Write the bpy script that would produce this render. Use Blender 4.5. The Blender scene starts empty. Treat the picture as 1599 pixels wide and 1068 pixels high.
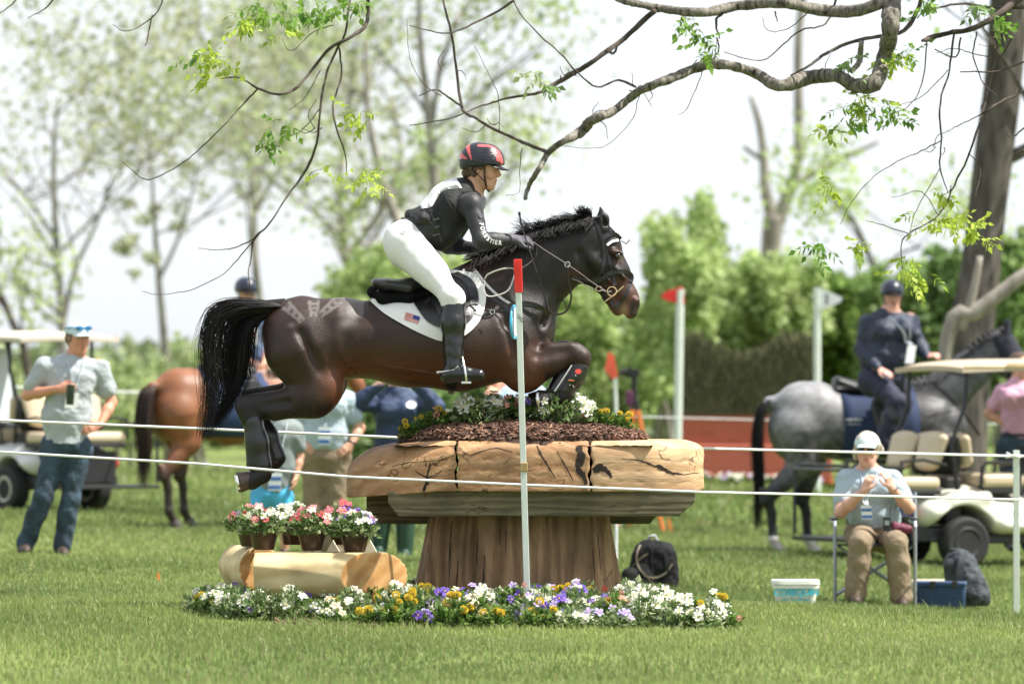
import bpy, math, random
import numpy as np
from mathutils import Vector, Matrix
from mathutils.bvhtree import BVHTree
random.seed(7); RNG = np.random.default_rng(11)
PI = math.pi
V = Vector
scene = bpy.context.scene
COL = scene.collection

# ---------------------------------------------------------------- camera
F = 8100.0                     # focal length in photo pixels (1599 wide)
CZ = 1.222
TH = math.atan(81.0 / F)
CAM = V((0, -30, CZ))
FWD = V((0, math.cos(TH), math.sin(TH))); UP = V((0, -math.sin(TH), math.cos(TH))); RT = V((1, 0, 0))
cam_d = bpy.data.cameras.new('camera'); cam = bpy.data.objects.new('camera', cam_d); COL.objects.link(cam)
cam.location = CAM; cam.rotation_euler = (PI/2 + TH, 0, 0)
cam_d.sensor_fit = 'HORIZONTAL'; cam_d.sensor_width = 36; cam_d.lens = F * 36 / 1599.0
cam_d.clip_start = 0.5; cam_d.clip_end = 3000
cam_d.dof.use_dof = True; cam_d.dof.focus_distance = 29.95; cam_d.dof.aperture_fstop = 2.9
scene.camera = cam

# ---------------------------------------------------------------- light
SUN = V((0.52, -0.07, 0.85)).normalized()       # towards the sun
elev = math.asin(SUN.z); azim = math.atan2(SUN.x, SUN.y)
w = bpy.data.worlds.new('World'); scene.world = w; w.use_nodes = True
nt = w.node_tree; bg = nt.nodes['Background']
sky = nt.nodes.new('ShaderNodeTexSky'); sky.sky_type = 'NISHITA'; sky.sun_disc = False
sky.sun_elevation = elev; sky.sun_rotation = azim
sky.air_density = 1.0; sky.dust_density = 1.5; sky.ozone_density = 1.0
hs = nt.nodes.new('ShaderNodeHueSaturation'); hs.inputs['Saturation'].default_value = 0.42
nt.links.new(sky.outputs[0], hs.inputs['Color']); 
cl = nt.nodes.new('ShaderNodeTexNoise'); cl.inputs['Scale'].default_value = 1.6; cl.inputs['Detail'].default_value = 4       # thin bright overcast veil
cr = nt.nodes.new('ShaderNodeMapRange'); cr.inputs[1].default_value = .3; cr.inputs[2].default_value = .7; cr.inputs[3].default_value = .62; cr.inputs[4].default_value = .82
tcw = nt.nodes.new('ShaderNodeTexCoord'); nt.links.new(tcw.outputs['Generated'], cl.inputs['Vector']); nt.links.new(cl.outputs['Fac'], cr.inputs[0])
mxw = nt.nodes.new('ShaderNodeMix'); mxw.data_type = 'RGBA'; nt.links.new(cr.outputs[0], mxw.inputs[0]); nt.links.new(hs.outputs[0], mxw.inputs[6]); mxw.inputs[7].default_value = (2.8, 2.97, 3.2, 1)
nt.links.new(mxw.outputs[2], bg.inputs[0])
bg.inputs[1].default_value = 0.15
sl = bpy.data.lights.new('sun', 'SUN'); sl.energy = 4.2; sl.angle = math.radians(0.6); sl.color = (1.0, 0.955, 0.88)
so = bpy.data.objects.new('sun', sl); COL.objects.link(so)
so.rotation_euler = (-SUN).to_track_quat('-Z', 'Y').to_euler()
scene.view_settings.view_transform = 'Standard'; scene.view_settings.look = 'None'
scene.view_settings.exposure = 1.18; scene.view_settings.gamma = 1.0

# ---------------------------------------------------------------- pixel -> point helpers
def P(px, py, Y=30.0):
    return CAM + (FWD + RT * ((px - 799.5) / F) + UP * ((534.0 - py) / F)) * Y
def G(px, py, s):
    return P(px, py, F / s)
def Q(s, off=0.0):
    Y0 = F / s
    return lambda px, py, d=0.0: P(px, py, Y0 + off + d)
H = Q(F / 30.3)

# ---------------------------------------------------------------- materials
MATS = {}
def mat(name, col=(.5, .5, .5), rough=.6, var=.15, scale=8., bump=0., bscale=80., bdist=.01, metal=0., spec=.5, coat=0.,
        sheen=0., vcol=False, trans=0., col2=None, stretch=None, detail=6, alpha=None):
    if name in MATS: return MATS[name]
    m = bpy.data.materials.new(name); m.use_nodes = True; t = m.node_tree; N = t.nodes; L = t.links
    b = N['Principled BSDF']
    b.inputs['Roughness'].default_value = rough; b.inputs['Metallic'].default_value = metal
    b.inputs['Specular IOR Level'].default_value = spec
    b.inputs['Coat Weight'].default_value = coat; b.inputs['Coat Roughness'].default_value = .1
    b.inputs['Sheen Weight'].default_value = sheen
    tc = N.new('ShaderNodeTexCoord'); mp = N.new('ShaderNodeMapping')
    L.new(tc.outputs['Object'], mp.inputs[0])
    if stretch: mp.inputs['Scale'].default_value = stretch
    nz = N.new('ShaderNodeTexNoise'); nz.inputs['Scale'].default_value = scale; nz.inputs['Detail'].default_value = detail
    L.new(mp.outputs[0], nz.inputs['Vector'])
    if col2 is None:
        c1 = tuple(max(0, c * (1 - var)) for c in col); c2 = tuple(min(1, c * (1 + var)) for c in col)
    else: c1, c2 = col, col2
    if vcol:
        at = N.new('ShaderNodeAttribute'); at.attribute_name = 'Col'
        mr = N.new('ShaderNodeMapRange'); mr.inputs[1].default_value = .3; mr.inputs[2].default_value = .7
        mr.inputs[3].default_value = 1 - var; mr.inputs[4].default_value = 1 + var
        L.new(nz.outputs['Fac'], mr.inputs[0])
        vm = N.new('ShaderNodeVectorMath'); vm.operation = 'SCALE'
        L.new(at.outputs['Color'], vm.inputs[0]); L.new(mr.outputs[0], vm.inputs['Scale'])
        L.new(vm.outputs[0], b.inputs['Base Color']); cout = vm.outputs[0]
    else:
        r = N.new('ShaderNodeValToRGB'); r.color_ramp.elements[0].position = .32; r.color_ramp.elements[1].position = .68
        r.color_ramp.elements[0].color = (*c1, 1); r.color_ramp.elements[1].color = (*c2, 1)
        L.new(nz.outputs['Fac'], r.inputs[0]); L.new(r.outputs[0], b.inputs['Base Color']); cout = r.outputs[0]
    if bump:
        n2 = N.new('ShaderNodeTexNoise'); n2.inputs['Scale'].default_value = bscale; n2.inputs['Detail'].default_value = 4
        L.new(mp.outputs[0], n2.inputs['Vector'])
        bp = N.new('ShaderNodeBump'); bp.inputs['Strength'].default_value = bump; bp.inputs['Distance'].default_value = bdist
        L.new(n2.outputs['Fac'], bp.inputs['Height']); L.new(bp.outputs[0], b.inputs['Normal'])
    if trans:
        tr = N.new('ShaderNodeBsdfTranslucent'); mx = N.new('ShaderNodeMixShader'); mx.inputs[0].default_value = trans
        L.new(cout, tr.inputs[0]); L.new(b.outputs[0], mx.inputs[1]); L.new(tr.outputs[0], mx.inputs[2])
        L.new(mx.outputs[0], N['Material Output'].inputs[0])
    MATS[name] = m
    return m

# ---------------------------------------------------------------- objects
def tag(o, label=None, cat=None, group=None, kind=None):
    if label: o['label'] = label
    if cat: o['category'] = cat
    if group: o['group'] = group
    if kind: o['kind'] = kind
    return o
def thing(name, loc, label, cat, group=None):
    o = bpy.data.objects.new(name, None); COL.objects.link(o); o.location = loc; o.empty_display_size = .2
    return tag(o, label, cat, group)
def attach(o, parent):
    if parent is None: return
    o.parent = parent
    if parent.type == 'EMPTY': o.matrix_parent_inverse = Matrix.Translation(-parent.location)
    elif parent.parent is None: o.matrix_parent_inverse = Matrix.Translation(-parent.location)
def link_mesh(name, verts, faces, m, parent=None, smooth=True, sharp=None, colors=None, bevel=0, recenter=True):
    me = bpy.data.meshes.new(name)
    loc = V((0, 0, 0))
    verts = np.asarray(verts, dtype=float)
    if parent is None and recenter and len(verts):
        loc = V(((verts[:, 0].min() + verts[:, 0].max()) / 2, (verts[:, 1].min() + verts[:, 1].max()) / 2, verts[:, 2].min()))
        verts = verts - np.array(loc)
    if isinstance(faces, np.ndarray):
        nf, k = faces.shape
        me.vertices.add(len(verts)); me.vertices.foreach_set('co', verts.astype(np.float32).ravel())
        me.loops.add(nf * k); me.loops.foreach_set('vertex_index', faces.astype(np.int32).ravel())
        me.polygons.add(nf); me.polygons.foreach_set('loop_start', np.arange(0, nf * k, k, dtype=np.int32))
        me.update(calc_edges=True)
    else:
        me.from_pydata([tuple(v) for v in verts], [], faces)
    if smooth: me.polygons.foreach_set('use_smooth', np.ones(len(me.polygons), dtype=bool))
    if sharp is not None and smooth: me.set_sharp_from_angle(angle=math.radians(sharp))
    if colors is not None:
        ca = me.color_attributes.new('Col', 'FLOAT_COLOR', 'POINT')
        c4 = np.ones((len(verts), 4), dtype=np.float32); c4[:, :3] = colors; ca.data.foreach_set('color', c4.ravel())
    if isinstance(m, (list, tuple)):
        for x in m: me.materials.append(x)
    elif m: me.materials.append(m)
    o = bpy.data.objects.new(name, me); COL.objects.link(o); o.location = loc
    attach(o, parent)
    if bevel:
        b = o.modifiers.new('bevel', 'BEVEL'); b.width = bevel; b.segments = 2; b.limit_method = 'ANGLE'; b.angle_limit = math.radians(40)
    return o

def frame(d, hint=V((0, 0, 1))):
    d = V(d).normalized(); s = d.cross(hint)
    if s.length < 1e-4: s = d.cross(V((1, 0, 0)))
    s.normalize(); return d, s, s.cross(d).normalized()

class MB:
    def __init__(self): self.v = []; self.f = []
    def add(self, vs, fs):
        n = len(self.v); self.v += [tuple(x) for x in vs]; self.f += [tuple(i + n for i in f) for f in fs]; return self
    def box(self, c, size, rot=None, taper=1.0):
        c = V(c); vs = []
        for z in (-.5, .5):
            k = taper if z > 0 else 1
            for x, y in ((-.5, -.5), (.5, -.5), (.5, .5), (-.5, .5)):
                p = V((x * size[0] * k, y * size[1] * k, z * size[2]))
                if rot is not None: p = rot @ p
                vs.append(c + p)
        return self.add(vs, [(3, 2, 1, 0), (4, 5, 6, 7), (0, 1, 5, 4), (1, 2, 6, 5), (2, 3, 7, 6), (3, 0, 4, 7)])
    def tube(self, pts, r, seg=8, flat=1.0, hint=V((0, 0, 1)), cap=True, closed=False):
        pts = [V(p) for p in pts]; n = len(pts)
        if not hasattr(r, '__len__'): r = [r] * n
        elif len(r) == 2 and n != 2: r = [r[0] + (r[1] - r[0]) * i / (n - 1) for i in range(n)]
        vs = []; prev = None
        for i, p in enumerate(pts):
            if closed: d = pts[(i + 1) % n] - pts[i - 1]
            else: d = pts[min(i + 1, n - 1)] - pts[max(i - 1, 0)]
            d.normalize()
            if prev is None:
                _, s, u = frame(d, hint)
            else:
                s = prev - d * prev.dot(d)
                if s.length < 1e-5: _, s, u = frame(d, hint)
                s.normalize(); u = s.cross(d).normalized()
            prev = s
            for k in range(seg):
                a = 2 * PI * k / seg
                vs.append(p + s * math.cos(a) * r[i] + u * math.sin(a) * r[i] * flat)
        fs = []
        for i in range(n if closed else n - 1):
            j = (i + 1) % n
            for k in range(seg):
                l = (k + 1) % seg
                fs.append((i * seg + k, i * seg + l, j * seg + l, j * seg + k))
        if cap and not closed:
            fs.append(tuple(range(seg - 1, -1, -1))); fs.append(tuple((n - 1) * seg + k for k in range(seg)))
        return self.add(vs, fs)
    def lathe(self, prof, c, axis=V((0, 0, 1)), seg=24, sx=1.0):
        # prof: list of (r, h)
        c = V(c); d, s, u = frame(axis, V((0, 1, 0)) if abs(V(axis).normalized().z) > .9 else V((0, 0, 1)))
        vs = []
        for r, h in prof:
            for k in range(seg):
                a = 2 * PI * k / seg
                vs.append(c + d * h + s * math.cos(a) * r * sx + u * math.sin(a) * r)
        fs = []
        for i in range(len(prof) - 1):
            for k in range(seg):
                l = (k + 1) % seg
                fs.append((i * seg + k, i * seg + l, (i + 1) * seg + l, (i + 1) * seg + k))
        fs.append(tuple(range(seg - 1, -1, -1))); fs.append(tuple((len(prof) - 1) * seg + k for k in range(seg)))
        return self.add(vs, fs)
    def prism(self, pts, off):
        # pts planar polygon (3D), extruded by vector off
        n = len(pts); pts = [V(p) for p in pts]; off = V(off)
        fs = [tuple(range(n)), tuple(range(2 * n - 1, n - 1, -1))]
        for i in range(n):
            j = (i + 1) % n; fs.append((i, n + i, n + j, j))
        return self.add(pts + [p + off for p in pts], fs)
    def ball(self, c, r, seg=12, rings=8):
        c = V(c); r = V(r) if hasattr(r, '__len__') else V((r, r, r))
        vs = []; fs = []
        for i in range(rings + 1):
            t = PI * i / rings
            for k in range(seg):
                a = 2 * PI * k / seg
                vs.append(c + V((r.x * math.sin(t) * math.cos(a), r.y * math.sin(t) * math.sin(a), r.z * math.cos(t))))
        for i in range(rings):
            for k in range(seg):
                l = (k + 1) % seg
                fs.append((i * seg + k, (i + 1) * seg + k, (i + 1) * seg + l, i * seg + l))
        return self.add(vs, fs)
    def build(self, name, m, parent=None, smooth=True, sharp=35, bevel=0):
        me_o = link_mesh(name, self.v, self.f, m, parent, smooth, None, None, bevel)
        if smooth and sharp is not None: me_o.data.set_sharp_from_angle(angle=math.radians(sharp))
        return me_o

def spline(pts, n=6):
    """Catmull-Rom through tuples of any size"""
    A = [np.array(p, dtype=float) for p in pts]
    A = [2 * A[0] - A[1]] + A + [2 * A[-1] - A[-2]]
    out = []
    for i in range(1, len(A) - 2):
        p0, p1, p2, p3 = A[i - 1:i + 3]
        for k in range(n):
            t = k / n
            out.append(.5 * (2 * p1 + (p2 - p0) * t + (2 * p0 - 5 * p1 + 4 * p2 - p3) * t * t + (3 * p1 - p0 - 3 * p2 + p3) * t ** 3))
    out.append(A[-2])
    return out

# ---------------------------------------------------------------- implicit surfaces
class Prim:
    __slots__ = ('a', 'b', 'ra', 'rb', 'k', 'u', 's', 'op', 'fn', 'box')
def cap(a, b, ra, rb=None, k=.02, u=None, s=1.0, op='add'):
    p = Prim(); p.a = np.array(a, float); p.b = np.array(b, float); p.ra = ra; p.rb = ra if rb is None else rb
    p.k = k; p.u = None if u is None else np.array(V(u).normalized(), float); p.s = s; p.op = op; p.fn = None; p.box = None
    return p
def sph(c, r, k=.02, u=None, s=1.0, op='add'): return cap(c, c, r, r, k, u, s, op)
def field(fn, lo, hi, k=.0, op='add'):
    p = Prim(); p.fn = fn; p.box = (np.array(lo, float), np.array(hi, float)); p.k = k; p.op = op; p.a = p.b = None
    return p
def clip(pt, n):   # keep the side the normal points away from
    pt = np.array(pt, float); n = np.array(V(n).normalized(), float)
    p = Prim(); p.op = 'clip'; p.fn = lambda X, Y, Z: (X - pt[0]) * n[0] + (Y - pt[1]) * n[1] + (Z - pt[2]) * n[2]
    p.box = None; p.k = 0; p.a = None
    return p

def wob(X, Y, Z, f, seed=0.0):
    """cheap smooth noise in -1..1"""
    r = np.sin(X * f * 1.0 + 1.7 * np.sin(Y * f * .9 + seed) + seed) * np.cos(Z * f * 1.1 + 1.3 * np.sin(X * f * .7 - seed))
    r += .5 * np.sin(Z * f * 2.3 + 1.1 * np.cos(X * f * 1.9 + seed * 2) + Y * f * 2.1)
    return r * .66

def surface_nets(D, lo, h):
    ins = D < 0
    c = ins[:-1, :-1, :-1].astype(np.int8)
    for dx, dy, dz in ((1,0,0),(0,1,0),(1,1,0),(0,0,1),(1,0,1),(0,1,1),(1,1,1)):
        c = c + ins[dx:dx + c.shape[0], dy:dy + c.shape[1], dz:dz + c.shape[2]]
    act = (c > 0) & (c < 8)
    I = np.argwhere(act)
    idx = np.full(act.shape, -1, dtype=np.int64); idx[act] = np.arange(len(I))
    acc = np.zeros((len(I), 3)); cnt = np.zeros(len(I))
    corners = [(0,0,0),(1,0,0),(0,1,0),(1,1,0),(0,0,1),(1,0,1),(0,1,1),(1,1,1)]
    vals = [D[I[:,0]+o[0], I[:,1]+o[1], I[:,2]+o[2]] for o in corners]
    for a in range(8):
        for b in range(a + 1, 8):
            oa, ob = corners[a], corners[b]
            if sum(abs(oa[i] - ob[i]) for i in range(3)) != 1: continue
            va, vb = vals[a], vals[b]
            mk = (va < 0) != (vb < 0)
            t = np.zeros(len(I)); t[mk] = va[mk] / (va[mk] - vb[mk])
            for i in range(3):
                acc[mk, i] += oa[i] + t[mk] * (ob[i] - oa[i])
            cnt[mk] += 1
    Vt = (I + acc / cnt[:, None]) * h + lo
    quads = []
    nx, ny, nz = D.shape
    for ax in range(3):
        sl0 = [slice(1, -1)] * 3; sl1 = [slice(1, -1)] * 3
        sl0[ax] = slice(0, -1); sl1[ax] = slice(1, None)
        A = ins[tuple(sl0)]; B = ins[tuple(sl1)]
        for flip, mk in ((False, A & ~B), (True, ~A & B)):
            E = np.argwhere(mk)
            if not len(E): continue
            off = np.ones(3, int); off[ax] = 0
            E = E + off
            o1, o2 = [i for i in range(3) if i != ax]
            def ci(da, db):
                K = E.copy(); K[:, o1] -= da; K[:, o2] -= db
                return idx[K[:, 0], K[:, 1], K[:, 2]]
            q = np.stack([ci(1, 1), ci(0, 1), ci(0, 0), ci(1, 0)], 1)
            if flip != (ax == 1): q = q[:, ::-1]
            quads.append(q)
    quads = np.concatenate(quads) if quads else np.zeros((0, 4), int)
    quads = quads[(quads >= 0).all(1)]
    return Vt, quads

def eval_prims(prims, h, inflate=0.0, wr=None):
    lo = np.full(3, 1e9); hi = np.full(3, -1e9)
    for p in prims:
        if p.op != 'add': continue
        if p.fn is not None: l, u_ = p.box
        else:
            R = max(p.ra, p.rb) * max(1, p.s) + inflate + p.k * .3
            l = np.minimum(p.a, p.b) - R; u_ = np.maximum(p.a, p.b) + R
        lo = np.minimum(lo, l); hi = np.maximum(hi, u_)
    lo -= 3 * h + .01; hi += 3 * h + .01
    n = np.ceil((hi - lo) / h).astype(int) + 1
    ax = [lo[i] + np.arange(n[i]) * h for i in range(3)]
    D = np.full(tuple(n), .5, dtype=np.float32)
    for p in prims:
        if p.op == 'clip': i0 = np.zeros(3, int); i1 = n
        else:
            if p.fn is not None: l, u_ = p.box
            else:
                R = max(p.ra, p.rb) * max(1, p.s) + inflate
                l = np.minimum(p.a, p.b) - R; u_ = np.maximum(p.a, p.b) + R
            mg = p.k + 3 * h
            i0 = np.maximum(np.floor((l - mg - lo) / h).astype(int), 0); i1 = np.minimum(np.ceil((u_ + mg - lo) / h).astype(int) + 1, n)
            if (i1 <= i0).any(): continue
        X = ax[0][i0[0]:i1[0], None, None]; Y = ax[1][None, i0[1]:i1[1], None]; Z = ax[2][None, None, i0[2]:i1[2]]
        sub = D[i0[0]:i1[0], i0[1]:i1[1], i0[2]:i1[2]]
        if p.fn is not None: d = p.fn(X, Y, Z)
        else:
            a, b = p.a, p.b
            qx, qy, qz = X - a[0], Y - a[1], Z - a[2]; ba = b - a
            if p.u is not None and p.s != 1.0:
                u = p.u; kf = 1 / p.s - 1
                dt = (qx * u[0] + qy * u[1] + qz * u[2]) * kf
                qx = qx + dt * u[0]; qy = qy + dt * u[1]; qz = qz + dt * u[2]
                ba = ba + kf * ba.dot(u) * u
            L2 = ba.dot(ba)
            if L2 > 1e-12:
                t = np.clip((qx * ba[0] + qy * ba[1] + qz * ba[2]) / L2, 0, 1)
                d = np.sqrt((qx - t * ba[0]) ** 2 + (qy - t * ba[1]) ** 2 + (qz - t * ba[2]) ** 2) - (p.ra + t * (p.rb - p.ra))
            else: d = np.sqrt(qx * qx + qy * qy + qz * qz) - p.ra
            if p.op == 'add' and inflate: d = d - inflate
            if p.s > 1.0: pass
        k = p.k
        if p.op == 'add':
            if k > 0:
                hh = np.maximum(k - np.abs(sub - d), 0) / k
                r = np.minimum(sub, d) - hh * hh * k * .25
            else: r = np.minimum(sub, d)
        elif p.op == 'sub':
            d = -d
            if k > 0:
                hh = np.maximum(k - np.abs(sub - d), 0) / k
                r = np.maximum(sub, d) + hh * hh * k * .25
            else: r = np.maximum(sub, d)
        else: r = np.maximum(sub, d)
        D[i0[0]:i1[0], i0[1]:i1[1], i0[2]:i1[2]] = r
    if wr:
        amp, f = wr[0], wr[1]
        D += (amp * wob(ax[0][:, None, None], ax[1][None, :, None], ax[2][None, None, :], f, wr[2] if len(wr) > 2 else 0)).astype(np.float32)
    # closed border
    for sl in ((0,), (-1,)):
        D[sl[0], :, :] = .5; D[:, sl[0], :] = .5; D[:, :, sl[0]] = .5
    return D, lo

def blob(name, prims, h, m, parent=None, color=None, inflate=0.0, wr=None):
    D, lo = eval_prims(prims, h, inflate, wr)
    vt, q = surface_nets(D, lo, h)
    cols = color(vt) if color is not None else None
    return link_mesh(name, vt, q, m, parent, True, None, cols)

# text as thin mesh laid on a surface
def glyph(ch, size, bold=.0, ext=.0015):
    cu = bpy.data.curves.new('lettering', 'FONT'); cu.body = ch; cu.size = size; cu.extrude = ext; cu.offset = bold
    cu.align_x = 'CENTER'; cu.align_y = 'CENTER'; cu.resolution_u = 3
    o = bpy.data.objects.new('lettering', cu); COL.objects.link(o)
    dg = bpy.context.evaluated_depsgraph_get(); dg.update()
    me = bpy.data.meshes.new_from_object(o.evaluated_get(dg))
    vs = [v.co.copy() for v in me.vertices]; fs = [tuple(p.vertices) for p in me.polygons]
    bpy.data.objects.remove(o); bpy.data.curves.remove(cu); bpy.data.meshes.remove(me)
    return vs, fs
def text_mesh(name, s, size, origin, xdir, ydir, m, parent, bold=0., ext=.0015):
    vs, fs = glyph(s, size, bold, ext)
    x = V(xdir).normalized(); y = V(ydir).normalized(); z = x.cross(y).normalized()
    b = MB(); b.add([V(origin) + x * v.x + y * v.y + z * v.z for v in vs], fs)
    return b.build(name, m, parent, smooth=False)
def copy_thing(o, loc=None, label=None, group=None, rotz=None, scale=None):
    r = o.copy(); COL.objects.link(r)
    def rec(src, dst):
        for ch in src.children:
            c = ch.copy(); COL.objects.link(c); c.parent = dst; rec(ch, c)
    rec(o, r)
    if loc is not None: r.location = loc
    if rotz is not None: r.rotation_euler[2] = rotz
    if scale is not None: r.scale = (scale, scale, scale)
    if label: r['label'] = label
    if group: r['group'] = group
    return r
# ---------------------------------------------------------------- terrain
_cp = []
def _g(px, py, Y):
    p = P(px, py, Y); _cp.append((p.x, p.y, p.z))
_g(800, 945, 30.0); _g(560, 948, 29.8); _g(1000, 955, 29.8)
_g(700, 990, 28.2); _g(1130, 985, 28.4); _g(300, 960, 29.0); _g(400, 985, 28.4)
_g(300, 1085, 23.0); _g(800, 1085, 23.0); _g(1300, 1085, 23.0); _g(100, 1180, 19.0); _g(1500, 1180, 19.0)
_g(1500, 1000, 29.0); _g(1370, 945, 37.5); _g(1587, 965, 37.5); _g(1240, 945, 36.5); _g(1015, 925, 36.0)
_g(1490, 892, 46.0); _g(1290, 866, 46.5); _g(1210, 866, 48.5); _g(1400, 880, 48.5); _g(1700, 890, 47.0)
_g(70, 866, 40.3); _g(90, 802, 52.0); _g(290, 826, 50.0); _g(400, 805, 52.0)
_g(500, 866, 43.0); _g(630, 872, 43.0); _g(900, 870, 42.0); _g(1190, 748, 66.0); _g(900, 745, 66.0)
_g(200, 745, 70.0); _g(1500, 800, 66.0); _g(-300, 830, 50.0); _g(1900, 905, 46.0)
for _x in (-60, -30, -12, 0, 12, 30, 60):
    _cp.append((_x, 70.0, -.3)); _cp.append((_x, -40.0, 0.05 - .004 * _x)); _cp.append((_x * 2, 140.0, -.3))
_CP = np.array(_cp)
def terrain(x, y):
    x = np.asarray(x, float); y = np.asarray(y, float)
    d2 = (x[..., None] - _CP[:, 0]) ** 2 + (.55 * (y[..., None] - _CP[:, 1])) ** 2 + .35
    wgt = d2 ** -1.8
    return (wgt * _CP[:, 2]).sum(-1) / wgt.sum(-1)
def tz(x, y): return float(terrain(np.array([x]), np.array([y]))[0])
def ground(p, dz=0.0):
    p = V(p); return V((p.x, p.y, tz(p.x, p.y) + dz))
def GP(px, py, s):      # point on the ground seen at px, at the depth of scale s
    return ground(G(px, py, s))

def grid_axis(segs):
    out = []
    for a, b, st in segs: out += list(np.arange(a, b, st))
    return np.array(out + [segs[-1][1]])
gx = grid_axis([(-900, -100, 80), (-100, -20, 8), (-20, 20, .3), (20, 100, 8), (100, 900, 80)])
gy = grid_axis([(-60, -14, 2), (-14, 25, .25), (25, 60, 1.5), (60, 200, 14), (200, 1400, 120)])
GX, GY = np.meshgrid(gx, gy, indexing='ij')
GZ = terrain(GX.ravel(), GY.ravel()).reshape(GX.shape)
n1, n2 = GX.shape
ii = (np.arange(n1 - 1)[:, None] * n2 + np.arange(n2 - 1)[None, :]).ravel()
gm = bpy.data.materials.new('turf'); gm.use_nodes = True; t = gm.node_tree; N = t.nodes; L = t.links; b = N['Principled BSDF']
b.inputs['Roughness'].default_value = .9; b.inputs['Specular IOR Level'].default_value = .15
tc = N.new('ShaderNodeTexCoord'); na = N.new('ShaderNodeTexNoise'); na.inputs['Scale'].default_value = .45; na.inputs['Detail'].default_value = 7
L.new(tc.outputs['Object'], na.inputs['Vector'])
nb = N.new('ShaderNodeTexNoise'); nb.inputs['Scale'].default_value = 26; nb.inputs['Detail'].default_value = 8; L.new(tc.outputs['Object'], nb.inputs['Vector'])
r1 = N.new('ShaderNodeValToRGB'); r1.color_ramp.elements[0].position = .36; r1.color_ramp.elements[1].position = .66
r1.color_ramp.elements[0].color = (.11, .16, .04, 1); r1.color_ramp.elements[1].color = (.22, .275, .085, 1)
L.new(na.outputs['Fac'], r1.inputs[0])
r2 = N.new('ShaderNodeValToRGB'); r2.color_ramp.elements[0].position = .3; r2.color_ramp.elements[1].position = .75
r2.color_ramp.elements[0].color = (.45, .45, .45, 1); r2.color_ramp.elements[1].color = (1.25, 1.2, 1.1, 1)
L.new(nb.outputs['Fac'], r2.inputs[0])
mm = N.new('ShaderNodeMix'); mm.data_type = 'RGBA'; mm.blend_type = 'MULTIPLY'; mm.inputs[0].default_value = 1
L.new(r1.outputs[0], mm.inputs[6]); L.new(r2.outputs[0], mm.inputs[7]); L.new(mm.outputs[2], b.inputs['Base Color'])
gobj = link_mesh('ground', np.stack([GX.ravel(), GY.ravel(), GZ.ravel()], 1), np.stack([ii, ii + n2, ii + n2 + 1, ii + 1], 1), gm, None, True, recenter=False)
tag(gobj, 'gently sloping mown turf field', 'ground', kind='structure')

# grass blades: one uncountable cover
def leaf_material(name, vary=.25, trans=.45, rough=.55):
    if name in MATS: return MATS[name]
    m = bpy.data.materials.new(name); m.use_nodes = True; t = m.node_tree; N = t.nodes; L = t.links
    b = N['Principled BSDF']; b.inputs['Roughness'].default_value = rough; b.inputs['Specular IOR Level'].default_value = .35
    at = N.new('ShaderNodeAttribute'); at.attribute_name = 'Col'
    L.new(at.outputs['Color'], b.inputs['Base Color'])
    tr = N.new('ShaderNodeBsdfTranslucent'); L.new(at.outputs['Color'], tr.inputs[0])
    mx = N.new('ShaderNodeMixShader'); mx.inputs[0].default_value = trans
    L.new(b.outputs[0], mx.inputs[1]); L.new(tr.outputs[0], mx.inputs[2]); L.new(mx.outputs[0], N['Material Output'].inputs[0])
    MATS[name] = m
    return m
LEAF = leaf_material('leaf')
GRASSM = leaf_material('grass blade', trans=.4, rough=.45)
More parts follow.
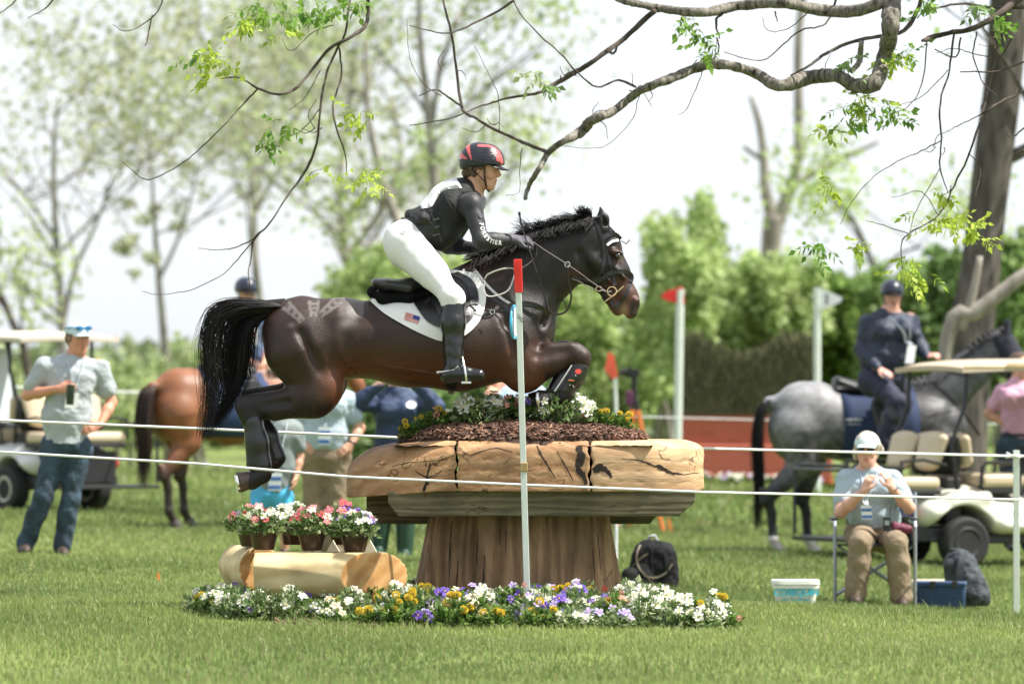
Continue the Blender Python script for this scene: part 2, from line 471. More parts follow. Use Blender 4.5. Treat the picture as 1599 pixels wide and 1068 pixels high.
def make_grass(name, zones, label):
    Vs = []; Fs = []; Cs = []; base = 0
    for (Y0, Y1, dens, hgt, wid) in zones:
        x1 = (Y1) * 830 / F * 1.0 + .3
        area = 2 * x1 * (Y1 - Y0); n = int(area * dens)
        Y = RNG.uniform(Y0, Y1, n); x = RNG.uniform(-1, 1, n) * (Y * 860 / F + .4); y = -30 + Y
        # keep clear of the flower bed's soil
        z = terrain(x, y)
        cl = .5 + .5 * np.sin(x * 2.3 + 1.7 * np.sin(y * 1.9)) * np.cos(y * 1.4 + x * .7)
        tf = np.clip(np.sin(x * 5.1 + 2 * np.sin(y * 3.7)) * np.sin(y * 4.3 + 2 * np.sin(x * 4.9)), 0, 1) ** 2; hh = hgt * RNG.uniform(.4, 1.3, n) * (.7 + .5 * cl + .7 * tf)
        tall = RNG.random(n) < .012; hh[tall] *= 1.7
        ang = RNG.uniform(0, 2 * PI, n); lean = RNG.uniform(.05, .75, n) * hh
        la = RNG.uniform(0, 2 * PI, n)
        wv = wid * RNG.uniform(.6, 1.3, n)
        wx, wy = np.cos(ang) * wv * .5, np.sin(ang) * wv * .5
        lx, ly = np.cos(la) * lean, np.sin(la) * lean
        p = np.zeros((n, 5, 3))
        p[:, 0] = np.stack([x - wx, y - wy, z - .01], 1); p[:, 1] = np.stack([x + wx, y + wy, z - .01], 1)
        p[:, 2] = np.stack([x + wx * .75 + lx * .35, y + wy * .75 + ly * .35, z + hh * .6], 1)
        p[:, 3] = np.stack([x - wx * .75 + lx * .35, y - wy * .75 + ly * .35, z + hh * .6], 1)
        p[:, 4] = np.stack([x + lx, y + ly, z + hh], 1)
        pv = .5 + .5 * np.sin(x * .9 + 2 * np.sin(y * .5)) * np.sin(y * .8 + 1.3 * np.sin(x * .6))
        k = RNG.random(n)[:, None]; pv = pv[:, None]
        c = np.array([.125, .19, .05]) * (1 - k) + np.array([.255, .33, .115]) * k
        pv2 = (.5 + .5 * np.sin(x * .35 + 1.5 * np.sin(y * .22 + 1)) * np.cos(y * .31 + 1.1 * np.sin(x * .4)))[:, None]; c = c * (.60 + .36 * pv + .44 * pv2) + np.array([.05, .02, .005]) * pv * pv2
        dry = RNG.random(n) < .05 + .09 * pv2[:, 0]; c[dry] = np.array([.34, .31, .16]) * RNG.uniform(.7, 1.1, (dry.sum(), 1))
        i0 = base + np.arange(n)[:, None] * 5
        Vs.append(p.reshape(-1, 3)); Cs.append(np.repeat(c, 5, 0))
        Fs.append(np.concatenate([i0 + np.array([[0, 1, 2]]), i0 + np.array([[0, 2, 3]]), i0 + np.array([[3, 2, 4]])], 0)); base += n * 5
    o = link_mesh(name, np.concatenate(Vs), np.concatenate(Fs), GRASSM, None, False, None, np.concatenate(Cs), recenter=False)
    return tag(o, label, 'grass', kind='stuff')
make_grass('grass', [(21.5, 26, 1600, .032, .006), (26, 33, 2600, .031, .0055), (33, 42, 1300, .033, .0085), (42, 56, 560, .045, .015), (56, 80, 170, .07, .035)],
           'short sunlit green grass blades covering the field')
# ---------------------------------------------------------------- wood
def wood_mat(name, c1, c2, rings=9., stretch=(1, 1, 1), rot=(0, 0, 0), wtype='RINGS', direction='Y', dist=4., rough=.7, dark=(.05, .03, .018), crack=0., bump=.35, fine=30.):
    m = bpy.data.materials.new(name); m.use_nodes = True; t = m.node_tree; N = t.nodes; L = t.links; b = N['Principled BSDF']
    b.inputs['Roughness'].default_value = rough; b.inputs['Specular IOR Level'].default_value = .25
    tc = N.new('ShaderNodeTexCoord'); mp = N.new('ShaderNodeMapping'); mp.inputs['Scale'].default_value = stretch; mp.inputs['Rotation'].default_value = rot; L.new(tc.outputs['Object'], mp.inputs[0])
    wv = N.new('ShaderNodeTexWave'); wv.wave_type = wtype
    if wtype == 'RINGS': wv.rings_direction = direction
    else: wv.bands_direction = direction
    wv.inputs['Scale'].default_value = rings; wv.inputs['Distortion'].default_value = dist; wv.inputs['Detail'].default_value = 3; wv.inputs['Detail Scale'].default_value = 1.2
    L.new(mp.outputs[0], wv.inputs['Vector'])
    nz = N.new('ShaderNodeTexNoise'); nz.inputs['Scale'].default_value = 3.2; nz.inputs['Detail'].default_value = 8; L.new(tc.outputs['Object'], nz.inputs['Vector'])
    nf = N.new('ShaderNodeTexNoise'); nf.inputs['Scale'].default_value = fine; nf.inputs['Detail'].default_value = 5; L.new(mp.outputs[0], nf.inputs['Vector'])
    r = N.new('ShaderNodeValToRGB'); r.color_ramp.elements[0].color = (*c1, 1); r.color_ramp.elements[1].color = (*c2, 1)
    r.color_ramp.elements[0].position = .1; r.color_ramp.elements[1].position = .9
    ad = N.new('ShaderNodeMath'); ad.operation = 'MULTIPLY_ADD'; ad.inputs[1].default_value = .45; L.new(wv.outputs['Fac'], ad.inputs[0])
    m2 = N.new('ShaderNodeMath'); m2.operation = 'MULTIPLY'; m2.inputs[1].default_value = .6; L.new(nf.outputs['Fac'], m2.inputs[0]); L.new(m2.outputs[0], ad.inputs[2])
    L.new(ad.outputs[0], r.inputs[0])
    r2 = N.new('ShaderNodeValToRGB'); r2.color_ramp.elements[0].position = .35; r2.color_ramp.elements[1].position = .62
    r2.color_ramp.elements[0].color = (*[.62] * 3, 1); r2.color_ramp.elements[1].color = (1.1, 1.08, 1.05, 1); L.new(nz.outputs['Fac'], r2.inputs[0])
    mm = N.new('ShaderNodeMix'); mm.data_type = 'RGBA'; mm.blend_type = 'MULTIPLY'; mm.inputs[0].default_value = 1
    L.new(r.outputs[0], mm.inputs[6]); L.new(r2.outputs[0], mm.inputs[7]); out = mm.outputs[2]
    hgt = ad.outputs[0]
    if crack:
        vo = N.new('ShaderNodeTexNoise'); vo.inputs['Scale'].default_value = crack; vo.inputs['Detail'].default_value = 3
        mp2 = N.new('ShaderNodeMapping'); mp2.inputs['Scale'].default_value = tuple(3.2 * s if s < 1 else s for s in stretch); L.new(tc.outputs['Object'], mp2.inputs[0]); L.new(mp2.outputs[0], vo.inputs['Vector'])
        sb = N.new('ShaderNodeMath'); sb.operation = 'SUBTRACT'; sb.inputs[1].default_value = .5; L.new(vo.outputs['Fac'], sb.inputs[0])
        ab = N.new('ShaderNodeMath'); ab.operation = 'ABSOLUTE'; L.new(sb.outputs[0], ab.inputs[0])
        mr = N.new('ShaderNodeMapRange'); mr.inputs[1].default_value = .002; mr.inputs[2].default_value = .012; mr.inputs[3].default_value = .85; mr.inputs[4].default_value = 0; L.new(ab.outputs[0], mr.inputs[0])
        mk = N.new('ShaderNodeMath'); mk.operation = 'MULTIPLY'; L.new(mr.outputs[0], mk.inputs[0])
        gt = N.new('ShaderNodeMapRange'); gt.inputs[1].default_value = .5; gt.inputs[2].default_value = .6; L.new(nz.outputs['Fac'], gt.inputs[0]); L.new(gt.outputs[0], mk.inputs[1])
        mc = N.new('ShaderNodeMix'); mc.data_type = 'RGBA'; L.new(mk.outputs[0], mc.inputs[0]); L.new(out, mc.inputs[6]); mc.inputs[7].default_value = (*dark, 1); out = mc.outputs[2]
    L.new(out, b.inputs['Base Color'])
    bp = N.new('ShaderNodeBump'); bp.inputs['Strength'].default_value = bump; bp.inputs['Distance'].default_value = .012; L.new(hgt, bp.inputs['Height']); L.new(bp.outputs[0], b.inputs['Normal'])
    MATS[name] = m
    return m
SLABM = wood_mat('sawn hardwood', (.29, .15, .068), (.48, .30, .165), rings=2.6, stretch=(1, .4, 1.5), direction='Y', dist=9, crack=4., fine=40)
SLABM2 = wood_mat('sunlit sawn hardwood', (.46, .275, .14), (.60, .415, .25), rings=2.2, stretch=(.3, .5, 1.6), direction='Y', dist=8, crack=3., fine=50)  # right board: its brighter sunlit look is put into the wood colour
BEAMM = wood_mat('weathered beam', (.075, .062, .035), (.21, .185, .11), rings=3.2, stretch=(.35, 1, 2.6), wtype='BANDS', direction='Z', dist=9, crack=3., fine=22)
STUMPM = wood_mat('split stump wood', (.16, .092, .048), (.40, .26, .15), rings=1.2, stretch=(3., 3., .20), rot=(0, .10, 0), wtype='BANDS', direction='X', dist=14, crack=4., fine=22, bump=.9)
LOGM = wood_mat('peeled log', (.50, .37, .175), (.69, .58, .345), rings=2.5, stretch=(.5, 1.2, 1.2), wtype='BANDS', direction='Z', dist=8, crack=0, fine=14, bump=.15)
LOGEND = wood_mat('fresh cut log end', (.50, .24, .075), (.70, .43, .18), rings=6, stretch=(1, .7, 1), direction='X', dist=3, fine=30, bump=.2)
CRACK = mat('dark crack', (.02, .012, .008), rough=.95, var=.3)

TC = H(818, 945, .15); TC.z = 0.0
jt = thing('jump_table', (TC.x, TC.y, 0), 'mushroom shaped timber cross country table with thick oval slab top on a flared stump', 'jump')
def pz(py, Y=30.0): return P(800, py, Y).z
# slab (front face close to Y=29.75)
za, zb = pz(768, 29.72), pz(688, 29.75)
cxS = P(820, 700, 30.3).x; aS = 280 / 8100 * 30.3; bS = .62
def slab_fn(x0, x1, seed):
    def fn(X, Y, Z):
        xl = X - cxS; tilt = np.where(xl < -.5, (-.5 - xl) * .14, 0) * 1.0
        yl = Y - TC.y + .03
        jag = .006 * np.sin(Z * 40 + seed * 3) + .004 * np.sin(Z * 95 + seed)
        ax_ = np.abs(xl) / aS; ay = np.abs(yl) / bS
        q = (ax_ ** 3.6 + ay ** 3.6 + 1e-9) ** (1 / 3.6)
        d2 = (q - 1) * .62 + .012 * wob(X, Y, Z, 3.5, seed)
        zc = (za + zb) / 2; hz = (zb - za) / 2
        zz = Z - zc + tilt * .55
        top = zz - hz - .004 * wob(X, Y, Z, 9, seed); bot = -zz - hz
        r1, r2 = .085 + .085 * np.clip((-.45 - xl) / .3, 0, 1), .012
        dt = np.minimum(np.maximum(d2 + r1, top + r1), 0) + np.sqrt(np.maximum(d2 + r1, 0) ** 2 + np.maximum(top + r1, 0) ** 2) - r1
        db = np.maximum(d2, bot)
        d = np.maximum(dt, db)
        if x0 is not None: d = np.maximum(d, x0 + jag - X)
        if x1 is not None: d = np.maximum(d, X - x1 - jag)
        # rough saw marks and splits
        d = d + .0035 * np.maximum(wob(X, Y * .3, Z * 3, 30, seed), 0) ** 2
        return d
    return fn
sx = [P(x, 700, 29.75).x for x in (713, 922)]
for i, (x0, x1, mm_) in enumerate(((None, sx[0] - .006, SLABM), (sx[0] + .006, sx[1] - .007, SLABM), (sx[1] + .007, None, SLABM2))):
    lo = (cxS - aS - .04 if x0 is None else x0 - .03, TC.y - bS - .06, za - .14); hi = (cxS + aS + .04 if x1 is None else x1 + .03, TC.y + bS + .06, zb + .03)
    blob('slab', [field(slab_fn(x0, x1, i * 2.1), lo, hi)], .0085, mm_, jt)
# cracks: thin jagged splits let into the front face
slab_bvh = None
def front_hit(px, py, objs_bvh, lift=.002):
    o = CAM; d = (P(px, py, 30) - CAM).normalized()
    loc, nrm, idx, dist = objs_bvh.ray_cast(o, d)
    if loc is None: return None, None
    return loc - d * lift, nrm
def bvh_of(objs):
    vs = []; fs = []
    for o in objs:
        n = len(vs); mw = o.matrix_world if o.parent is None else Matrix.Identity(4)
        off = o.location if o.parent is None else V((0, 0, 0))
        vs += [v.co + off for v in o.data.vertices]; fs += [tuple(i + n for i in p.vertices) for p in o.data.polygons]
    return BVHTree.FromPolygons(vs, fs)
slabs = [o for o in jt.children if o.name.startswith('slab')]
sb = bvh_of(slabs)
def crack(pts, parent, bv=sb, name='crack'):
    b = MB(); row = []
    for (x, y, wpx) in spline(pts, 5):
        j = random.uniform(-.6, .6) * min(2, wpx)
        row.append((x + j * .4, y + j, max(.5, wpx * random.uniform(.6, 1.4))))
    L0 = []
    for k, (x, y, wv) in enumerate(row):
        dx, dy = (row[min(k + 1, len(row) - 1)][0] - row[max(k - 1, 0)][0], row[min(k + 1, len(row) - 1)][1] - row[max(k - 1, 0)][1])
        l = math.hypot(dx, dy) or 1; nx_, ny_ = -dy / l, dx / l
        a, _ = front_hit(x + nx_ * wv / 2, y + ny_ * wv / 2, bv); c, _ = front_hit(x - nx_ * wv / 2, y - ny_ * wv / 2, bv)
        if a is None or c is None: continue
        L0.append((a, c))
    vs = [q for pr in L0 for q in pr]
    b.add(vs, [(2 * i, 2 * i + 1, 2 * i + 3, 2 * i + 2) for i in range(len(L0) - 1)])
    if L0: b.build(name, CRACK, parent, smooth=False)
crack([(970, 716, 1), (1000, 720, 2), (1020, 726, 3), (1034, 731, 7), (1048, 738, 4), (1070, 740, 1.5), (1095, 738, .8)], jt)
crack([(926, 735, 8), (938, 730, 10), (950, 738, 7), (955, 745, 2)], jt)
crack([(903, 697, 8), (908, 715, 14), (902, 730, 8), (912, 745, 9), (918, 764, 7)], jt)
crack([(838, 695, 2), (846, 712, 3), (856, 728, 2.5), (866, 745, 1)], jt)
crack([(672, 722, 1.5), (668, 740, 3), (666, 754, 5), (660, 768, 3)], jt)
crack([(648, 735, 1), (668, 745, 2), (690, 735, 1)], jt)
crack([(612, 728, .8), (640, 722, 1), (700, 718, .8)], jt)
crack([(730, 712, 1), (770, 700, 1.2), (800, 705, .8)], jt)
crack([(870, 705, 1), (884, 730, 2), (895, 750, 1)], jt)
for k in range(13):
    x = random.uniform(570, 905); y = random.uniform(712, 760); a = random.uniform(-.9, .4); l = random.uniform(8, 20)
    crack([(x, y, .8), (x + l * .5 * math.cos(a), y + l * .5 * math.sin(a), random.uniform(.7, 1.2)), (x + l * math.cos(a), y + l * math.sin(a), .6)], jt)
# beams under the slab
def beam(x0, x1, y0, y1, Yf, depth, chamf=16, name='beam'):
    pts = [(x0, y0 + 1), (x1, y0 - 3), (x1, y0 + 4 + (y1 - y0) * .3), (x1 - chamf * 1.6, y1), (x0 + chamf, y1), (x0, y1 - chamf * 1.3)]
    b = MB(); b.prism([P(x, y, Yf) for x, y in pts], V((0, depth, 0))); return b.build(name, BEAMM, jt, smooth=False, bevel=.006)
beam(606, 1086, 767, 806, 29.86, .20)
beam(572, 1040, 770, 818, 30.42, .20)
beam(590, 1000, 770, 812, 30.75, .12)
# stump
sy0 = -.06; ztop = pz(800, 29.9)
scx = P(812, 900, 30.0).x
def stump_fn(X, Y, Z):
    h = np.clip((Z - sy0) / (ztop - sy0), 0, 1)
    half = (.600 - .100 * h + .02 * (1 - h) ** 4)
    xl = (X - scx - .0 * h) / half; yl = (Y - TC.y) / (half * .74)
    ang = np.arctan2(yl, xl)
    flute = .010 * np.sin(ang * 13 + 3 * np.sin(ang * 4 + 1) + Z * 1.2) + .005 * np.sin(ang * 37 + 4 * np.sin(ang * 5) + Z * 2) + .020 * np.sin(ang * 5 + 1) + .014 * np.sin(ang * 9 + 2.5 * np.sin(ang * 2))
    q = (np.abs(xl) ** 3 + np.abs(yl) ** 3 + 1e-9) ** (1 / 3)
    d = (q - 1) * .42 + flute
    return np.maximum(np.maximum(d, Z - ztop), sy0 - .1 - Z)
blob('trunk_base', [field(stump_fn, (scx - .7, TC.y - .6, -.14), (scx + .7, TC.y + .6, ztop + .01))], .01, STUMPM, jt)
st_b = bvh_of([o for o in jt.children if o.name.startswith('trunk_base')])
for k in range(12):
    x = random.uniform(700, 945); y = random.uniform(812, 880); l = random.uniform(30, 90); sl = (x - 812) * .0007
    crack([(x, y, 1), (x + sl * l * .5, y + l * .5, random.uniform(.9, 1.8)), (x + sl * l, y + l, .6)], jt, st_b)

# mulch mound on the slab
MULCHM = mat('bark mulch', (.12, .06, .035), rough=.95, vcol=True, var=.2)
mh = pz(656, 30.2) - zb
def mound_z(x, y):
    u = (x - P(816, 690, 30.3).x) / (198 / 267); v = (y - TC.y) / .60
    q = (abs(u) ** 2.4 + abs(v) ** 2.4)
    return zb - .012 + mh * max(0, 1 - q) ** .55 if q < 1 else zb - .03
vs = []; fs = []; nU, nV = 90, 44
x_a, x_b = P(617, 690, 30.3).x, P(1016, 690, 30.3).x
for i in range(nU + 1):
    for j in range(nV + 1):
        x = x_a + (x_b - x_a) * i / nU; y = TC.y - .62 + 1.24 * j / nV
        vs.append((x, y, mound_z(x, y) + .006 * math.sin(x * 60) * math.cos(y * 55)))
for i in range(nU):
    for j in range(nV):
        k = i * (nV + 1) + j; fs.append((k, k + nV + 1, k + nV + 2, k + 1))
chips = []
def add_chip(b, p, size, flatness=.5):
    rot = Matrix.Rotation(random.uniform(0, 2 * PI), 3, 'Z') @ Matrix.Rotation(random.uniform(-flatness, flatness), 3, 'X') @ Matrix.Rotation(random.uniform(-flatness, flatness), 3, 'Y')
    b.box(p, (size * random.uniform(1.5, 4), size * random.uniform(.5, 1.0), size * .35), rot)
cols = [(.055 * random.uniform(.7, 1.3), .028, .018) for _ in vs]
b = MB(); b.add(vs, fs)
for k in range(5200):
    x = random.uniform(x_a + .02, x_b - .02); y = random.uniform(TC.y - .60, TC.y + .2)
    u = (x - P(816, 690, 30.3).x) / (198 / 267); v = (y - TC.y) / .60
    if abs(u) ** 2.4 + abs(v) ** 2.4 > 1.03: continue
    n0 = len(b.v); add_chip(b, (x, y, mound_z(x, y) + .008 + random.uniform(0, .01)), random.uniform(.008, .016), .6)
    base = random.choice([(.09, .045, .028), (.16, .08, .05), (.27, .16, .11), (.05, .025, .018), (.2, .11, .075)])
    cols += [base] * (len(b.v) - n0)
mo = link_mesh('mulch', b.v, b.f, MULCHM, None, False, None, cols)
tag(mo, 'mound of brown bark mulch on top of the table jump', 'mulch', kind='stuff')

# ---------------------------------------------------------------- half log step
lt = thing('log_step', H(490, 940, -.55), 'low step of two peeled half logs on dark blocks left of the stump', 'log')
def log_obj(name, c, ax, r, l0, l1, cutn0, cutn1, flat, mt_, mend):
    c = V(c); ax = V(ax).normalized()
    prims = [cap(c + ax * (l0 - .3), c + ax * (l1 + .3), r, r, 0, op='add'), clip(c + ax * l0, cutn0), clip(c + ax * l1, cutn1), clip(c + V((0, 0, flat)), (0, 0, 1)),
             clip(c + V((0, -r * .93, -r * .4)), (0, -1, -.15)), clip(c + V((0, 0, -r * .93)), (0, 0, -1))]
    o = blob(name, prims, .0075, [mt_, mend], lt, wr=(.003, 9, .5))
    n0, n1 = V(cutn0).normalized(), V(cutn1).normalized()
    for p in o.data.polygons:
        if p.normal.dot(n1) > .93 or p.normal.dot(n0) > .93: p.material_index = 1
    o.data.set_sharp_from_angle(angle=math.radians(28))
    return o
lc = P(505, 897, 29.35)
log_obj('front_log', lc, (1, .04, -.012), .140, -.375, .29, (-1, .12, 0), (.62, -.78, 0), .125, LOGM, LOGEND)
lc2 = P(405, 889, 29.62)
log_obj('rear_log', lc2, (-.22, .97, 0), .132, -.04, .62, (.42, -.9, 0), (-.1, 1, 0), .124, LOGM, LOGEND)
lc3 = P(520, 890, 30.0)
log_obj('rear_log', lc3, (1, .04, -.012), .12, -.40, .24, (-1, 0, 0), (1, -.2, 0), .105, LOGM, LOGEND)
b = MB(); b.box(lc + V((-.13, .12, -.185)), (.16, .3, .16)); b.build('support_block', STUMPM, lt, smooth=False, bevel=.006)
b = MB(); b.box(lc + V((.12, .14, -.185)), (.36, .3, .16)); b.build('support_block', STUMPM, lt, smooth=False, bevel=.006)
for px_ in (520, 578):
    b = MB(); a = P(px_, 859, 29.6); b.prism([a + V((-.04, 0, -.01)), a + V((.04, 0, -.01)), a + V((.0, 0, .06))], V((0, .03, 0))); b.build('wedge', mat('fresh split wood', (.75, .68, .5), rough=.7), lt, smooth=False, bevel=.003)
# ---------------------------------------------------------------- flowers
FL = leaf_material('petal', trans=.3, rough=.6)
def foliage_mesh(name, n, R, hgt, lsize, cols, upright=.5):
    vs = []; fs = []; cs = []
    for i in range(n):
        a = random.uniform(0, 2 * PI); rr = R * math.sqrt(random.random()); z = hgt * random.uniform(.05, 1) * (1 - .5 * (rr / R) ** 2)
        c = V((rr * math.cos(a), rr * math.sin(a), z)); L_ = lsize * random.uniform(.6, 1.3); W = L_ * random.uniform(.25, .45)
        d = V((math.cos(a) + random.uniform(-.8, .8), math.sin(a) + random.uniform(-.8, .8), random.uniform(-.1, 1.2) * upright * 2)).normalized()
        _, s, u = frame(d); s = (s * math.cos(random.uniform(-1, 1)) + u * math.sin(random.uniform(-1, 1))).normalized()
        n0 = len(vs); nn = d.cross(s) * L_ * .12
        vs += [c, c + d * L_ * .45 + s * W + nn, c + d * L_, c + d * L_ * .45 - s * W + nn]
        fs.append((n0, n0 + 1, n0 + 2, n0 + 3)); cc = np.array(random.choice(cols)) * random.uniform(.75, 1.25); cs += [cc] * 4
    for i in range(n // 8):   # stems
        a = random.uniform(0, 2 * PI); rr = R * random.random() * .8; n0 = len(vs)
        p0 = V((rr * .3 * math.cos(a), rr * .3 * math.sin(a), 0)); p1 = V((rr * math.cos(a), rr * math.sin(a), hgt)); s = V((math.sin(a), -math.cos(a), 0)) * .0015
        vs += [p0 - s, p0 + s, p1 + s, p1 - s]; fs.append((n0, n0 + 1, n0 + 2, n0 + 3)); cs += [np.array(cols[0]) * .8] * 4
    me_o = link_mesh(name, vs, fs, LEAF, None, False, None, cs, recenter=False); me = me_o.data; bpy.data.objects.remove(me_o); return me
GR1 = [(.09, .17, .03), (.14, .24, .05), (.20, .30, .08), (.06, .12, .025)]
GR2 = [(.16, .24, .09), (.26, .34, .14), (.10, .17, .05), (.38, .44, .24)]
FOL = {'bushy': [foliage_mesh('foliage', 170, .085, .13, .042, GR1) for _ in range(3)],
       'fine': [foliage_mesh('foliage', 260, .10, .15, .032, GR2, .8) for _ in range(3)]}
def pansy(name, c, cen, r=.027, pet=5, ruff=.15):
    vs = [V((0, 0, 0))]; fs = []; cs = [cen]
    for k in range(pet):
        a0 = 2 * PI * (k + .06) / pet; a1 = 2 * PI * (k + .94) / pet; pts = []
        for t in (0, .25, .5, .75, 1):
            a = a0 + (a1 - a0) * t; rr = r * (.72 + .32 * math.sin(PI * t)) * random.uniform(.93, 1.07)
            pts.append(V((math.cos(a) * rr, math.sin(a) * rr, r * ruff * random.uniform(-.6, 1.4))))
        n0 = len(vs); mid = [p * .4 for p in pts]; vs += mid + pts
        cs += [tuple(.35 * cen[i] + .65 * c[i] for i in range(3))] * 5 + [c] * 5
        for i in range(4): fs.append((0, n0 + i, n0 + i + 1)); fs.append((n0 + i, n0 + 5 + i, n0 + 6 + i, n0 + i + 1))
    # eye and short stalk
    n0 = len(vs)
    for k in range(6):
        a = k * PI / 3; vs.append(V((math.cos(a) * r * .13, math.sin(a) * r * .13, r * .12))); cs.append((.8, .55, .05))
    fs.append(tuple(range(n0, n0 + 6)))
    n0 = len(vs); vs += [V((-.0015, 0, 0)), V((.0015, 0, 0)), V((.003, 0, -.07)), V((0, 0, -.07))]; fs.append((n0, n0 + 1, n0 + 2, n0 + 3)); cs += [(.1, .18, .04)] * 4
    o = link_mesh(name, vs, fs, FL, None, False, None, cs, recenter=False); me = o.data; bpy.data.objects.remove(o); return me
def pompon(name, c, r=.021, n=90, sq=.8):
    vs = []; fs = []; cs = []
    for i in range(n):
        z = 1 - 1.7 * (i + .5) / n; a = i * 2.39996; q = math.sqrt(max(0, 1 - z * z)); d = V((q * math.cos(a), q * math.sin(a), z))
        _, s, u = frame(d); s = (s * math.cos(i) + u * math.sin(i)); w_ = r * .26; p = V((d.x * r, d.y * r, d.z * r * sq)); n0 = len(vs)
        vs += [p * .6, p * .98 + s * w_, p * 1.12, p * .98 - s * w_]; fs.append((n0, n0 + 1, n0 + 2, n0 + 3)); k = random.uniform(.7, 1.15)
        cs += [tuple(x * .6 * k for x in c)] + [tuple(x * k for x in c)] * 3
    n0 = len(vs); vs += [V((-.0015, 0, 0)), V((.0015, 0, 0)), V((.003, 0, -.08)), V((0, 0, -.08))]; fs.append((n0, n0 + 1, n0 + 2, n0 + 3)); cs += [(.1, .18, .04)] * 4
    o = link_mesh(name, vs, fs, FL, None, False, None, cs, recenter=False); me = o.data; bpy.data.objects.remove(o); return me
WH = (.72, .72, .66); PU = (.19, .10, .50); LI = (.55, .45, .78); YE = (.80, .60, .06); RE = (.65, .05, .05); PK = (.85, .35, .30); CR = (.85, .8, .52); OR = (.85, .33, .07)
BL = {'white': [pansy('flower', WH, (.75, .72, .4)) for _ in range(3)], 'cream': [pansy('flower', CR, (.3, .15, .3)) for _ in range(2)],
      'purple': [pansy('flower', PU, (.05, .02, .12)) for _ in range(2)], 'lilac': [pansy('flower', LI, (.25, .12, .5)) for _ in range(2)],
      'yellow': [pompon('flower', YE) for _ in range(2)], 'red': [pompon('flower', RE, .017, 50, 1.2), pansy('flower', RE, (.3, .02, .02), .02)],
      'pink': [pompon('flower', PK, .017, 50, 1.1), pansy('flower', PK, (.8, .5, .3), .02)], 'orange': [pompon('flower', OR, .016, 45, 1.1)],
      'petunia': [pansy('flower', (.80, .12, .16), (.5, .1, .1), .028), pansy('flower', (.85, .28, .32), (.6, .2, .2), .028)]}
def plant(loc, kind, blooms, label, group, name='flower_plant', R=.085, hgt=.13, sc=1.0, cat='flower'):
    t = thing(name, loc, label, cat, group); t.rotation_euler[2] = 0
    f = bpy.data.objects.new('foliage', random.choice(FOL[kind])); COL.objects.link(f); f.parent = t
    f.rotation_euler[2] = random.uniform(0, 6.28); f.scale = (R / .09 * sc, R / .09 * sc, hgt / .14 * sc)
    for c, n in blooms:
        for _ in range(n):
            o = bpy.data.objects.new('flower', random.choice(BL[c])); COL.objects.link(o); o.parent = t
            a = random.uniform(0, 2 * PI); rr = R * 1.05 * math.sqrt(random.random()) * sc
            o.location = (rr * math.cos(a), rr * math.sin(a) - .01, hgt * sc * (random.uniform(.75, 1.15) - .35 * (rr / (R * sc)) ** 2))
            d = V((math.cos(a) * rr * 5, math.sin(a) * rr * 5 - .55, random.uniform(.35, 1.1)))
            o.rotation_euler = (Matrix.Rotation(0, 3, 'Z') @ d.to_track_quat('Z', 'Y').to_matrix()).to_euler(); s = random.uniform(.8, 1.25) * sc; o.scale = (s, s, s)
    return t
# flower bed round the foot: ring of plants
bed_pts = []; BED = {}
ORD = ['leftmost', 'second', 'third', 'fourth', 'fifth', 'sixth', 'seventh', 'eighth', 'ninth', 'tenth', 'eleventh', 'twelfth', 'thirteenth', 'fourteenth', 'fifteenth', 'sixteenth', 'seventeenth', 'eighteenth', 'nineteenth', 'twentieth', 'twenty first', 'twenty second', 'twenty third', 'twenty fourth']
def name_in_order(d, fmt):
    for key, lst in d.items():
        lst.sort(key=lambda a: a[0])
        for i, (_, o) in enumerate(lst):
            if len(lst) > 1: o['label'] = fmt(key, ORD[min(i, 23)] + ('' if i == 0 else ' from the left'))
def bed_zone(x0, x1, y0f, y1f, n, mix, where, Yr=(28.3, 29.6)):
    for i in range(n):
        tries = 0
        while True:
            tries += 1
            px = random.uniform(x0, x1); k = (px - x0) / (x1 - x0); py = random.uniform(y0f[0] + (y0f[1] - y0f[0]) * k, y1f[0] + (y1f[1] - y1f[0]) * k)
            if all((px - a) ** 2 + ((py - b_) * 2.2) ** 2 > (20 if tries < 60 else 10) ** 2 for a, b_ in bed_pts) or tries > 120: break
        bed_pts.append((px, py))
        # depth from row: front rows nearer
        Y = 29.95 - (py - 935) / 60 * 1.75; p = P(px, py + 12, Y); base = ground(p)
        base.z = max(base.z, p.z - .06) - .01 if abs(base.z - p.z) < .12 else base.z
        nm, kind, bl = random.choices(mix, weights=[m_[3] for m_ in mix])[0][:3]
        bl = [(c, max(1, int(n_ * 1.35) + random.choice((-1, 0, 1)))) for c, n_ in bl]
        o_ = plant(base, kind, bl, f'{nm} plant in the flower bed {where}', f'{nm} plants {where}', R=random.uniform(.075, .11), hgt=random.uniform(.10, .20)); BED.setdefault((nm, where), []).append((px, o_))
MIX = [('white pansy', 'fine', [('white', 6)], 4.0), ('cream pansy', 'bushy', [('cream', 4), ('white', 2)], 1.5), ('purple pansy', 'bushy', [('purple', 4), ('lilac', 1)], 2.2),
       ('lilac pansy', 'fine', [('lilac', 4), ('white', 1)], 1.2), ('yellow marigold', 'bushy', [('yellow', 4)], 2.6), ('red salvia', 'bushy', [('red', 3)], .7), ('coral salvia', 'bushy', [('pink', 3), ('orange', 1)], .8)]
MIXW = [('white pansy', 'fine', [('white', 8)], 6), ('yellow marigold', 'bushy', [('yellow', 2), ('white', 3)], 2), ('coral salvia', 'bushy', [('pink', 2), ('white', 2)], 1.3), ('lilac pansy', 'fine', [('lilac', 2), ('white', 4)], .9)]
bed_zone(305, 450, (938, 940), (955, 978), 17, MIX, 'left of the log step')
bed_zone(450, 640, (948, 950), (978, 985), 20, MIX, 'in front of the log step')
bed_zone(640, 970, (938, 945), (985, 992), 48, MIX, 'in front of the stump')
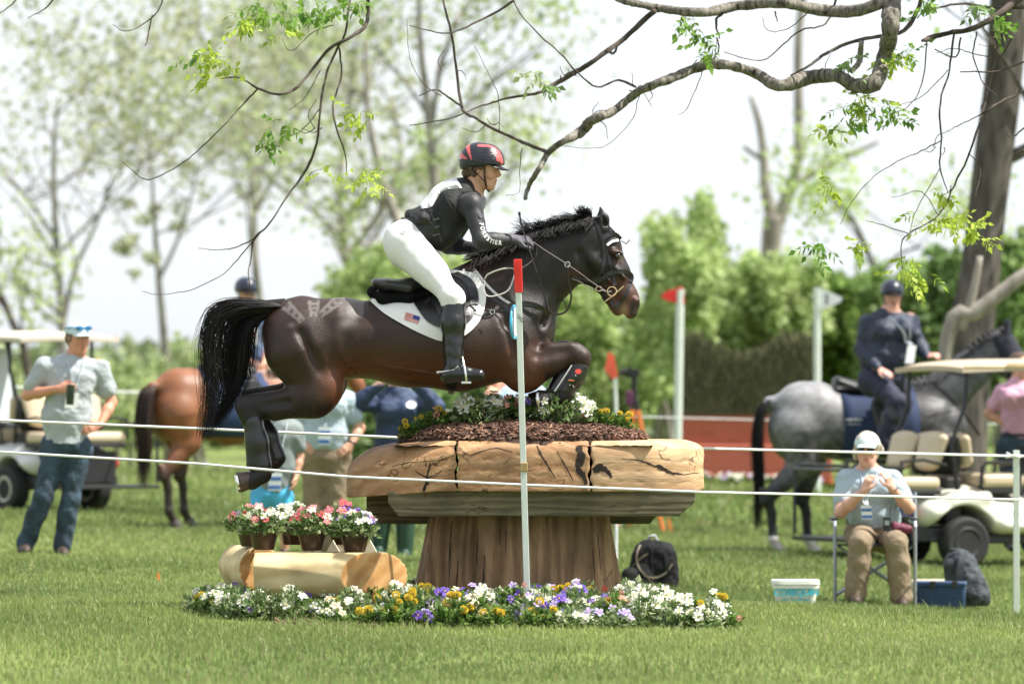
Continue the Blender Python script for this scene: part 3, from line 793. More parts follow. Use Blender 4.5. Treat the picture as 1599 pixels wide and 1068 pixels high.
bed_zone(970, 1130, (935, 965), (992, 988), 30, MIXW, 'right of the stump')
for px, py, wl in ((645, 932, 'leftmost one, by the left side of the stump'), (655, 922, 'taller one touching the left side of the stump'), (985, 935, 'nearest one at the right side of the stump'), (1000, 940, 'middle one at the right side of the stump'), (1020, 938, 'outermost one at the right side of the stump')):
    plant(ground(P(px, py, 30.6)), 'fine', [('white', 5)], 'white pansy plant, ' + wl, 'white pansies behind the stump')
name_in_order(BED, lambda k, o_: f'{k[0]}, {o_} of its colour, {k[1]}')
# dark soil showing between the plants
b = MB(); cols = []
for k in range(1500):
    px = random.uniform(430, 1125); py = random.uniform(945, 982); Y = 29.9 - (py - 935) / 60 * 1.9
    n0 = len(b.v); p = ground(P(px, py, Y), .012); add_chip(b, p, random.uniform(.01, .022), .4); cols += [random.choice([(.07, .04, .03), (.12, .07, .05), (.2, .13, .09)])] * (len(b.v) - n0)
tag(link_mesh('bed_mulch', b.v, b.f, MULCHM, None, False, None, cols), 'dark bark chips scattered between the bed flowers', 'mulch', kind='stuff')

# plants on top of the table
def tp(px, d): x = P(px, 690, 30.0 + d).x; y = -30 + 30.0 + d; return V((x, y, mound_z(x, y) - .004))
TOPS = [(640, -.05, 'bushy', [('yellow', 4)], .7, 'yellow marigold at the far left edge of the mulch'), (658, .0, 'bushy', [('yellow', 3)], .6, 'small yellow marigold second from the left on the mulch'),
        (680, .05, 'bushy', [('pink', 4), ('yellow', 2)], .85, 'pink and yellow salvia on the left of the mulch'), (718, .05, 'bushy', [('purple', 2)], .8, 'leafy plant with two small purple flowers on the mulch'),
        (742, -.02, 'fine', [('white', 14)], 1.25, 'large white pansy clump left of the flag pole on the mulch'), (765, .05, 'fine', [('white', 12)], 1.15, 'round white pansy clump touching the large one on the mulch'),
        (796, .08, 'bushy', [('pink', 7)], 1.15, 'tall coral pink salvia beside the flag pole on the mulch'), (812, .15, 'bushy', [('pink', 4)], 1.0, 'coral salvia half behind the flag pole on the mulch'),
        (838, .05, 'bushy', [('yellow', 3), ('purple', 3)], 1.1, 'yellow and purple flowers by the folded front hoof'), (870, -.02, 'fine', [('white', 12)], 1.25, 'broad white pansy clump below the knee of the horse'),
        (897, .02, 'fine', [('white', 12)], 1.25, 'dense white pansy clump right of centre on the mulch'), (926, .05, 'bushy', [('pink', 3), ('orange', 1)], .85, 'coral flower plant right of the white clumps'),
        (950, .06, 'bushy', [('yellow', 3), ('pink', 1)], .8, 'yellow flower plant near the right end of the mulch'), (970, .08, 'bushy', [('yellow', 4)], .8, 'yellow marigold at the right end of the mulch')]
for px, d, kd, bl, sc, lb in TOPS:
    plant(tp(px, d + .22), kd, [(c_, int(n_ * 1.3)) for c_, n_ in bl], lb, 'flowers planted on top of the table', sc=sc, R=.085, hgt=.14)

# potted flowers on the logs
POTM = mat('brown plastic pot', (.045, .022, .014), rough=.3, var=.1)
SOILM = mat('potting soil', (.03, .018, .012), rough=.95, var=.5, scale=60)
POTS = [(412, 858, 29.42, [('petunia', 7), ('white', 18), ('red', 3)], 'fine', 'brown pot of pink and white petunias, front left on the logs'),
        (487, 859, 29.42, [('petunia', 18), ('white', 6)], 'fine', 'brown pot of red petunias, front middle on the logs'),
        (554, 862, 29.42, [('lilac', 6), ('purple', 5), ('white', 14), ('orange', 3)], 'fine', 'brown pot of white and lilac flowers, front right on the logs'),
        (392, 853, 29.72, [('petunia', 12), ('lilac', 5)], 'fine', 'brown pot of dark pink petunias, rear left on the logs'),
        (458, 850, 29.78, [('white', 22)], 'fine', 'brown pot of white flowers, rear middle on the logs'),
        (533, 850, 29.80, [('petunia', 13), ('purple', 3)], 'fine', 'brown pot of pink petunias, rear right on the logs')]
for px, py, Y, bl, kd, lb in POTS:
    p = P(px, py, Y); t = thing('flower_pot', p, lb, 'potted plant', 'potted flowers on the log step')
    b = MB(); b.lathe([(.055, 0), (.06, .01), (.078, .085), (.084, .086), (.085, .102), (.076, .102), (.07, .09)], p, seg=28); b.build('pot', POTM, t, sharp=40)
    b = MB(); b.lathe([(.002, .0), (.073, 0), (.04, .008), (.002, .01)], p + V((0, 0, .088)), seg=16); b.build('soil', SOILM, t)
    for _ in range(2):
        f = bpy.data.objects.new('foliage', random.choice(FOL[kd])); COL.objects.link(f); f.parent = t; f.location = (random.uniform(-.02, .02), 0, .08); f.rotation_euler[2] = random.uniform(0, 6); f.scale = (1.2, 1.2, .95)
    for c, n in bl:
        for _ in range(n):
            o = bpy.data.objects.new('flower', random.choice(BL[c])); COL.objects.link(o); o.parent = t
            a = random.uniform(0, 2 * PI); rr = .125 * math.sqrt(random.random())
            o.location = (rr * math.cos(a), rr * math.sin(a), .115 + .125 * random.uniform(.75, 1.1) * (1 - .55 * (rr / .125) ** 2))
            d = V((math.cos(a) * rr * 5, math.sin(a) * rr * 5 - .5, random.uniform(.4, 1.1))); o.rotation_euler = d.to_track_quat('Z', 'Y').to_euler(); s = random.uniform(.75, 1.1); o.scale = (s, s, s)
# ---------------------------------------------------------------- horses
S0 = 267.3                     # pixels per metre at the horse
YV = V((0, 1, 0))
def hc(x1, y1, r1, x2=None, y2=None, r2=None, d1=0., d2=None, s=1., k=.05, op='add'):
    if x2 is None: x2, y2, r2 = x1, y1, r1
    return cap(H(x1, y1, d1), H(x2, y2, d1 if d2 is None else d2), r1 / S0, r2 / S0, k, YV, s, op)
def coat_mat(name, rough=.44, bump=.3, var=.2, sheen=.0, coat=.0):
    return mat(name, (.1, .1, .1), rough=rough, var=var, scale=14, bump=bump, bscale=240, vcol=True, coat=coat, stretch=(.35, 1, 1), spec=.38)
COATM = coat_mat('dark bay coat')
HAIRM = mat('black hair', (.006, .005, .0045), rough=.55, var=.5, scale=120, spec=.35)
HOOFM = mat('hoof horn', (.075, .05, .035), rough=.45, var=.3, scale=30, bump=.3)
STEEL = mat('steel', (.75, .74, .72), rough=.22, metal=1., var=.05)
BLEATH = mat('black leather', (.007, .0065, .007), rough=.38, var=.2, bump=.15, bscale=150, spec=.6)
EYEM = mat('dark eye', (.01, .006, .004), rough=.05, coat=1.)

def px_of(v):
    """world points -> photo pixels (used only to lay coat markings along the body)"""
    r = v - np.array(CAM); z = r @ np.array(FWD)
    return 799.5 + F * (r @ np.array(RT)) / z, 534 - F * (r @ np.array(UP)) / z
def sstep(x, a, b): t = np.clip((x - a) / (b - a), 0, 1); return t * t * (3 - 2 * t)

NN, FF_ = -.14, .14
horse = thing('horse', H(640, 945, 0), 'dark bay horse in mid jump over the timber table', 'horse')
horse.location.z = 0
trunk = [
 hc(545, 529, 59, 640, 534, 66, s=1.06, k=.08), hc(640, 534, 66, 715, 533, 73, s=1.02, k=.08), hc(715, 533, 74, 785, 527, 69, s=.93, k=.08),
 hc(620, 500, 32, 735, 448, 30, s=.75, k=.08), hc(700, 462, 34, 752, 432, 26, s=.55, k=.07),
 hc(790, 515, 62, 806, 508, 58, s=.80, k=.08), hc(812, 540, 48, 822, 560, 36, s=1.0, k=.06), hc(826, 505, 34, 832, 512, 30, s=1.15, k=.05),
 hc(484, 532, 63, 520, 532, 60, s=1.02, k=.07), hc(452, 520, 44, 460, 545, 46, s=1.2, k=.05), hc(470, 500, 30, 540, 494, 26, s=1.9, k=.05),
 hc(432, 484, 9, 470, 482, 16, s=1., k=.07),
 # neck
 hc(770, 468, 60, 838, 421, 58, s=.50, k=.07), hc(838, 422, 60, 893, 392, 47, s=.46, k=.06), hc(893, 388, 46, 918, 378, 38, s=.50, k=.05),
 hc(790, 470, 40, 830, 480, 38, s=.9, k=.07),
 # head
 hc(926, 372, 30, 940, 385, 30, s=.62, k=.04), hc(935, 384, 29, 958, 428, 27, s=.58, k=.03), hc(912, 410, 29, 924, 416, 30, s=.52, k=.03), hc(936, 420, 27, 950, 440, 24, s=.55, k=.03),
 hc(956, 430, 25, 977, 464, 19.5, s=.60, k=.025), hc(976, 462, 19, 982, 474, 17.5, s=.78, k=.02), hc(984, 483, 11, 985, 488, 10.5, s=1.3, k=.012), hc(962, 478, 11, 965, 484, 9.5, s=1.25, k=.012), hc(950, 462, 11, 962, 478, 9, s=1.1, k=.015),
 hc(992, 470, 6.5, 990, 477, 6, d1=-.035, s=1., k=.012), hc(992, 470, 6.5, 990, 477, 6, d1=.035, s=1., k=.012),
]
for dd in (-1, 1):
    trunk += [hc(957, 393, 5.5, 969, 396, 4.5, d1=.066 * dd, k=.02), hc(955, 412, 4, 975, 434, 3.5, d1=.062 * dd, k=.02), hc(925, 408, 17, 935, 415, 14, d1=.032 * dd, k=.05)]   # brow, cheek ridge, masseter
    trunk += [hc(965, 400, 5.5, d1=.088 * dd, k=.006, op='sub')]
    trunk += [hc(997, 474, 2.6, 994, 479, 3.4, d1=.052 * dd, k=.006, op='sub')]
    trunk += [hc(955, 404, 2, 966, 407.5, 1.5, d1=.072 * dd, k=.012)]
    trunk += [hc(941, 358, 11, 941, 342, 10.5, d1=.040 * dd, s=.7, k=.012), hc(941, 344, 10.6, 937.5, 324, 1.8, d1=.040 * dd, d2=.045 * dd, s=.6, k=.006), hc(945, 350, 4.0, 941, 335, .8, d1=.040 * dd - .022, s=1.2, k=.005, op='sub')]
trunk += [hc(958, 489, 2.0, 975, 486, 1.6, d1=-.05, k=.006, op='sub')]      # mouth line
# near hind / far hind
def hind(o, dx=0, dy=0, spread=1.):
    return [hc(470 + dx * .3, 550, 52, 492 + dx * .4, 600 + dy * .5, 38, d1=o * .9, s=.80, k=.08), hc(505 + dx, 606 + dy, 31, 490 + dx, 618 + dy, 29, d1=o * 1.1, s=.75, k=.06),
            hc(490 + dx, 622 + dy, 31, 430 + dx, 634 + dy, 21, d1=o * 1.1, s=.8, k=.05), hc(430 + dx, 634 + dy, 21, 392 + dx, 634 + dy, 16.5, d1=o, s=.8, k=.03),
            hc(450 + dx, 618 + dy, 10, 377 + dx, 624 + dy, 7, d1=o, s=.9, k=.02), hc(382 + dx, 636 + dy, 15, 392 + dx, 652 + dy, 17, d1=o, s=.8, k=.02)]
legs = hind(NN) + [hc(392, 648, 16, 402, 690, 12.5, d1=NN, s=.8, k=.02), hc(402, 690, 12.5, 408, 728, 13, d1=NN, s=.8, k=.015), hc(409, 733, 14.5, 410, 740, 14.5, d1=NN, s=.85, k=.012),
                   hc(390, 660, 7, 396, 725, 6.5, d1=NN, s=.9, k=.015), hc(407, 742, 13.5, 393, 751, 14, d1=NN, s=.95, k=.015)]
legs += hind(FF_, 6, -10) + [hc(398, 634, 14, 418, 676, 12, d1=FF_, s=.8, k=.02), hc(418, 676, 12, 430, 708, 12, d1=FF_, s=.8, k=.015), hc(431, 714, 13.5, 431, 717, 13.5, d1=FF_, s=.85, k=.012), hc(428, 722, 11.5, 414, 732, 12.5, d1=FF_, s=.95, k=.015)]
# forelegs
def fore(o, dx, dy):
    return [hc(798, 548, 44, 818, 580, 34, d1=o * .85, s=.75, k=.06), hc(826, 568, 33, 858, 562, 25, d1=o, s=.75, k=.05), hc(850, 564, 26, 893 + dx, 553 + dy, 17, d1=o, s=.78, k=.03),
            hc(838, 545, 10, 890 + dx, 543 + dy, 8, d1=o - .02, k=.02), hc(898 + dx, 553 + dy, 18.5, 906 + dx, 558 + dy, 17.5, d1=o, s=.85, k=.015), hc(908 + dx, 566 + dy, 14, 899 + dx, 583 + dy, 12, d1=o, s=.8, k=.015),
            hc(899 + dx, 583 + dy, 12, 884 + dx, 610 + dy, 12, d1=o, s=.8, k=.015), hc(882 + dx, 614 + dy, 14, 880 + dx, 618 + dy, 14, d1=o, s=.85, k=.012), hc(877 + dx, 622 + dy, 11.5, 862 + dx, 624 + dy, 11, d1=o, s=.95, k=.012)]
legs += fore(-.13, 0, 0) + fore(.13, -14, -3)
# muscle shaping
muscle = []
for dd in (-1, 1):
    for (x1, y1, x2, y2, dp, r_) in ((536, 505, 546, 592, .262, 4), (768, 440, 792, 505, .215, 3.5), (792, 505, 806, 560, .232, 3.5), (888, 446, 846, 506, .112, 3), (846, 506, 842, 540, .175, 3), (470, 520, 500, 580, .262, 3), (560, 500, 640, 497, .262, 3), (840, 556, 885, 548, .215, 2), (450, 628, 410, 632, .215, 2.2), (575, 588, 690, 604, .20, 2.5), (905, 395, 925, 440, .085, 2)):
        muscle.append(hc(x1, y1, r_, x2, y2, r_, d1=dp * dd, k=.055, op='sub'))
    muscle += [hc(940, 425, 1.6, 962, 448, 1.2, d1=.078 * dd, k=.012), hc(948, 440, 1.4, 968, 455, 1.0, d1=.066 * dd, k=.010), hc(600, 570, 1.3, 690, 585, 1.3, d1=.285 * dd, k=.02)]
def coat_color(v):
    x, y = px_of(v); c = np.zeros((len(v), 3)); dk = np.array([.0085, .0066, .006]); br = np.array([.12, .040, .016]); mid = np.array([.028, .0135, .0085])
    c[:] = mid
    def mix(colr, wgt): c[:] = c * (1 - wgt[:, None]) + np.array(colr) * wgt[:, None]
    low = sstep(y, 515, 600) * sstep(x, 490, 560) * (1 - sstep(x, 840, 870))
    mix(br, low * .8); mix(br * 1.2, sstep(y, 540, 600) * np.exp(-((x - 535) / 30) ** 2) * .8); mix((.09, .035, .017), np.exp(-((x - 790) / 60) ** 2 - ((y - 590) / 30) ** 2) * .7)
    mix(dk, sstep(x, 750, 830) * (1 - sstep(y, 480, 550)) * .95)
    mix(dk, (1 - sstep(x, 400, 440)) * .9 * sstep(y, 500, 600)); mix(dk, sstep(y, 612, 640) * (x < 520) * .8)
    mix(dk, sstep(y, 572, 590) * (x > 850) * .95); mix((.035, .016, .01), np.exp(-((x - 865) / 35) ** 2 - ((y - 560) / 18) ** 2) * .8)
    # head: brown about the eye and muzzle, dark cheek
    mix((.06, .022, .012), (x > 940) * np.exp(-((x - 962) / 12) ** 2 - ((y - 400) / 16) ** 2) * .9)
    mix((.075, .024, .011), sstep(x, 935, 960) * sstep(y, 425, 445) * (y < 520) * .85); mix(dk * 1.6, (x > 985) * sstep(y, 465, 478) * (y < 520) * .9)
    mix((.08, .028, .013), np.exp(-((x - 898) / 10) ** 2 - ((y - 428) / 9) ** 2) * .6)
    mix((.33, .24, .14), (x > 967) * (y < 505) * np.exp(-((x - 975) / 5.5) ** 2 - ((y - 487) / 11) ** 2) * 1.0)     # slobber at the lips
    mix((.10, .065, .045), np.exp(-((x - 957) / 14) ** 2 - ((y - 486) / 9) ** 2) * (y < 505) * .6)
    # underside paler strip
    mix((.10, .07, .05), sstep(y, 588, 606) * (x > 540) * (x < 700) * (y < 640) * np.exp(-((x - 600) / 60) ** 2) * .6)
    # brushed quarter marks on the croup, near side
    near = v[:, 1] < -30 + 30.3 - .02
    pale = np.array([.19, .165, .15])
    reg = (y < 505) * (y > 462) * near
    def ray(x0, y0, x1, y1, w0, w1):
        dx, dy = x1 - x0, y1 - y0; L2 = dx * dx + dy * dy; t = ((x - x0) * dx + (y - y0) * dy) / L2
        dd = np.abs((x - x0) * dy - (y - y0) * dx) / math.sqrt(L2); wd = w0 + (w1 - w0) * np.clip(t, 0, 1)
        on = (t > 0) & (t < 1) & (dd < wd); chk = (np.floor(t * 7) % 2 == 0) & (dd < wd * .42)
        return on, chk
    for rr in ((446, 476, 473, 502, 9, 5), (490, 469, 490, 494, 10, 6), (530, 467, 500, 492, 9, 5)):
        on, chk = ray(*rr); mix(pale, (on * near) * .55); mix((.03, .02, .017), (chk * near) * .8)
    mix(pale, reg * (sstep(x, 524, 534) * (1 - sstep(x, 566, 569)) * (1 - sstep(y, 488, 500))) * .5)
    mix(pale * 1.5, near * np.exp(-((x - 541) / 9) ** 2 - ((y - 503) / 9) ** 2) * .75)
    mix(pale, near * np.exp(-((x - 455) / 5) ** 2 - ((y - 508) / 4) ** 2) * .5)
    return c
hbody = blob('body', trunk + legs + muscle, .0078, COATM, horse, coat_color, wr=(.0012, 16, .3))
def fibre(b, pts, r, seg=3): b.tube(pts, r, seg=seg, cap=False)
# hooves with shoes
def hoof(top, tip, r0, r1, m, parent, axis_side=YV, shoe=True):
    top, tip = V(top), V(tip); d = (tip - top).normalized()
    b = MB(); b.lathe([(r0 * .9, -.012), (r0, 0), (r1, (tip - top).length), (r1 * .96, (tip - top).length + .004), (r1 * .3, (tip - top).length - .006)], top, d, seg=20, sx=.9); ho = b.build('hoof', m, parent)
    if shoe:
        _, s, u = frame(d, V((0, 1, 0))); c = tip + d * .008; pts = [c + s * math.cos(a) * r1 * .93 + u * math.sin(a) * r1 * .98 for a in np.linspace(-2.45, 2.45, 20)]
        b = MB(); b.tube(pts, .0105, seg=6, flat=.6); o = b.build('horseshoe', STEEL, ho)
hoof(H(391, 749, NN), H(373, 753, NN) + V((0, -.006, 0)), .050, .062, HOOFM, horse)
hoof(H(410, 730, FF_), H(398, 738, FF_), .046, .058, HOOFM, horse)
hoof(H(860, 622, -.13), H(842, 624, -.13), .046, .058, mat('black hoof', (.02, .017, .015), rough=.35), horse)
hoof(H(846, 620, .13), H(832, 628, .13), .046, .058, MATS['black hoof'], horse)
for dd in (-1, 1):
    b = MB(); b.ball(H(964.5, 400, .068 * dd), .0205, 16, 10); b.build('eye', EYEM, horse)
# boots
BOOTM = mat('black tendon boot', (.014, .013, .014), rough=.3, var=.2, spec=.6)
def boot(prims, label=None):
    o = blob('leg_boot', prims, .006, BOOTM, horse, None, inflate=.007); return o
boot([hc(394, 655, 13.5, 402, 690, 13, d1=NN, s=.85), hc(402, 690, 13, 408, 726, 14.5, d1=NN, s=.85), hc(396, 660, 6, 393, 725, 6, d1=NN - .02, s=.9)])
boot([hc(404, 650, 13, 418, 680, 12.5, d1=FF_, s=.85), hc(418, 680, 12.5, 431, 714, 14, d1=FF_, s=.85)])
fb = boot([hc(906, 572, 12.5, 897, 588, 12, d1=-.13, s=.9), hc(897, 588, 12, 885, 609, 12.5, d1=-.13, s=.9), hc(880, 584, 6, 866, 608, 6, d1=-.13, s=.6)])
boot([hc(890, 568, 12.5, 884, 584, 12, d1=.13, s=.9), hc(884, 584, 12, 870, 606, 12.5, d1=.13, s=.9)])
b = MB(); bb = bvh_of([fb])
REDM = mat('red patch', (.75, .06, .04), rough=.4); ORM = mat('orange piping', (.85, .25, .06), rough=.5); WHM = mat('white trim', (.8, .8, .8), rough=.5, var=.05)
def decal(px_poly, bv, m, name, parent, lift=.003, n=5):
    """a thin patch sewn on: polygon in photo pixels dropped on a surface"""
    A = [front_hit(x, y, bv, lift)[0] for x, y in px_poly]
    if any(a is None for a in A): return None
    b = MB(); c = sum((a for a in A), V()) / len(A)
    cen = front_hit(sum(x for x, y in px_poly) / len(px_poly), sum(y for x, y in px_poly) / len(px_poly), bv, lift)[0] or c
    b.add([cen] + A, [(0, i + 1, (i + 1) % len(A) + 1) for i in range(len(A))]); return b.build(name, m, parent, smooth=False)
decal([(903 + 5 * math.cos(a), 580 + 4 * math.sin(a)) for a in np.linspace(0, 6.28, 9)[:-1]], bb, REDM, 'badge', fb)
decal([(887, 592.5), (897, 593.5), (897, 595.5), (887, 594.5)], bb, ORM, 'badge', fb)
for q_ in ((890, 601), (895, 602), (899, 586), (896, 604)):
    decal([(q_[0] - .8, q_[1] - .8), (q_[0] + .8, q_[1] - .8), (q_[0] + .8, q_[1] + .8), (q_[0] - .8, q_[1] + .8)], bb, WHM, 'stud', fb)
b = MB(); b.tube([H(893, 570, -.20), H(880, 590, -.20), H(866, 611, -.19)], .0045, seg=6); b.build('boot_edge', WHM, fb)

# hair ------------------------------------------------------------------
def hair_strands(b, guides, n, r=.0016, jit=.02, seg=3, steps=5):
    """guides: list of polylines (same length lists of Vectors); strands interpolate between random pairs"""
    for i in range(n):
        g = random.randrange(len(guides) - 1) if len(guides) > 1 else 0
        A = guides[g]; B_ = guides[min(g + 1, len(guides) - 1)]; t = random.random()
        L_ = random.uniform(.72, 1.05); o = V((random.gauss(0, 1), random.gauss(0, 1), random.gauss(0, 1))) * jit; o2 = V((random.gauss(0, 1), random.gauss(0, 1), random.gauss(0, 1))) * jit
        pts = []; m = len(A)
        for k in range(m):
            s = k / (m - 1); pts.append(A[k].lerp(B_[k], t) + o * s + o2 * math.sin(s * PI) * .7)
        ps = spline([tuple(p) for p in pts], 3); ps = ps[:max(4, int(len(ps) * L_))]
        b.tube([V(p) for p in ps], [r * (1 - .8 * j / (len(ps) - 1)) for j in range(len(ps))], seg=seg, cap=False)
def tail_from(lines, dspread, n, r, jit, mm, parent, core=True):
    guides = []
    for j, ln in enumerate(lines):
        guides.append([H(x, y, dspread[j]) for x, y in ln])
    b = MB(); hair_strands(b, guides, n, r, jit)
    return b.build('tail', mm, parent, smooth=True, sharp=None)
T0 = [[(440, 476), (405, 471), (362, 471), (328, 485), (314, 525), (314, 570), (318, 620), (312, 660), (310, 690)],
      [(438, 479), (400, 477), (365, 480), (338, 500), (330, 545), (335, 590), (330, 630), (322, 660), (314, 686)],
      [(438, 482), (402, 486), (372, 492), (352, 520), (348, 560), (352, 600), (346, 630), (332, 658), (320, 682)],
      [(436, 484), (404, 492), (384, 504), (368, 535), (362, 570), (366, 605), (358, 632), (342, 655), (328, 676)],
      [(434, 485), (408, 496), (392, 508), (384, 535), (380, 565), (374, 592), (360, 618), (342, 646), (326, 672)],
      [(432, 485), (412, 493), (397, 506), (392, 530), (390, 560), (382, 590), (368, 612), (350, 640), (332, 664)]]
tail = tail_from(T0, [-.05, -.09, .0, .08, -.04, .03], 680, .0023, .023, HAIRM, horse)
b = MB(); guides = [[H(x, y, d) for x, y in ln] for ln, d in zip(T0, [0, .05, -.05, .05, 0, 0])]; hair_strands(b, guides, 160, .0013, .045); b.build('tail_wisps', HAIRM, horse, smooth=True, sharp=None)
b = MB(); b.tube([H(445, 480), H(420, 481), H(395, 481), H(372, 484), H(352, 497)], [.055, .05, .045, .05, .04], seg=10); b.build('tail_dock', HAIRM, horse)
# mane: spiky short tufts along the crest
crest = spline([(742, 402), (775, 390), (800, 378), (830, 362), (858, 352), (885, 346), (908, 340), (922, 336)], 8)
b = MB()
for i, c_ in enumerate(crest):
    cb0, cl0 = random.uniform(-26, 4), random.uniform(.5, 1.5)
    for k in range(26):
        x, y = c_[0] + random.uniform(-4, 4), c_[1] + random.uniform(2, 10)
        ln = random.uniform(8, 20) * (.75 if x < 790 else 1.0) * cl0; back = cb0 + random.uniform(-6, 6); sd = random.choice((-1, -1, 1)) * random.uniform(.0, .07)
        p0 = H(x, y, random.uniform(-.03, .03)); p1 = H(x + back * .35, y - ln * .55, sd * .4); p2 = H(x + back + random.uniform(-4, 4), y - ln * random.uniform(.5, 1.0) + abs(back) * .2, sd)
        b.tube([p0, p1, p2], [.0026, .0022, .0005], seg=3, cap=False)
    for k in range(7):  # falling to the near side
        x, y = c_[0] + random.uniform(-4, 4), c_[1] + random.uniform(0, 8); ln = random.uniform(8, 20)
        p0 = H(x, y, -.01); p1 = H(x - 4, y + ln * .4, -.085); p2 = H(x - random.uniform(4, 14), y + ln, -.115 - random.uniform(0, .02)); b.tube([p0, p1, p2], [.0035, .003, .0008], seg=3, cap=False)
for k in range(90):   # tuft at the poll and wild hair by the hands
    x = random.uniform(906, 920); b.tube([H(x, 342), H(x + random.uniform(-8, 3), 330, random.uniform(-.03, .03)), H(x + random.uniform(-14, 6), random.uniform(319, 330), random.uniform(-.05, .05))], [.003, .0025, .0006], seg=3, cap=False)
for k in range(60):
    x = random.uniform(825, 845); b.tube([H(x, 364), H(x - 12, random.uniform(348, 362), random.uniform(-.05, .05)), H(x - random.uniform(18, 34), random.uniform(338, 360), random.uniform(-.06, .06))], [.0022, .0018, .0005], seg=3, cap=False)
b.build('mane', HAIRM, horse, smooth=True, sharp=None)
b = MB()
for k in range(120):
    x = random.uniform(928, 950); b.tube([H(x, 352, random.uniform(-.03, .03)), H(x + 10, 362, random.uniform(-.05, .05)), H(random.uniform(955, 965), random.uniform(372, 384), random.uniform(-.04, .04))], [.003, .0025, .0008], seg=3, cap=False)
b.build('forelock', HAIRM, horse, smooth=True, sharp=None)

# tack ------------------------------------------------------------------
hb = bvh_of([hbody])
def strap(pts, wpx, bv=hb, name='strap', parent=horse, m=BLEATH, thick=.004, lift=.003, n=5):
    """strap laid on the near side of a surface; falls back to a given depth where nothing is hit"""
    row = []; last = None
    for p in spline([(q_[0], q_[1]) for q_ in pts], n):
        a, _ = front_hit(p[0], p[1], bv, lift)
        if a is None: a = last if last is None else P(p[0], p[1], (last - CAM).dot(FWD))
        if a is not None: row.append(a); last = a
    # smooth depth
    for _ in range(2):
        row = [row[0]] + [(row[i - 1] + row[i] * 2 + row[i + 1]) / 4 for i in range(1, len(row) - 1)] + [row[-1]]
    b = MB(); wr_ = wpx / S0 / 2; vs = []
    for i, p in enumerate(row):
        d = (row[min(i + 1, len(row) - 1)] - row[max(i - 1, 0)]).normalized(); view = (p - CAM).normalized(); s = d.cross(view).normalized()
        vs += [p + s * wr_, p + s * wr_ - view * thick, p - s * wr_ - view * thick, p - s * wr_]
    fs = []
    for i in range(len(row) - 1):
        for k in range(4):
            l = (k + 1) % 4; fs.append((i * 4 + k, i * 4 + l, i * 4 + 4 + l, i * 4 + 4 + k))
    fs += [(3, 2, 1, 0), tuple((len(row) - 1) * 4 + k for k in range(4))]
    b.add(vs, fs); return b.build(name, m, parent, smooth=True, sharp=30)
bridle = MB(); bridle.tube([H(928, 341, -.10), H(936, 338, -.05), H(940, 337, .05), H(932, 341, .10)], .008, seg=6); bridle = bridle.build('bridle', BLEATH, horse)
strap([(930, 345), (940, 372), (944, 400), (941, 418), (934, 432), (922, 440)], 5, name='cheek_strap', parent=bridle)
strap([(940, 368), (947, 392), (953, 410), (957, 428), (961, 446)], 5, name='cheek_strap', parent=bridle)
strap([(941, 372), (952, 366), (962, 367), (969, 374)], 7, name='browband', parent=bridle, thick=.01, lift=.006)
strap([(948, 383), (956, 377), (966, 375)], 4, name='browband', parent=bridle, m=WHM, thick=.01, lift=.008)
strap([(924, 441), (938, 437), (950, 428), (960, 425), (975, 424), (986, 430), (985, 440)], 7, name='noseband', parent=bridle, thick=.008, lift=.006)
strap([(954, 470), (960, 478), (968, 472), (976, 462), (982, 450), (985, 440)], 4.5, name='flash_strap', parent=bridle)
strap([(922, 440), (905, 434), (893, 434)], 4, name='throat_strap', parent=bridle)
b = MB(); b.tube([H(970, 376, -.06), H(978, 381, -.06), H(983, 375, -.05)], .0035, seg=6); b.build('loose_strap', BLEATH, bridle)
BRASS = mat('brass', (.85, .65, .42), rough=.25, metal=1.)
def ring(cx_, cy_, r, d, m, name='ring', parent=bridle, th=.0035, ry=None):
    b = MB(); b.tube([H(cx_ + r * math.cos(a), cy_ + (ry or r) * math.sin(a), d) for a in np.linspace(0, 2 * PI, 21)[:-1]], th, seg=6, closed=True); return b.build(name, m, parent)
ring(955.5, 455, 7.2, -.105, BRASS, 'bit_ring'); ring(935, 451, 4.6, -.10, BRASS, 'bit_ring', ry=3.6)
b = MB(); b.tube([H(945, 471, -.11), H(958, 461, -.115), H(974, 447, -.105)], .0035, seg=6); b.build('bit_shank', BRASS, bridle)
b = MB(); b.tube([H(940, 453, -.10), H(948, 456, -.105), H(955, 455, -.105)], .003, seg=6); b.build('bit_link', STEEL, bridle)
# reins
def rope3(pts, r, m, name, parent, seg=6, flat=1.): b = MB(); b.tube([V(p) for p in spline([tuple(q_) for q_ in pts], 6)], r, seg=seg, flat=flat); return b.build(name, m, parent)
DKL = mat('brown black rein', (.035, .022, .017), rough=.5, bump=.3, bscale=300)
rein = rope3([H(833, 378, -.16), H(850, 390, -.19), H(872, 404, -.20), H(886, 413, -.19), H(905, 426, -.17), H(925, 441, -.14), H(950, 457, -.12)], .0075, DKL, 'reins', bridle, flat=.4)
rope3([H(886, 413, -.185), H(888, 440, -.17), H(892, 465, -.16), H(884, 486, -.15), H(868, 491, -.15), H(858, 485, -.16)], .0065, DKL, 'rein_slack', bridle, flat=.5)
rope3([H(871, 457, -.02), H(880, 470, -.03), H(884, 480, -.05)], .006, DKL, 'rein_slack', bridle, flat=.5)
rope3([H(893, 436, -.08), H(905, 440, -.09), H(918, 448, -.09), H(935, 455, -.1)], .006, DKL, 'rein_slack', bridle, flat=.5)
ring(886, 413, 4, -.20, STEEL, 'rein_ring', th=.003)
rope3([H(838, 384, -.16), H(836, 400, -.17), H(822, 414, -.20), H(802, 423, -.24)], .005, DKL, 'rein_slack', bridle, flat=.5)
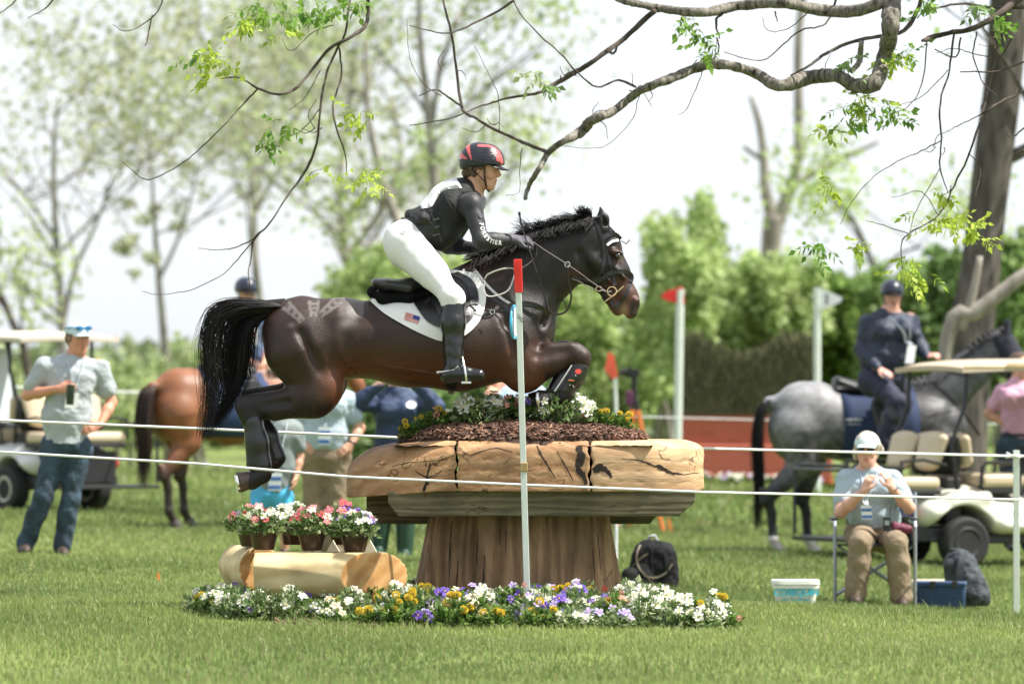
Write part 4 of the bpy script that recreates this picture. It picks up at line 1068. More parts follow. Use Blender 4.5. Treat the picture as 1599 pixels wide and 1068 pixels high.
# breastplate
bp = strap([(722, 428), (735, 436), (760, 458), (785, 477), (800, 487)], 5, name='breastplate')
strap([(795, 478), (820, 474), (842, 480), (858, 493)], 9, name='chest_strap', parent=bp, thick=.007)
strap([(727, 506), (745, 497), (768, 487), (790, 485), (800, 488)], 4, name='girth_strap', parent=bp)
HILITE = mat('highlit strap', (.55, .53, .5), rough=.3, metal=.6)  # silver tone stands in for highlights along the neck strap
strap([(740, 419), (760, 445), (782, 465), (800, 476)], 4, name='neck_strap', parent=bp, m=HILITE)
rope3([H(757, 436, -.25), H(763, 428, -.25), H(785, 420, -.22), H(803, 421, -.20), H(800, 440, -.21), H(790, 456, -.23), H(765, 463, -.25), H(756, 455, -.25), H(757, 438, -.25)], .005, HILITE, 'neck_strap', bp)
ring(742, 428, 4, -.27, STEEL, 'ring', bp); ring(769, 487, 3.5, -.27, STEEL, 'ring', bp, th=.0025)

# saddle pad and saddle
def shell(name, outline, d0, thick, m, parent, bv=hb, lift=.006, h=9, puff=0.):
    """sheet draped on the near flank (outline in photo pixels) with real thickness"""
    xs = [p[0] for p in outline]; ys = [p[1] for p in outline]
    def inside(x, y):
        c = False; j = len(outline) - 1
        for i in range(len(outline)):
            xi, yi = outline[i]; xj, yj = outline[j]
            if (yi > y) != (yj > y) and x < (xj - xi) * (y - yi) / (yj - yi) + xi: c = not c
            j = i
        return c
    x0, x1, y0, y1 = min(xs), max(xs), min(ys), max(ys); st = h
    # boundary + interior points, triangulated by fan strips: use bmesh grid fill through delaunay
    from mathutils.geometry import delaunay_2d_cdt
    pts = [V(p) for p in outline]; nb_ = len(pts)
    y = y0
    while y <= y1:
        x = x0
        while x <= x1:
            if inside(x, y) and min((V((x, y)) - q_).length for q_ in pts) > st * .5: pts.append(V((x, y)))
            x += st
        y += st
    r = delaunay_2d_cdt(pts, [], [list(range(nb_))], 1, 1e-5)
    vv, ff = r[0], r[2]
    P3 = []
    for q_ in vv:
        a, _ = front_hit(q_.x, q_.y, bv, lift); P3.append(a)
    dm = [((p - CAM).dot(FWD)) if p is not None else None for p in P3]
    for _ in range(3):
        for i, q_ in enumerate(vv):
            if dm[i] is None:
                cand = [(abs(q_.x - o.x) + abs(q_.y - o.y), dm[k]) for k, o in enumerate(vv) if dm[k] is not None]
                if cand: dm[i] = min(cand)[1]
    P3 = [P(q_.x, q_.y, dm[i]) for i, q_ in enumerate(vv)]
    view = -FWD
    edge = set()
    from collections import Counter
    ec = Counter()
    for f_ in ff:
        for i in range(len(f_)): ec[tuple(sorted((f_[i], f_[(i + 1) % len(f_)])))] += 1
    be = [e for e, c_ in ec.items() if c_ == 1]; bset = {i for e in be for i in e}
    top = [p + view * (thick if i not in bset else thick * .6) + view * (puff if i not in bset else 0) for i, p in enumerate(P3)]
    n = len(P3); fs = [tuple(f_) for f_ in ff] + [tuple(i + n for i in reversed(f_)) for f_ in ff] + [(a, b_, b_ + n, a + n) for a, b_ in be]
    b = MB(); b.add(P3 + top, fs); o = b.build(name, m, parent, smooth=True, sharp=50)
    bm_fix(o); return o
def bm_fix(o):
    import bmesh
    bm = bmesh.new(); bm.from_mesh(o.data); bmesh.ops.recalc_face_normals(bm, faces=bm.faces); bm.to_mesh(o.data); bm.free()
PADM = mat('white saddle cloth', (.80, .79, .76), rough=.8, var=.04, bump=.3, bscale=250)
pad_t = thing('saddle_pad', H(660, 490, -.3), 'white quilted saddle cloth with a small striped flag patch under the black saddle', 'saddle pad')
OUT = [tuple(p) for p in spline([(578, 470), (600, 489), (630, 507), (660, 522), (692, 533), (722, 526), (742, 510), (754, 490), (759, 465), (755, 445), (742, 426)], 4)] + [(700, 420), (640, 440), (590, 452)]
pad = shell('cloth', OUT, 0, .010, PADM, pad_t)
pb = bvh_of([pad])
# flag patch: stripes and canton, on the cloth
def quad_on(u0, v0, u1, v1, m, name, parent, o=(634, 487.5), ex=(22, 7.2), ey=(-3.2, 11)):
    f_ = lambda u, v: (o[0] + ex[0] * u + ey[0] * v, o[1] + ex[1] * u + ey[1] * v)
    decal([f_(u0, v0), f_((u0 + u1) / 2, v0), f_(u1, v0), f_(u1, v1), f_((u0 + u1) / 2, v1), f_(u0, v1)], pb, m, name, parent, lift=.004)
quad_on(0, 0, 1, 1, mat('flag white', (.8, .78, .76), rough=.8), 'flag_patch', pad)
fp = [o for o in pad.children][0]
FR = mat('flag red', (.55, .05, .06), rough=.8); FBm = mat('flag blue', (.035, .05, .22), rough=.8)
def quad2(*a, **k):
    global pb
    f_ = lambda u, v: (634 + 22 * u - 3.2 * v, 487.5 + 7.2 * u + 11 * v)
    u0, v0, u1, v1, m, nm, lift = a
    decal([f_(u0, v0), f_((u0 + u1) / 2, v0), f_(u1, v0), f_(u1, v1), f_((u0 + u1) / 2, v1), f_(u0, v1)], pb, m, nm, fp, lift=lift)
for k in range(7): quad2(0, k * 2 / 13, 1, (k * 2 + 1) / 13, FR, 'stripe', .006)
quad2(.55, 0, 1, 7 / 13, FBm, 'canton', .008)
# saddle
sad = thing('saddle', H(660, 450, -.1), 'black leather jumping saddle strapped over the white cloth', 'saddle')
b = blob('fleece_pad', [hc(583, 456, 10, 600, 468, 13, s=3.0, k=.03), hc(600, 466, 14, 640, 466, 16, s=3.0, k=.03), hc(640, 466, 14, 690, 455, 14, s=3.0, k=.03)], .008, mat('black fleece', (.008, .008, .008), rough=1., spec=.1, bump=.8, bscale=180), sad)
seat = blob('seat', [hc(584, 440, 5, 600, 447, 10, s=4.5, k=.03), hc(600, 448, 13, 640, 452, 16, s=2.8, k=.03), hc(586, 442, 4.5, 640, 450, 8, d1=-.13, s=2, k=.03), hc(586, 442, 4.5, 640, 450, 8, d1=.13, s=2, k=.03), hc(640, 450, 14, 690, 440, 12, s=2.8, k=.03), hc(690, 440, 12, 722, 426, 10, s=2.0, k=.03), hc(586, 452, 5, 605, 458, 7, s=5, k=.02)], .007, BLEATH, sad)
flap = shell('flap', [tuple(p) for p in spline([(640, 462), (652, 482), (668, 502), (690, 512), (715, 510), (736, 498), (747, 475), (745, 450), (734, 434), (715, 424)], 4)] + [(680, 436), (655, 450)], 0, .014, BLEATH, sad, lift=.02)
fl_b = bvh_of([flap])
shell('knee_roll', [tuple(p) for p in spline([(706, 430), (722, 438), (732, 455), (733, 475), (724, 492), (716, 498)], 4)] + [(735, 492), (744, 474), (742, 452), (730, 436), (716, 428)], 0, .010, BLEATH, sad, bv=fl_b, lift=.003)
strap([(664, 445), (672, 462), (684, 480), (694, 492)], 12, fl_b, 'stirrup_leather', sad)
strap([(655, 482), (670, 466), (676, 456)], 5, fl_b, 'billet', sad); strap([(690, 500), (705, 515), (712, 522)], 5, fl_b, 'billet', sad)
girth = strap([(712, 508), (712, 540), (708, 580), (700, 606)], 22, name='girth', parent=sad, thick=.01)
b = MB(); b.tube([H(705, 609, -.1), H(704, 614, 0), H(705, 609, .12)], .02, seg=8, flat=.4); b.build('girth', BLEATH, sad)
# ---------------------------------------------------------------- people
SKINM = mat('skin', (.5, .3, .2), rough=.5, vcol=True, var=.08, bump=.08, bscale=300, spec=.4)
EYEW = mat('eye white', (.75, .73, .7), rough=.2, var=.02); IRIS = mat('eye iris', (.05, .03, .02), rough=.1)
SKIN = (.56, .30, .20); SKIN2 = (.50, .25, .165)
def rotv(v, ax, a): return Matrix.Rotation(a, 3, V(ax).normalized()) @ V(v)
def axes(fwd, up=(0, 0, 1)):
    f = V(fwd).normalized(); r = f.cross(V(up)).normalized(); return r, f, r.cross(f).normalized()
class Head:
    def __init__(s, c, fwd, up=(0, 0, 1), sc=1.0, skin=SKIN):
        s.c = V(c); s.r, s.f, s.u = axes(fwd, up); s.sc = sc; s.skin = skin
    def w(s, x, y, z): return s.c + (s.r * x + s.f * y + s.u * z) * s.sc
    def prims(s):
        k = s.sc; A = []
        def C(a, b, ra, rb=None, kk=.02, sx=1., op='add', ax=None): A.append(cap(s.w(*a), s.w(*b), ra * k, (rb or ra) * k, kk * k, ax or s.r, sx, op))
        C((0, -.025, .035), (0, .02, .038), .084, .080, .02, .90); C((0, .03, .0), (0, .048, -.055), .062, .046, .03, .92)
        C((0, .055, -.08), (0, .066, -.096), .030, .019, .025, 1.15)
        for x in (-1, 1):
            C((x * .048, .0, -.045), (x * .022, .055, -.092), .022, .018, .025); C((x * .036, .062, -.02), (x * .04, .06, -.03), .022, .02, .02)
            C((x * .012, .086, .032), (x * .045, .072, .030), .010, .010, .018); C((x * .031, .098, .013), (x * .031, .098, .013), .0145, None, .012, 1., 'sub')
            C((x * .024, .074, .014), (x * .04, .070, .014), .0125, .012, .006)
            C((x * .076, -.004, .022), (x * .076, -.008, -.018), .011, .008, .008, .6); C((x * .084, .004, .01), (x * .084, .002, .002), .005, None, .004, 1., 'sub')
            C((x * .009, .100, -.026), (x * .009, .098, -.026), .0075, None, .006)
        C((0, .086, .022), (0, .110, -.016), .0075, .0105, .010); C((-.020, .083, -.053), (.020, .083, -.053), .0065, .0065, .006); C((0, .091, -.053), (0, .091, -.053), .0075, None, .01)
        C((-.016, .081, -.066), (.016, .081, -.066), .0075, .0075, .006); C((-.024, .094, -.0595), (.024, .094, -.0595), .0022, None, .003, 1., 'sub')
        return A
    def paint(s): # spots: centre, radius, colour
        return [(s.w(0, .095, -.06), .020 * s.sc, (.42, .13, .11), 1.5), (s.w(.032, .09, .034), .013 * s.sc, (.10, .06, .04), 2.2), (s.w(-.032, .09, .034), .013 * s.sc, (.10, .06, .04), 2.2),
                (s.w(.04, .08, -.02), .03 * s.sc, (.62, .26, .19), 1), (s.w(-.04, .08, -.02), .03 * s.sc, (.62, .26, .19), 1)]
    def eyes(s, parent):
        for x in (-1, 1):
            b = MB(); b.ball(s.w(x * .031, .074, .013), .0125 * s.sc, 12, 8); e = b.build('eye', EYEW, parent)
            b = MB(); b.ball(s.w(x * .031, .0815, .013), .0062 * s.sc, 10, 6); b.build('iris', IRIS, e)
def skin_color(base, spots):
    def f(v):
        c = np.tile(np.array(base), (len(v), 1))
        for sp in spots:
            d = np.linalg.norm(v - np.array(sp[0]), axis=1) / sp[1]; wgt = np.clip(1.3 - d, 0, 1)[:, None]; wgt = wgt * (.85 if sp[3] > 1 else .4)
            c = c * (1 - wgt) + np.array(sp[2]) * wgt
        return c
    return f
def hand_prims(wrist, d, back, side, curl=.35, sc=1.0, thumb=.5, spread=.08):
    """wrist point, pointing direction, normal of the back of the hand, side = +1/-1 thumb side along d x back"""
    d = V(d).normalized(); back = (V(back) - d * V(back).dot(d)).normalized(); lat = d.cross(back).normalized() * side; w0 = V(wrist); A = []
    A.append(cap(w0 - d * .01 * sc, w0 + d * .02 * sc, .022 * sc, .021 * sc, .012, lat, 1.35)); A.append(cap(w0 + d * .025 * sc, w0 + d * .078 * sc, .0165 * sc, .0155 * sc, .012, lat, 2.4))
    for i, (o, L_, r) in enumerate(((.030, .068, .0092), (.010, .078, .0095), (-.010, .072, .0090), (-.029, .056, .0082))):
        p = w0 + (d * .085 + lat * o) * sc; dd = (d + lat * o * 3 * spread).normalized()
        for j, fr in enumerate((.45, .32, .25)):
            ang = curl * (.9 + .25 * i * .3) * (1.0 if j == 0 else 1.15); dd = rotv(dd, lat * side, -ang if True else ang)
            # rotate towards the palm
            if dd.dot(back) > 0 and curl > 0.02 and j == 0: dd = rotv(dd, lat * side, 2 * ang)
            e = p + dd * L_ * fr * sc; A.append(cap(p, e, r * sc * (1 - .08 * j), r * sc * (.93 - .09 * j), .004)); p = e
    p = w0 + (d * .028 + lat * .028) * sc; dd = (d * .75 + lat * .75 - back * .25 * (1 + thumb)).normalized()
    e = p + dd * .036 * sc; A.append(cap(p, e, .0125 * sc, .0105 * sc, .01)); dd = (dd + d * .6 - lat * thumb * .6).normalized(); e2 = e + dd * .028 * sc; A.append(cap(e, e2, .0098 * sc, .0085 * sc, .004))
    A.append(cap(e2, e2 + (dd + d * .2 - lat * thumb * .4).normalized() * .022 * sc, .0085 * sc, .0072 * sc, .003))
    return A

def make_person(name, base, label, q, J, fwd, up=(0, 0, 1), headfwd=None, headup=(0, 0, 1), sc=1.0, w=1.0, bust=0., belly=0., skin=SKIN,
                shirt=None, sleeve='short', trousers=None, tr_len=1.0, tr_loose=.014, shoes=None, hands=None, vox=.0068, group=None, shirt_clip=None, belt=None, headsc=None, female=False, sh_wr=(.0065, 24), tuck=True, foot_dirs=None, seated=False, sh_inf=.011):
    """J: joints in photo pixels + depth, converted by q. Returns the thing, the body, a dict of points."""
    t = thing(name, base, label, 'person', group)
    j = {k: q(*v) for k, v in J.items()}
    u = (j['shR'] - j['shL']).normalized(); f = V(fwd).normalized(); W = w * sc
    hd = Head(j['head'], headfwd or fwd, headup, headsc or sc, skin)
    body = hd.prims(); A = {}
    nb = j['neck']; A['neck'] = [cap(hd.w(0, -.012, -.04), nb, .052 * sc * (.9 if female else 1), .060 * W, .03)]
    A['torso'] = [cap(j['chest'], j['waist'], .120 * W, .105 * W, .06, u, 1.32), cap(j['shL'], j['shR'], .058 * W, None, .07), cap(nb, j['chest'], .062 * W, .10 * W, .06, u, 1.25)]
    if bust:
        for x in (-1, 1): A['torso'].append(sph(j['chest'] + u * x * .075 * W + f * (.075 + bust * .5) * W, (.06 + bust * .3) * W, .05))
    if belly: A['torso'].append(sph(j['waist'] + f * belly * .7, (.10 + belly * .4) * W, .08, u, 1.25))
    A['pelvis'] = [cap(j['waist'], j['pelvis'], .105 * W, .112 * W, .06, u, 1.32 if female else 1.25)]
    seat = j['pelvis'] - f * .03 * W
    for s_ in 'LR':
        A['ua' + s_] = [cap(j['sh' + s_], j['el' + s_], .054 * W, .041 * W, .03)]
        A['fa' + s_] = [cap(j['el' + s_], j['el' + s_].lerp(j['wr' + s_], .35), .041 * W, .042 * W, .02), cap(j['el' + s_].lerp(j['wr' + s_], .35), j['wr' + s_], .042 * W, .026 * sc, .02)]
        A['th' + s_] = [cap(j['hip' + s_], j['kn' + s_], .088 * W, .058 * W, .05), sph(j['hip' + s_] - f * .03 * W, .10 * W, .05)]
        A['ca' + s_] = [cap(j['kn' + s_], j['kn' + s_].lerp(j['an' + s_], .35), .056 * W, .056 * W, .03), cap(j['kn' + s_].lerp(j['an' + s_], .35), j['an' + s_], .056 * W, .036 * sc, .03)]
        fd = V((foot_dirs or {}).get(s_, fwd)); fd.z = 0 if (foot_dirs is None) else fd.z; fd.normalize(); an = j['an' + s_]; dn = (an - j['kn' + s_]).normalized()
        A['ft' + s_] = [cap(an - fd * .03 * sc + dn * .045 * sc, an + fd * .07 * sc + dn * .05 * sc, .036 * sc, .034 * sc, .02), cap(an + fd * .07 * sc + dn * .05 * sc, an + fd * .15 * sc + dn * .058 * sc, .036 * sc, .027 * sc, .02), cap(an, an + dn * .04 * sc, .036 * sc, .036 * sc, .02)]
        if s_ in (hands or {}): hp = hand_prims(j['wr' + s_], *hands[s_][:3], **hands[s_][3], sc=sc * .98)
        else:
            d_ = (j['wr' + s_] - j['el' + s_]).normalized(); hp = hand_prims(j['wr' + s_], d_, u * (1 if s_ == 'R' else -1), 1 if s_ == 'R' else -1, curl=.4, sc=sc * .98)
        A['ha' + s_] = hp
    body += A['neck'] + A['torso'] + A['pelvis']
    for s_ in 'LR': body += A['ua' + s_] + A['fa' + s_] + A['ha' + s_] + A['th' + s_] + A['ca' + s_] + A['ft' + s_]
    spots = hd.paint()
    bo = blob('body', body, vox, SKINM, t, skin_color(skin, spots)); hd.eyes(bo)
    if shirt:
        pr = list(A['torso']) + list(A['pelvis']) + [cap(nb - (nb - j['chest']).normalized() * .0, nb, .055 * W, None, .03)]
        for s_ in 'LR':
            if sleeve == 'long': pr += A['ua' + s_] + [cap(j['el' + s_], j['el' + s_].lerp(j['wr' + s_], .35), .043 * W, .043 * W, .02), cap(j['el' + s_].lerp(j['wr' + s_], .35), j['el' + s_].lerp(j['wr' + s_], .96), .042 * W, .029 * sc, .02)]
            elif sleeve == 'short': pr.append(cap(j['sh' + s_], j['sh' + s_].lerp(j['el' + s_], .62), .062 * W, .056 * W, .03)); 
        prims = pr
        if sleeve == 'short':
            for s_ in 'LR': pass
        hem = j['waist'].lerp(j['pelvis'], .75 if tuck else 1.0); dn = V((0, 0, -1)) if seated else (j['pelvis'] - j['waist']).normalized()
        prims = prims + [clip(hem, dn), clip(nb + (nb - j['chest']).normalized() * .045 * sc, (hd.w(0, -.01, -.03) - nb).normalized())]
        so_ = blob('shirt', prims, vox, shirt, t, inflate=sh_inf, wr=(sh_wr[0], sh_wr[1], random.random() * 6))
        d = (hd.w(0, 0, -.04) - nb).normalized(); _, s1, s2 = frame(d, f)
        pts = [nb + d * .03 * sc + s1 * math.cos(a) * .066 * sc + s2 * math.sin(a) * .070 * sc + d * (.012 * math.sin(a)) for a in np.linspace(0, 2 * PI, 17)[:-1]]
        b = MB(); b.tube(pts, .009 * sc, seg=6, closed=True, flat=1.6); b.build('collar', shirt, so_)
        A['shirt_obj'] = so_
    if trousers:
        pr = list(A['pelvis'])
        for s_ in 'LR':
            pr += A['th' + s_]; 
            if tr_len > .5:
                e = j['kn' + s_].lerp(j['an' + s_], min(1.05, tr_len)); pr += [cap(j['kn' + s_], j['kn' + s_].lerp(j['an' + s_], .35), .060 * W, .060 * W, .03), cap(j['kn' + s_].lerp(j['an' + s_], .35), e, .060 * W, (.045 + tr_loose) * W, .03)]
        dn = V((0, 0, 1)) if seated else (j['waist'] - j['pelvis']).normalized(); pr.append(clip(j['waist'].lerp(j['pelvis'], .1 if seated else .42), dn))
        if tr_len <= .5:
            for s_ in 'LR': pr.append(clip(j['hip' + s_].lerp(j['kn' + s_], tr_len * 2 * .5), (j['kn' + s_] - j['hip' + s_]).normalized()))
        A['trouser_obj'] = blob('trousers', pr, vox, trousers, t, inflate=tr_loose, wr=(.007, 22, random.random() * 6))
    if shoes:
        for s_ in 'LR': blob('shoe', A['ft' + s_], vox, shoes, t, inflate=.008)
    if belt:
        c = j['waist'].lerp(j['pelvis'], .62); d = (j['waist'] - j['pelvis']).normalized(); s1 = u; s2 = d.cross(u).normalized()
        b = MB(); b.tube([c + s1 * math.cos(a) * .163 * W + s2 * math.sin(a) * .128 * W for a in np.linspace(0, 2 * PI, 25)[:-1]], .016, seg=6, closed=True, flat=.5, hint=s1); b.build('belt', belt, t)
    return t, bo, j, hd, A

def hair_cap(hd, m, parent, lo=-.03, length=.0, vol=.012, fringe=True, vox=.006):
    pr = [cap(hd.w(0, -.03, .036), hd.w(0, .015, .042), .088 * hd.sc, .083 * hd.sc, .02, hd.r, .92), cap(hd.w(0, -.05, .0), hd.w(0, -.045, -.05 - length), .06 * hd.sc, .04 * hd.sc, .03, hd.r, 1.2)]
    pr += [clip(hd.w(0, .035, .0), hd.f * 1.0 - hd.u * .45)]
    return blob('hair', pr, vox, m, parent, inflate=vol, wr=(.004, 60, 1))
def cap_hat(hd, m, parent, brim_m=None, name='cap', vox=.0055):
    o = blob(name, [cap(hd.w(0, -.03, .040), hd.w(0, .015, .042), .090 * hd.sc, .088 * hd.sc, .02, hd.r, .95), clip(hd.w(0, 0, .045), -hd.u * .95 - hd.f * .12)], vox, m, parent, inflate=.008)
    b = MB(); pts = []; n = 10
    up_ = []; 
    for i in range(n + 1):
        a = -1.15 + 2.3 * i / n; up_.append((hd.w(math.sin(a) * .082, .012 + math.cos(a) * .088, .052), hd.w(math.sin(a) * .078, .03 + math.cos(a) * .150, .036 + .0 * math.cos(a) - .012 * math.sin(a) ** 2)))
    vs = []; 
    for a_, b_ in up_: vs += [a_, b_, b_ - hd.u * .004, a_ - hd.u * .004]
    fs = []
    for i in range(n):
        for k in range(4): l = (k + 1) % 4; fs.append((i * 4 + k, i * 4 + 4 + k, i * 4 + 4 + l, i * 4 + l))
    fs += [(0, 1, 2, 3), tuple(n * 4 + k for k in (3, 2, 1, 0))]
    b.add(vs, fs); b.build('brim', brim_m or m, o, sharp=30); return o
def helmet(hd, m, parent, color=None, k=1.0, vox=.0055):
    o = blob('helmet', [cap(hd.w(0, -.03, .048), hd.w(0, .018, .050), .098 * k * hd.sc, .094 * k * hd.sc, .02, hd.r, .92), clip(hd.w(0, 0, .018), -hd.u + hd.f * .22)], vox, m, parent, color, inflate=.012)
    n = 10; vs = []
    for i in range(n + 1):
        a = -1.1 + 2.2 * i / n; p, q_ = hd.w(math.sin(a) * .092, .022 + math.cos(a) * .086, .036), hd.w(math.sin(a) * .086, .045 + math.cos(a) * .118, .020); vs += [p, q_, q_ - hd.u * .006, p - hd.u * .006]
    fs = []
    for i in range(n):
        for kk in range(4): l = (kk + 1) % 4; fs.append((i * 4 + kk, i * 4 + 4 + kk, i * 4 + 4 + l, i * 4 + l))
    fs += [(0, 1, 2, 3), tuple(n * 4 + kk for kk in (3, 2, 1, 0))]
    b = MB(); b.add(vs, fs); b.build('peak', MATS.get('helmet peak') or mat('helmet peak', (.02, .02, .024), rough=.35), o, sharp=30)
    STR = MATS.get('chin strap') or mat('chin strap', (.035, .015, .012), rough=.6)
    b = MB()
    for x in (-1, 1):
        b.tube([hd.w(x * .083, .03, .03), hd.w(x * .078, .035, -.03), hd.w(x * .055, .045, -.085), hd.w(x * .015, .055, -.120)], .006, seg=6, flat=.6)
        b.tube([hd.w(x * .083, -.05, .0), hd.w(x * .082, .0, -.035), hd.w(x * .066, .04, -.07)], .005, seg=6, flat=.6)
    b.tube([hd.w(-.015, .055, -.120), hd.w(.015, .055, -.120)], .006, seg=6); b.build('strap', STR, o)
    return o

# ---------------------------------------------------------------- the rider
BREECH = mat('white breeches', (.72, .71, .70), rough=.75, var=.03, bump=.25, bscale=11, bdist=.02)
BLK = mat('black stretch fabric', (.013, .0125, .016), rough=.55, var=.2, bump=.15, bscale=200, sheen=.1)
VESTM = mat('black vest nylon', (.006, .006, .0065), rough=.7, var=.3, bump=.5, bscale=90)
BOOTL = mat('black boot leather', (.010, .010, .011), rough=.28, var=.25, bump=.25, bscale=40, coat=.2)
J = dict(head=(753, 266, -.02), neck=(733, 300, 0), chest=(711, 322, 0), waist=(663, 358, 0), pelvis=(636, 380, 0), shL=(742, 316, .17), shR=(737, 320, -.16),
         elR=(751, 377, -.25), wrR=(802, 374, -.17), elL=(700, 384, .26), wrL=(744, 388, .17), hipR=(640, 384, -.10), hipL=(640, 384, .10), knR=(707, 466, -.33), knL=(707, 466, .33), anR=(708, 572, -.375), anL=(708, 572, .375))
rt, rb, rj, rh, RA = make_person('person', H(640, 560, 0), 'rider in black helmet, black protective vest and white breeches crouched over the saddle', H, J, (.75, 0, -.55), headfwd=(1, -.22, -.12), headup=(.1, 0, 1), headsc=.98, sc=1.0, w=.93, female=True,
    hands={'R': ((1, 0, -.05), (0, -.5, 1), 1, dict(curl=.75, thumb=.9)), 'L': ((1, 0, -.05), (0, .5, 1), -1, dict(curl=.75, thumb=.9))}, foot_dirs={'R': (1, -.12, .05), 'L': (1, .12, .05)}, vox=.0055)
# base layer
pr = list(RA['torso'])
for s_ in 'LR': pr += RA['ua' + s_] + RA['fa' + s_]
pr += [cap(rj['neck'], rj['neck'] + V((.012, 0, .02)), .058, .052, .03), cap(rj['waist'], rj['pelvis'], .112, .116, .05, YV, 1.36), clip(rj['waist'].lerp(rj['pelvis'], .8), rj['pelvis'] - rj['waist']), clip(rj['neck'] + V((.03, 0, .05)), (.5, 0, .86)), ]
shirt = blob('shirt', pr + [clip(rj['wrR'] + V((-.012, 0, 0)), (1, 0, 0))], .0052, BLK, rt, inflate=.007, wr=(.0022, 34, 2))
# vest
n_f = V((.50, 0, -.87))
vp = [cap(rj['chest'] + V((-.02, 0, .0)), rj['waist'] + V((.02, 0, -.01)), .128, .118, .05, YV, 1.18), cap(rj['neck'] + V((-.03, 0, -.02)), rj['chest'], .095, .125, .05, YV, 1.3),
      cap(H(658, 342, 0), H(640, 335, 0), .055, .02, .05, YV, 3.0), cap(H(700, 365, 0), H(690, 380, 0), .06, .035, .04, YV, 2.2)]
for dd in (-1, 1): vp += [cap(H(735, 318, .20 * dd), H(748, 340, .235 * dd), .085, .07, .02, op='sub')]
vp += [clip(H(741, 294, 0), (.86, 0, .35)), clip(H(624, 334, 0), (-1, 0, .05)), clip(H(688, 392, 0), (-.3, 0, -1))]
vest = blob('protective_vest', vp, .0055, VESTM, rt, inflate=.010, wr=(.0025, 30, 4))
vb = bvh_of([vest])
def vpatch(pts, m, name, thick=.006, lift=.002): return shell(name, pts, 0, thick, m, vest, bv=vb, lift=lift, h=6)
BIB = mat('white number bib', (.74, .74, .74), rough=.5, var=.03)
# the bib lies on the back, seen edge on
b = MB(); top = []; 
for (x, y) in spline([(650, 311), (668, 299), (690, 287), (712, 277.5)], 4):
    row = []
    for dd in (-.135, -.09, 0, .09, .135):
        o, dr = V((H(x, y, dd))) + V((-.5, 0, .87)) * .25, V((.5, 0, -.87)); l = vb.ray_cast(o, dr)[0]; row.append((l or o - V((-.5, 0, .87)) * .25) + V((-.5, 0, .87)) * .004)
    # sides wrap down
    for sgn, ix in ((-1, 0), (1, 4)):
        o = H(x + 5, y + 9, 0) + V((0, sgn * .5, 0)); l = vb.ray_cast(o, V((0, -sgn, 0)))[0]; e = (l or row[ix]) + V((0, sgn * .004, 0)); row = [e] + row if sgn < 0 else row + [e]
    top.append(row)
k = len(top[0]); vs = [p for r_ in top for p in r_]; fs = [(i * k + j_, i * k + j_ + 1, (i + 1) * k + j_ + 1, (i + 1) * k + j_) for i in range(len(top) - 1) for j_ in range(k - 1)]
b.add(vs, fs); bb_ = b.build('number_bib', BIB, vest, sharp=None); md = bb_.modifiers.new('solid', 'SOLIDIFY'); md.thickness = .004
strap([(633, 331), (655, 341), (672, 352), (684, 366)], 5, vb, 'vest_strap', vest); strap([(664, 322), (676, 340), (684, 358), (690, 378)], 4, vb, 'vest_strap', vest); strap([(694, 303), (704, 322), (716, 342), (728, 352)], 3, vb, 'vest_seam', vest)
strap([(655, 318), (662, 328), (672, 333)], 7, vb, 'vest_pocket', vest); decal([(658, 310), (666, 313), (664, 317), (657, 314)], vb, WHM, 'tag', vest)
for yy in (344, 356, 368): strap([(676, yy), (686, yy - 3)], 3, vb, 'buckle', vest, m=mat('grey webbing', (.08, .08, .085), rough=.5))
# breeches
pr = list(RA['pelvis']) + RA['thL'] + RA['thR'] + [cap(rj['knR'], rj['knR'].lerp(rj['anR'], .15), .062, .055, .03), cap(rj['knL'], rj['knL'].lerp(rj['anL'], .15), .062, .055, .03)]
pr += [sph(H(631, 377, -.07), .108, .05), sph(H(631, 377, .07), .108, .05), cap(H(640, 392, -.10), H(676, 426, -.22), .108, .078, .05), cap(H(640, 392, .10), H(676, 426, .22), .108, .078, .05), clip(rj['waist'].lerp(rj['pelvis'], .22), (rj['waist'] - rj['pelvis']).normalized())]
brc = blob('breeches', pr, .0055, BREECH, rt, inflate=.010, wr=(.002, 22, 1))
cb = bvh_of([brc])
c = rj['waist'].lerp(rj['pelvis'], .5); d = (rj['waist'] - rj['pelvis']).normalized(); s2 = d.cross(YV).normalized()
b = MB(); b.tube([c + YV * math.cos(a) * .160 + s2 * math.sin(a) * .130 for a in np.linspace(0, 2 * PI, 29)[:-1]], .017, seg=6, closed=True, flat=.5, hint=YV); belt = b.build('belt', BLEATH, rt)
for a in (-2.0, -2.6, -3.3, -1.4):
    b = MB(); p = c + YV * math.cos(a) * .168 + s2 * math.sin(a) * .138; b.box(p, (.008, .01, .045), Matrix.Rotation(.52, 3, 'Y').transposed()); b.build('belt_loop', BREECH, brc, smooth=False)
decal([(625, 357), (637, 360), (635, 364), (630, 366), (625, 363)], cb, mat('pocket flap', (.70, .69, .67), rough=.8), 'pocket_flap', brc, lift=.004); decal([(630, 361), (632, 361), (632, 363), (630, 363)], cb, mat('small badge', (.2, .05, .03), rough=.5), 'button', brc, lift=.008)
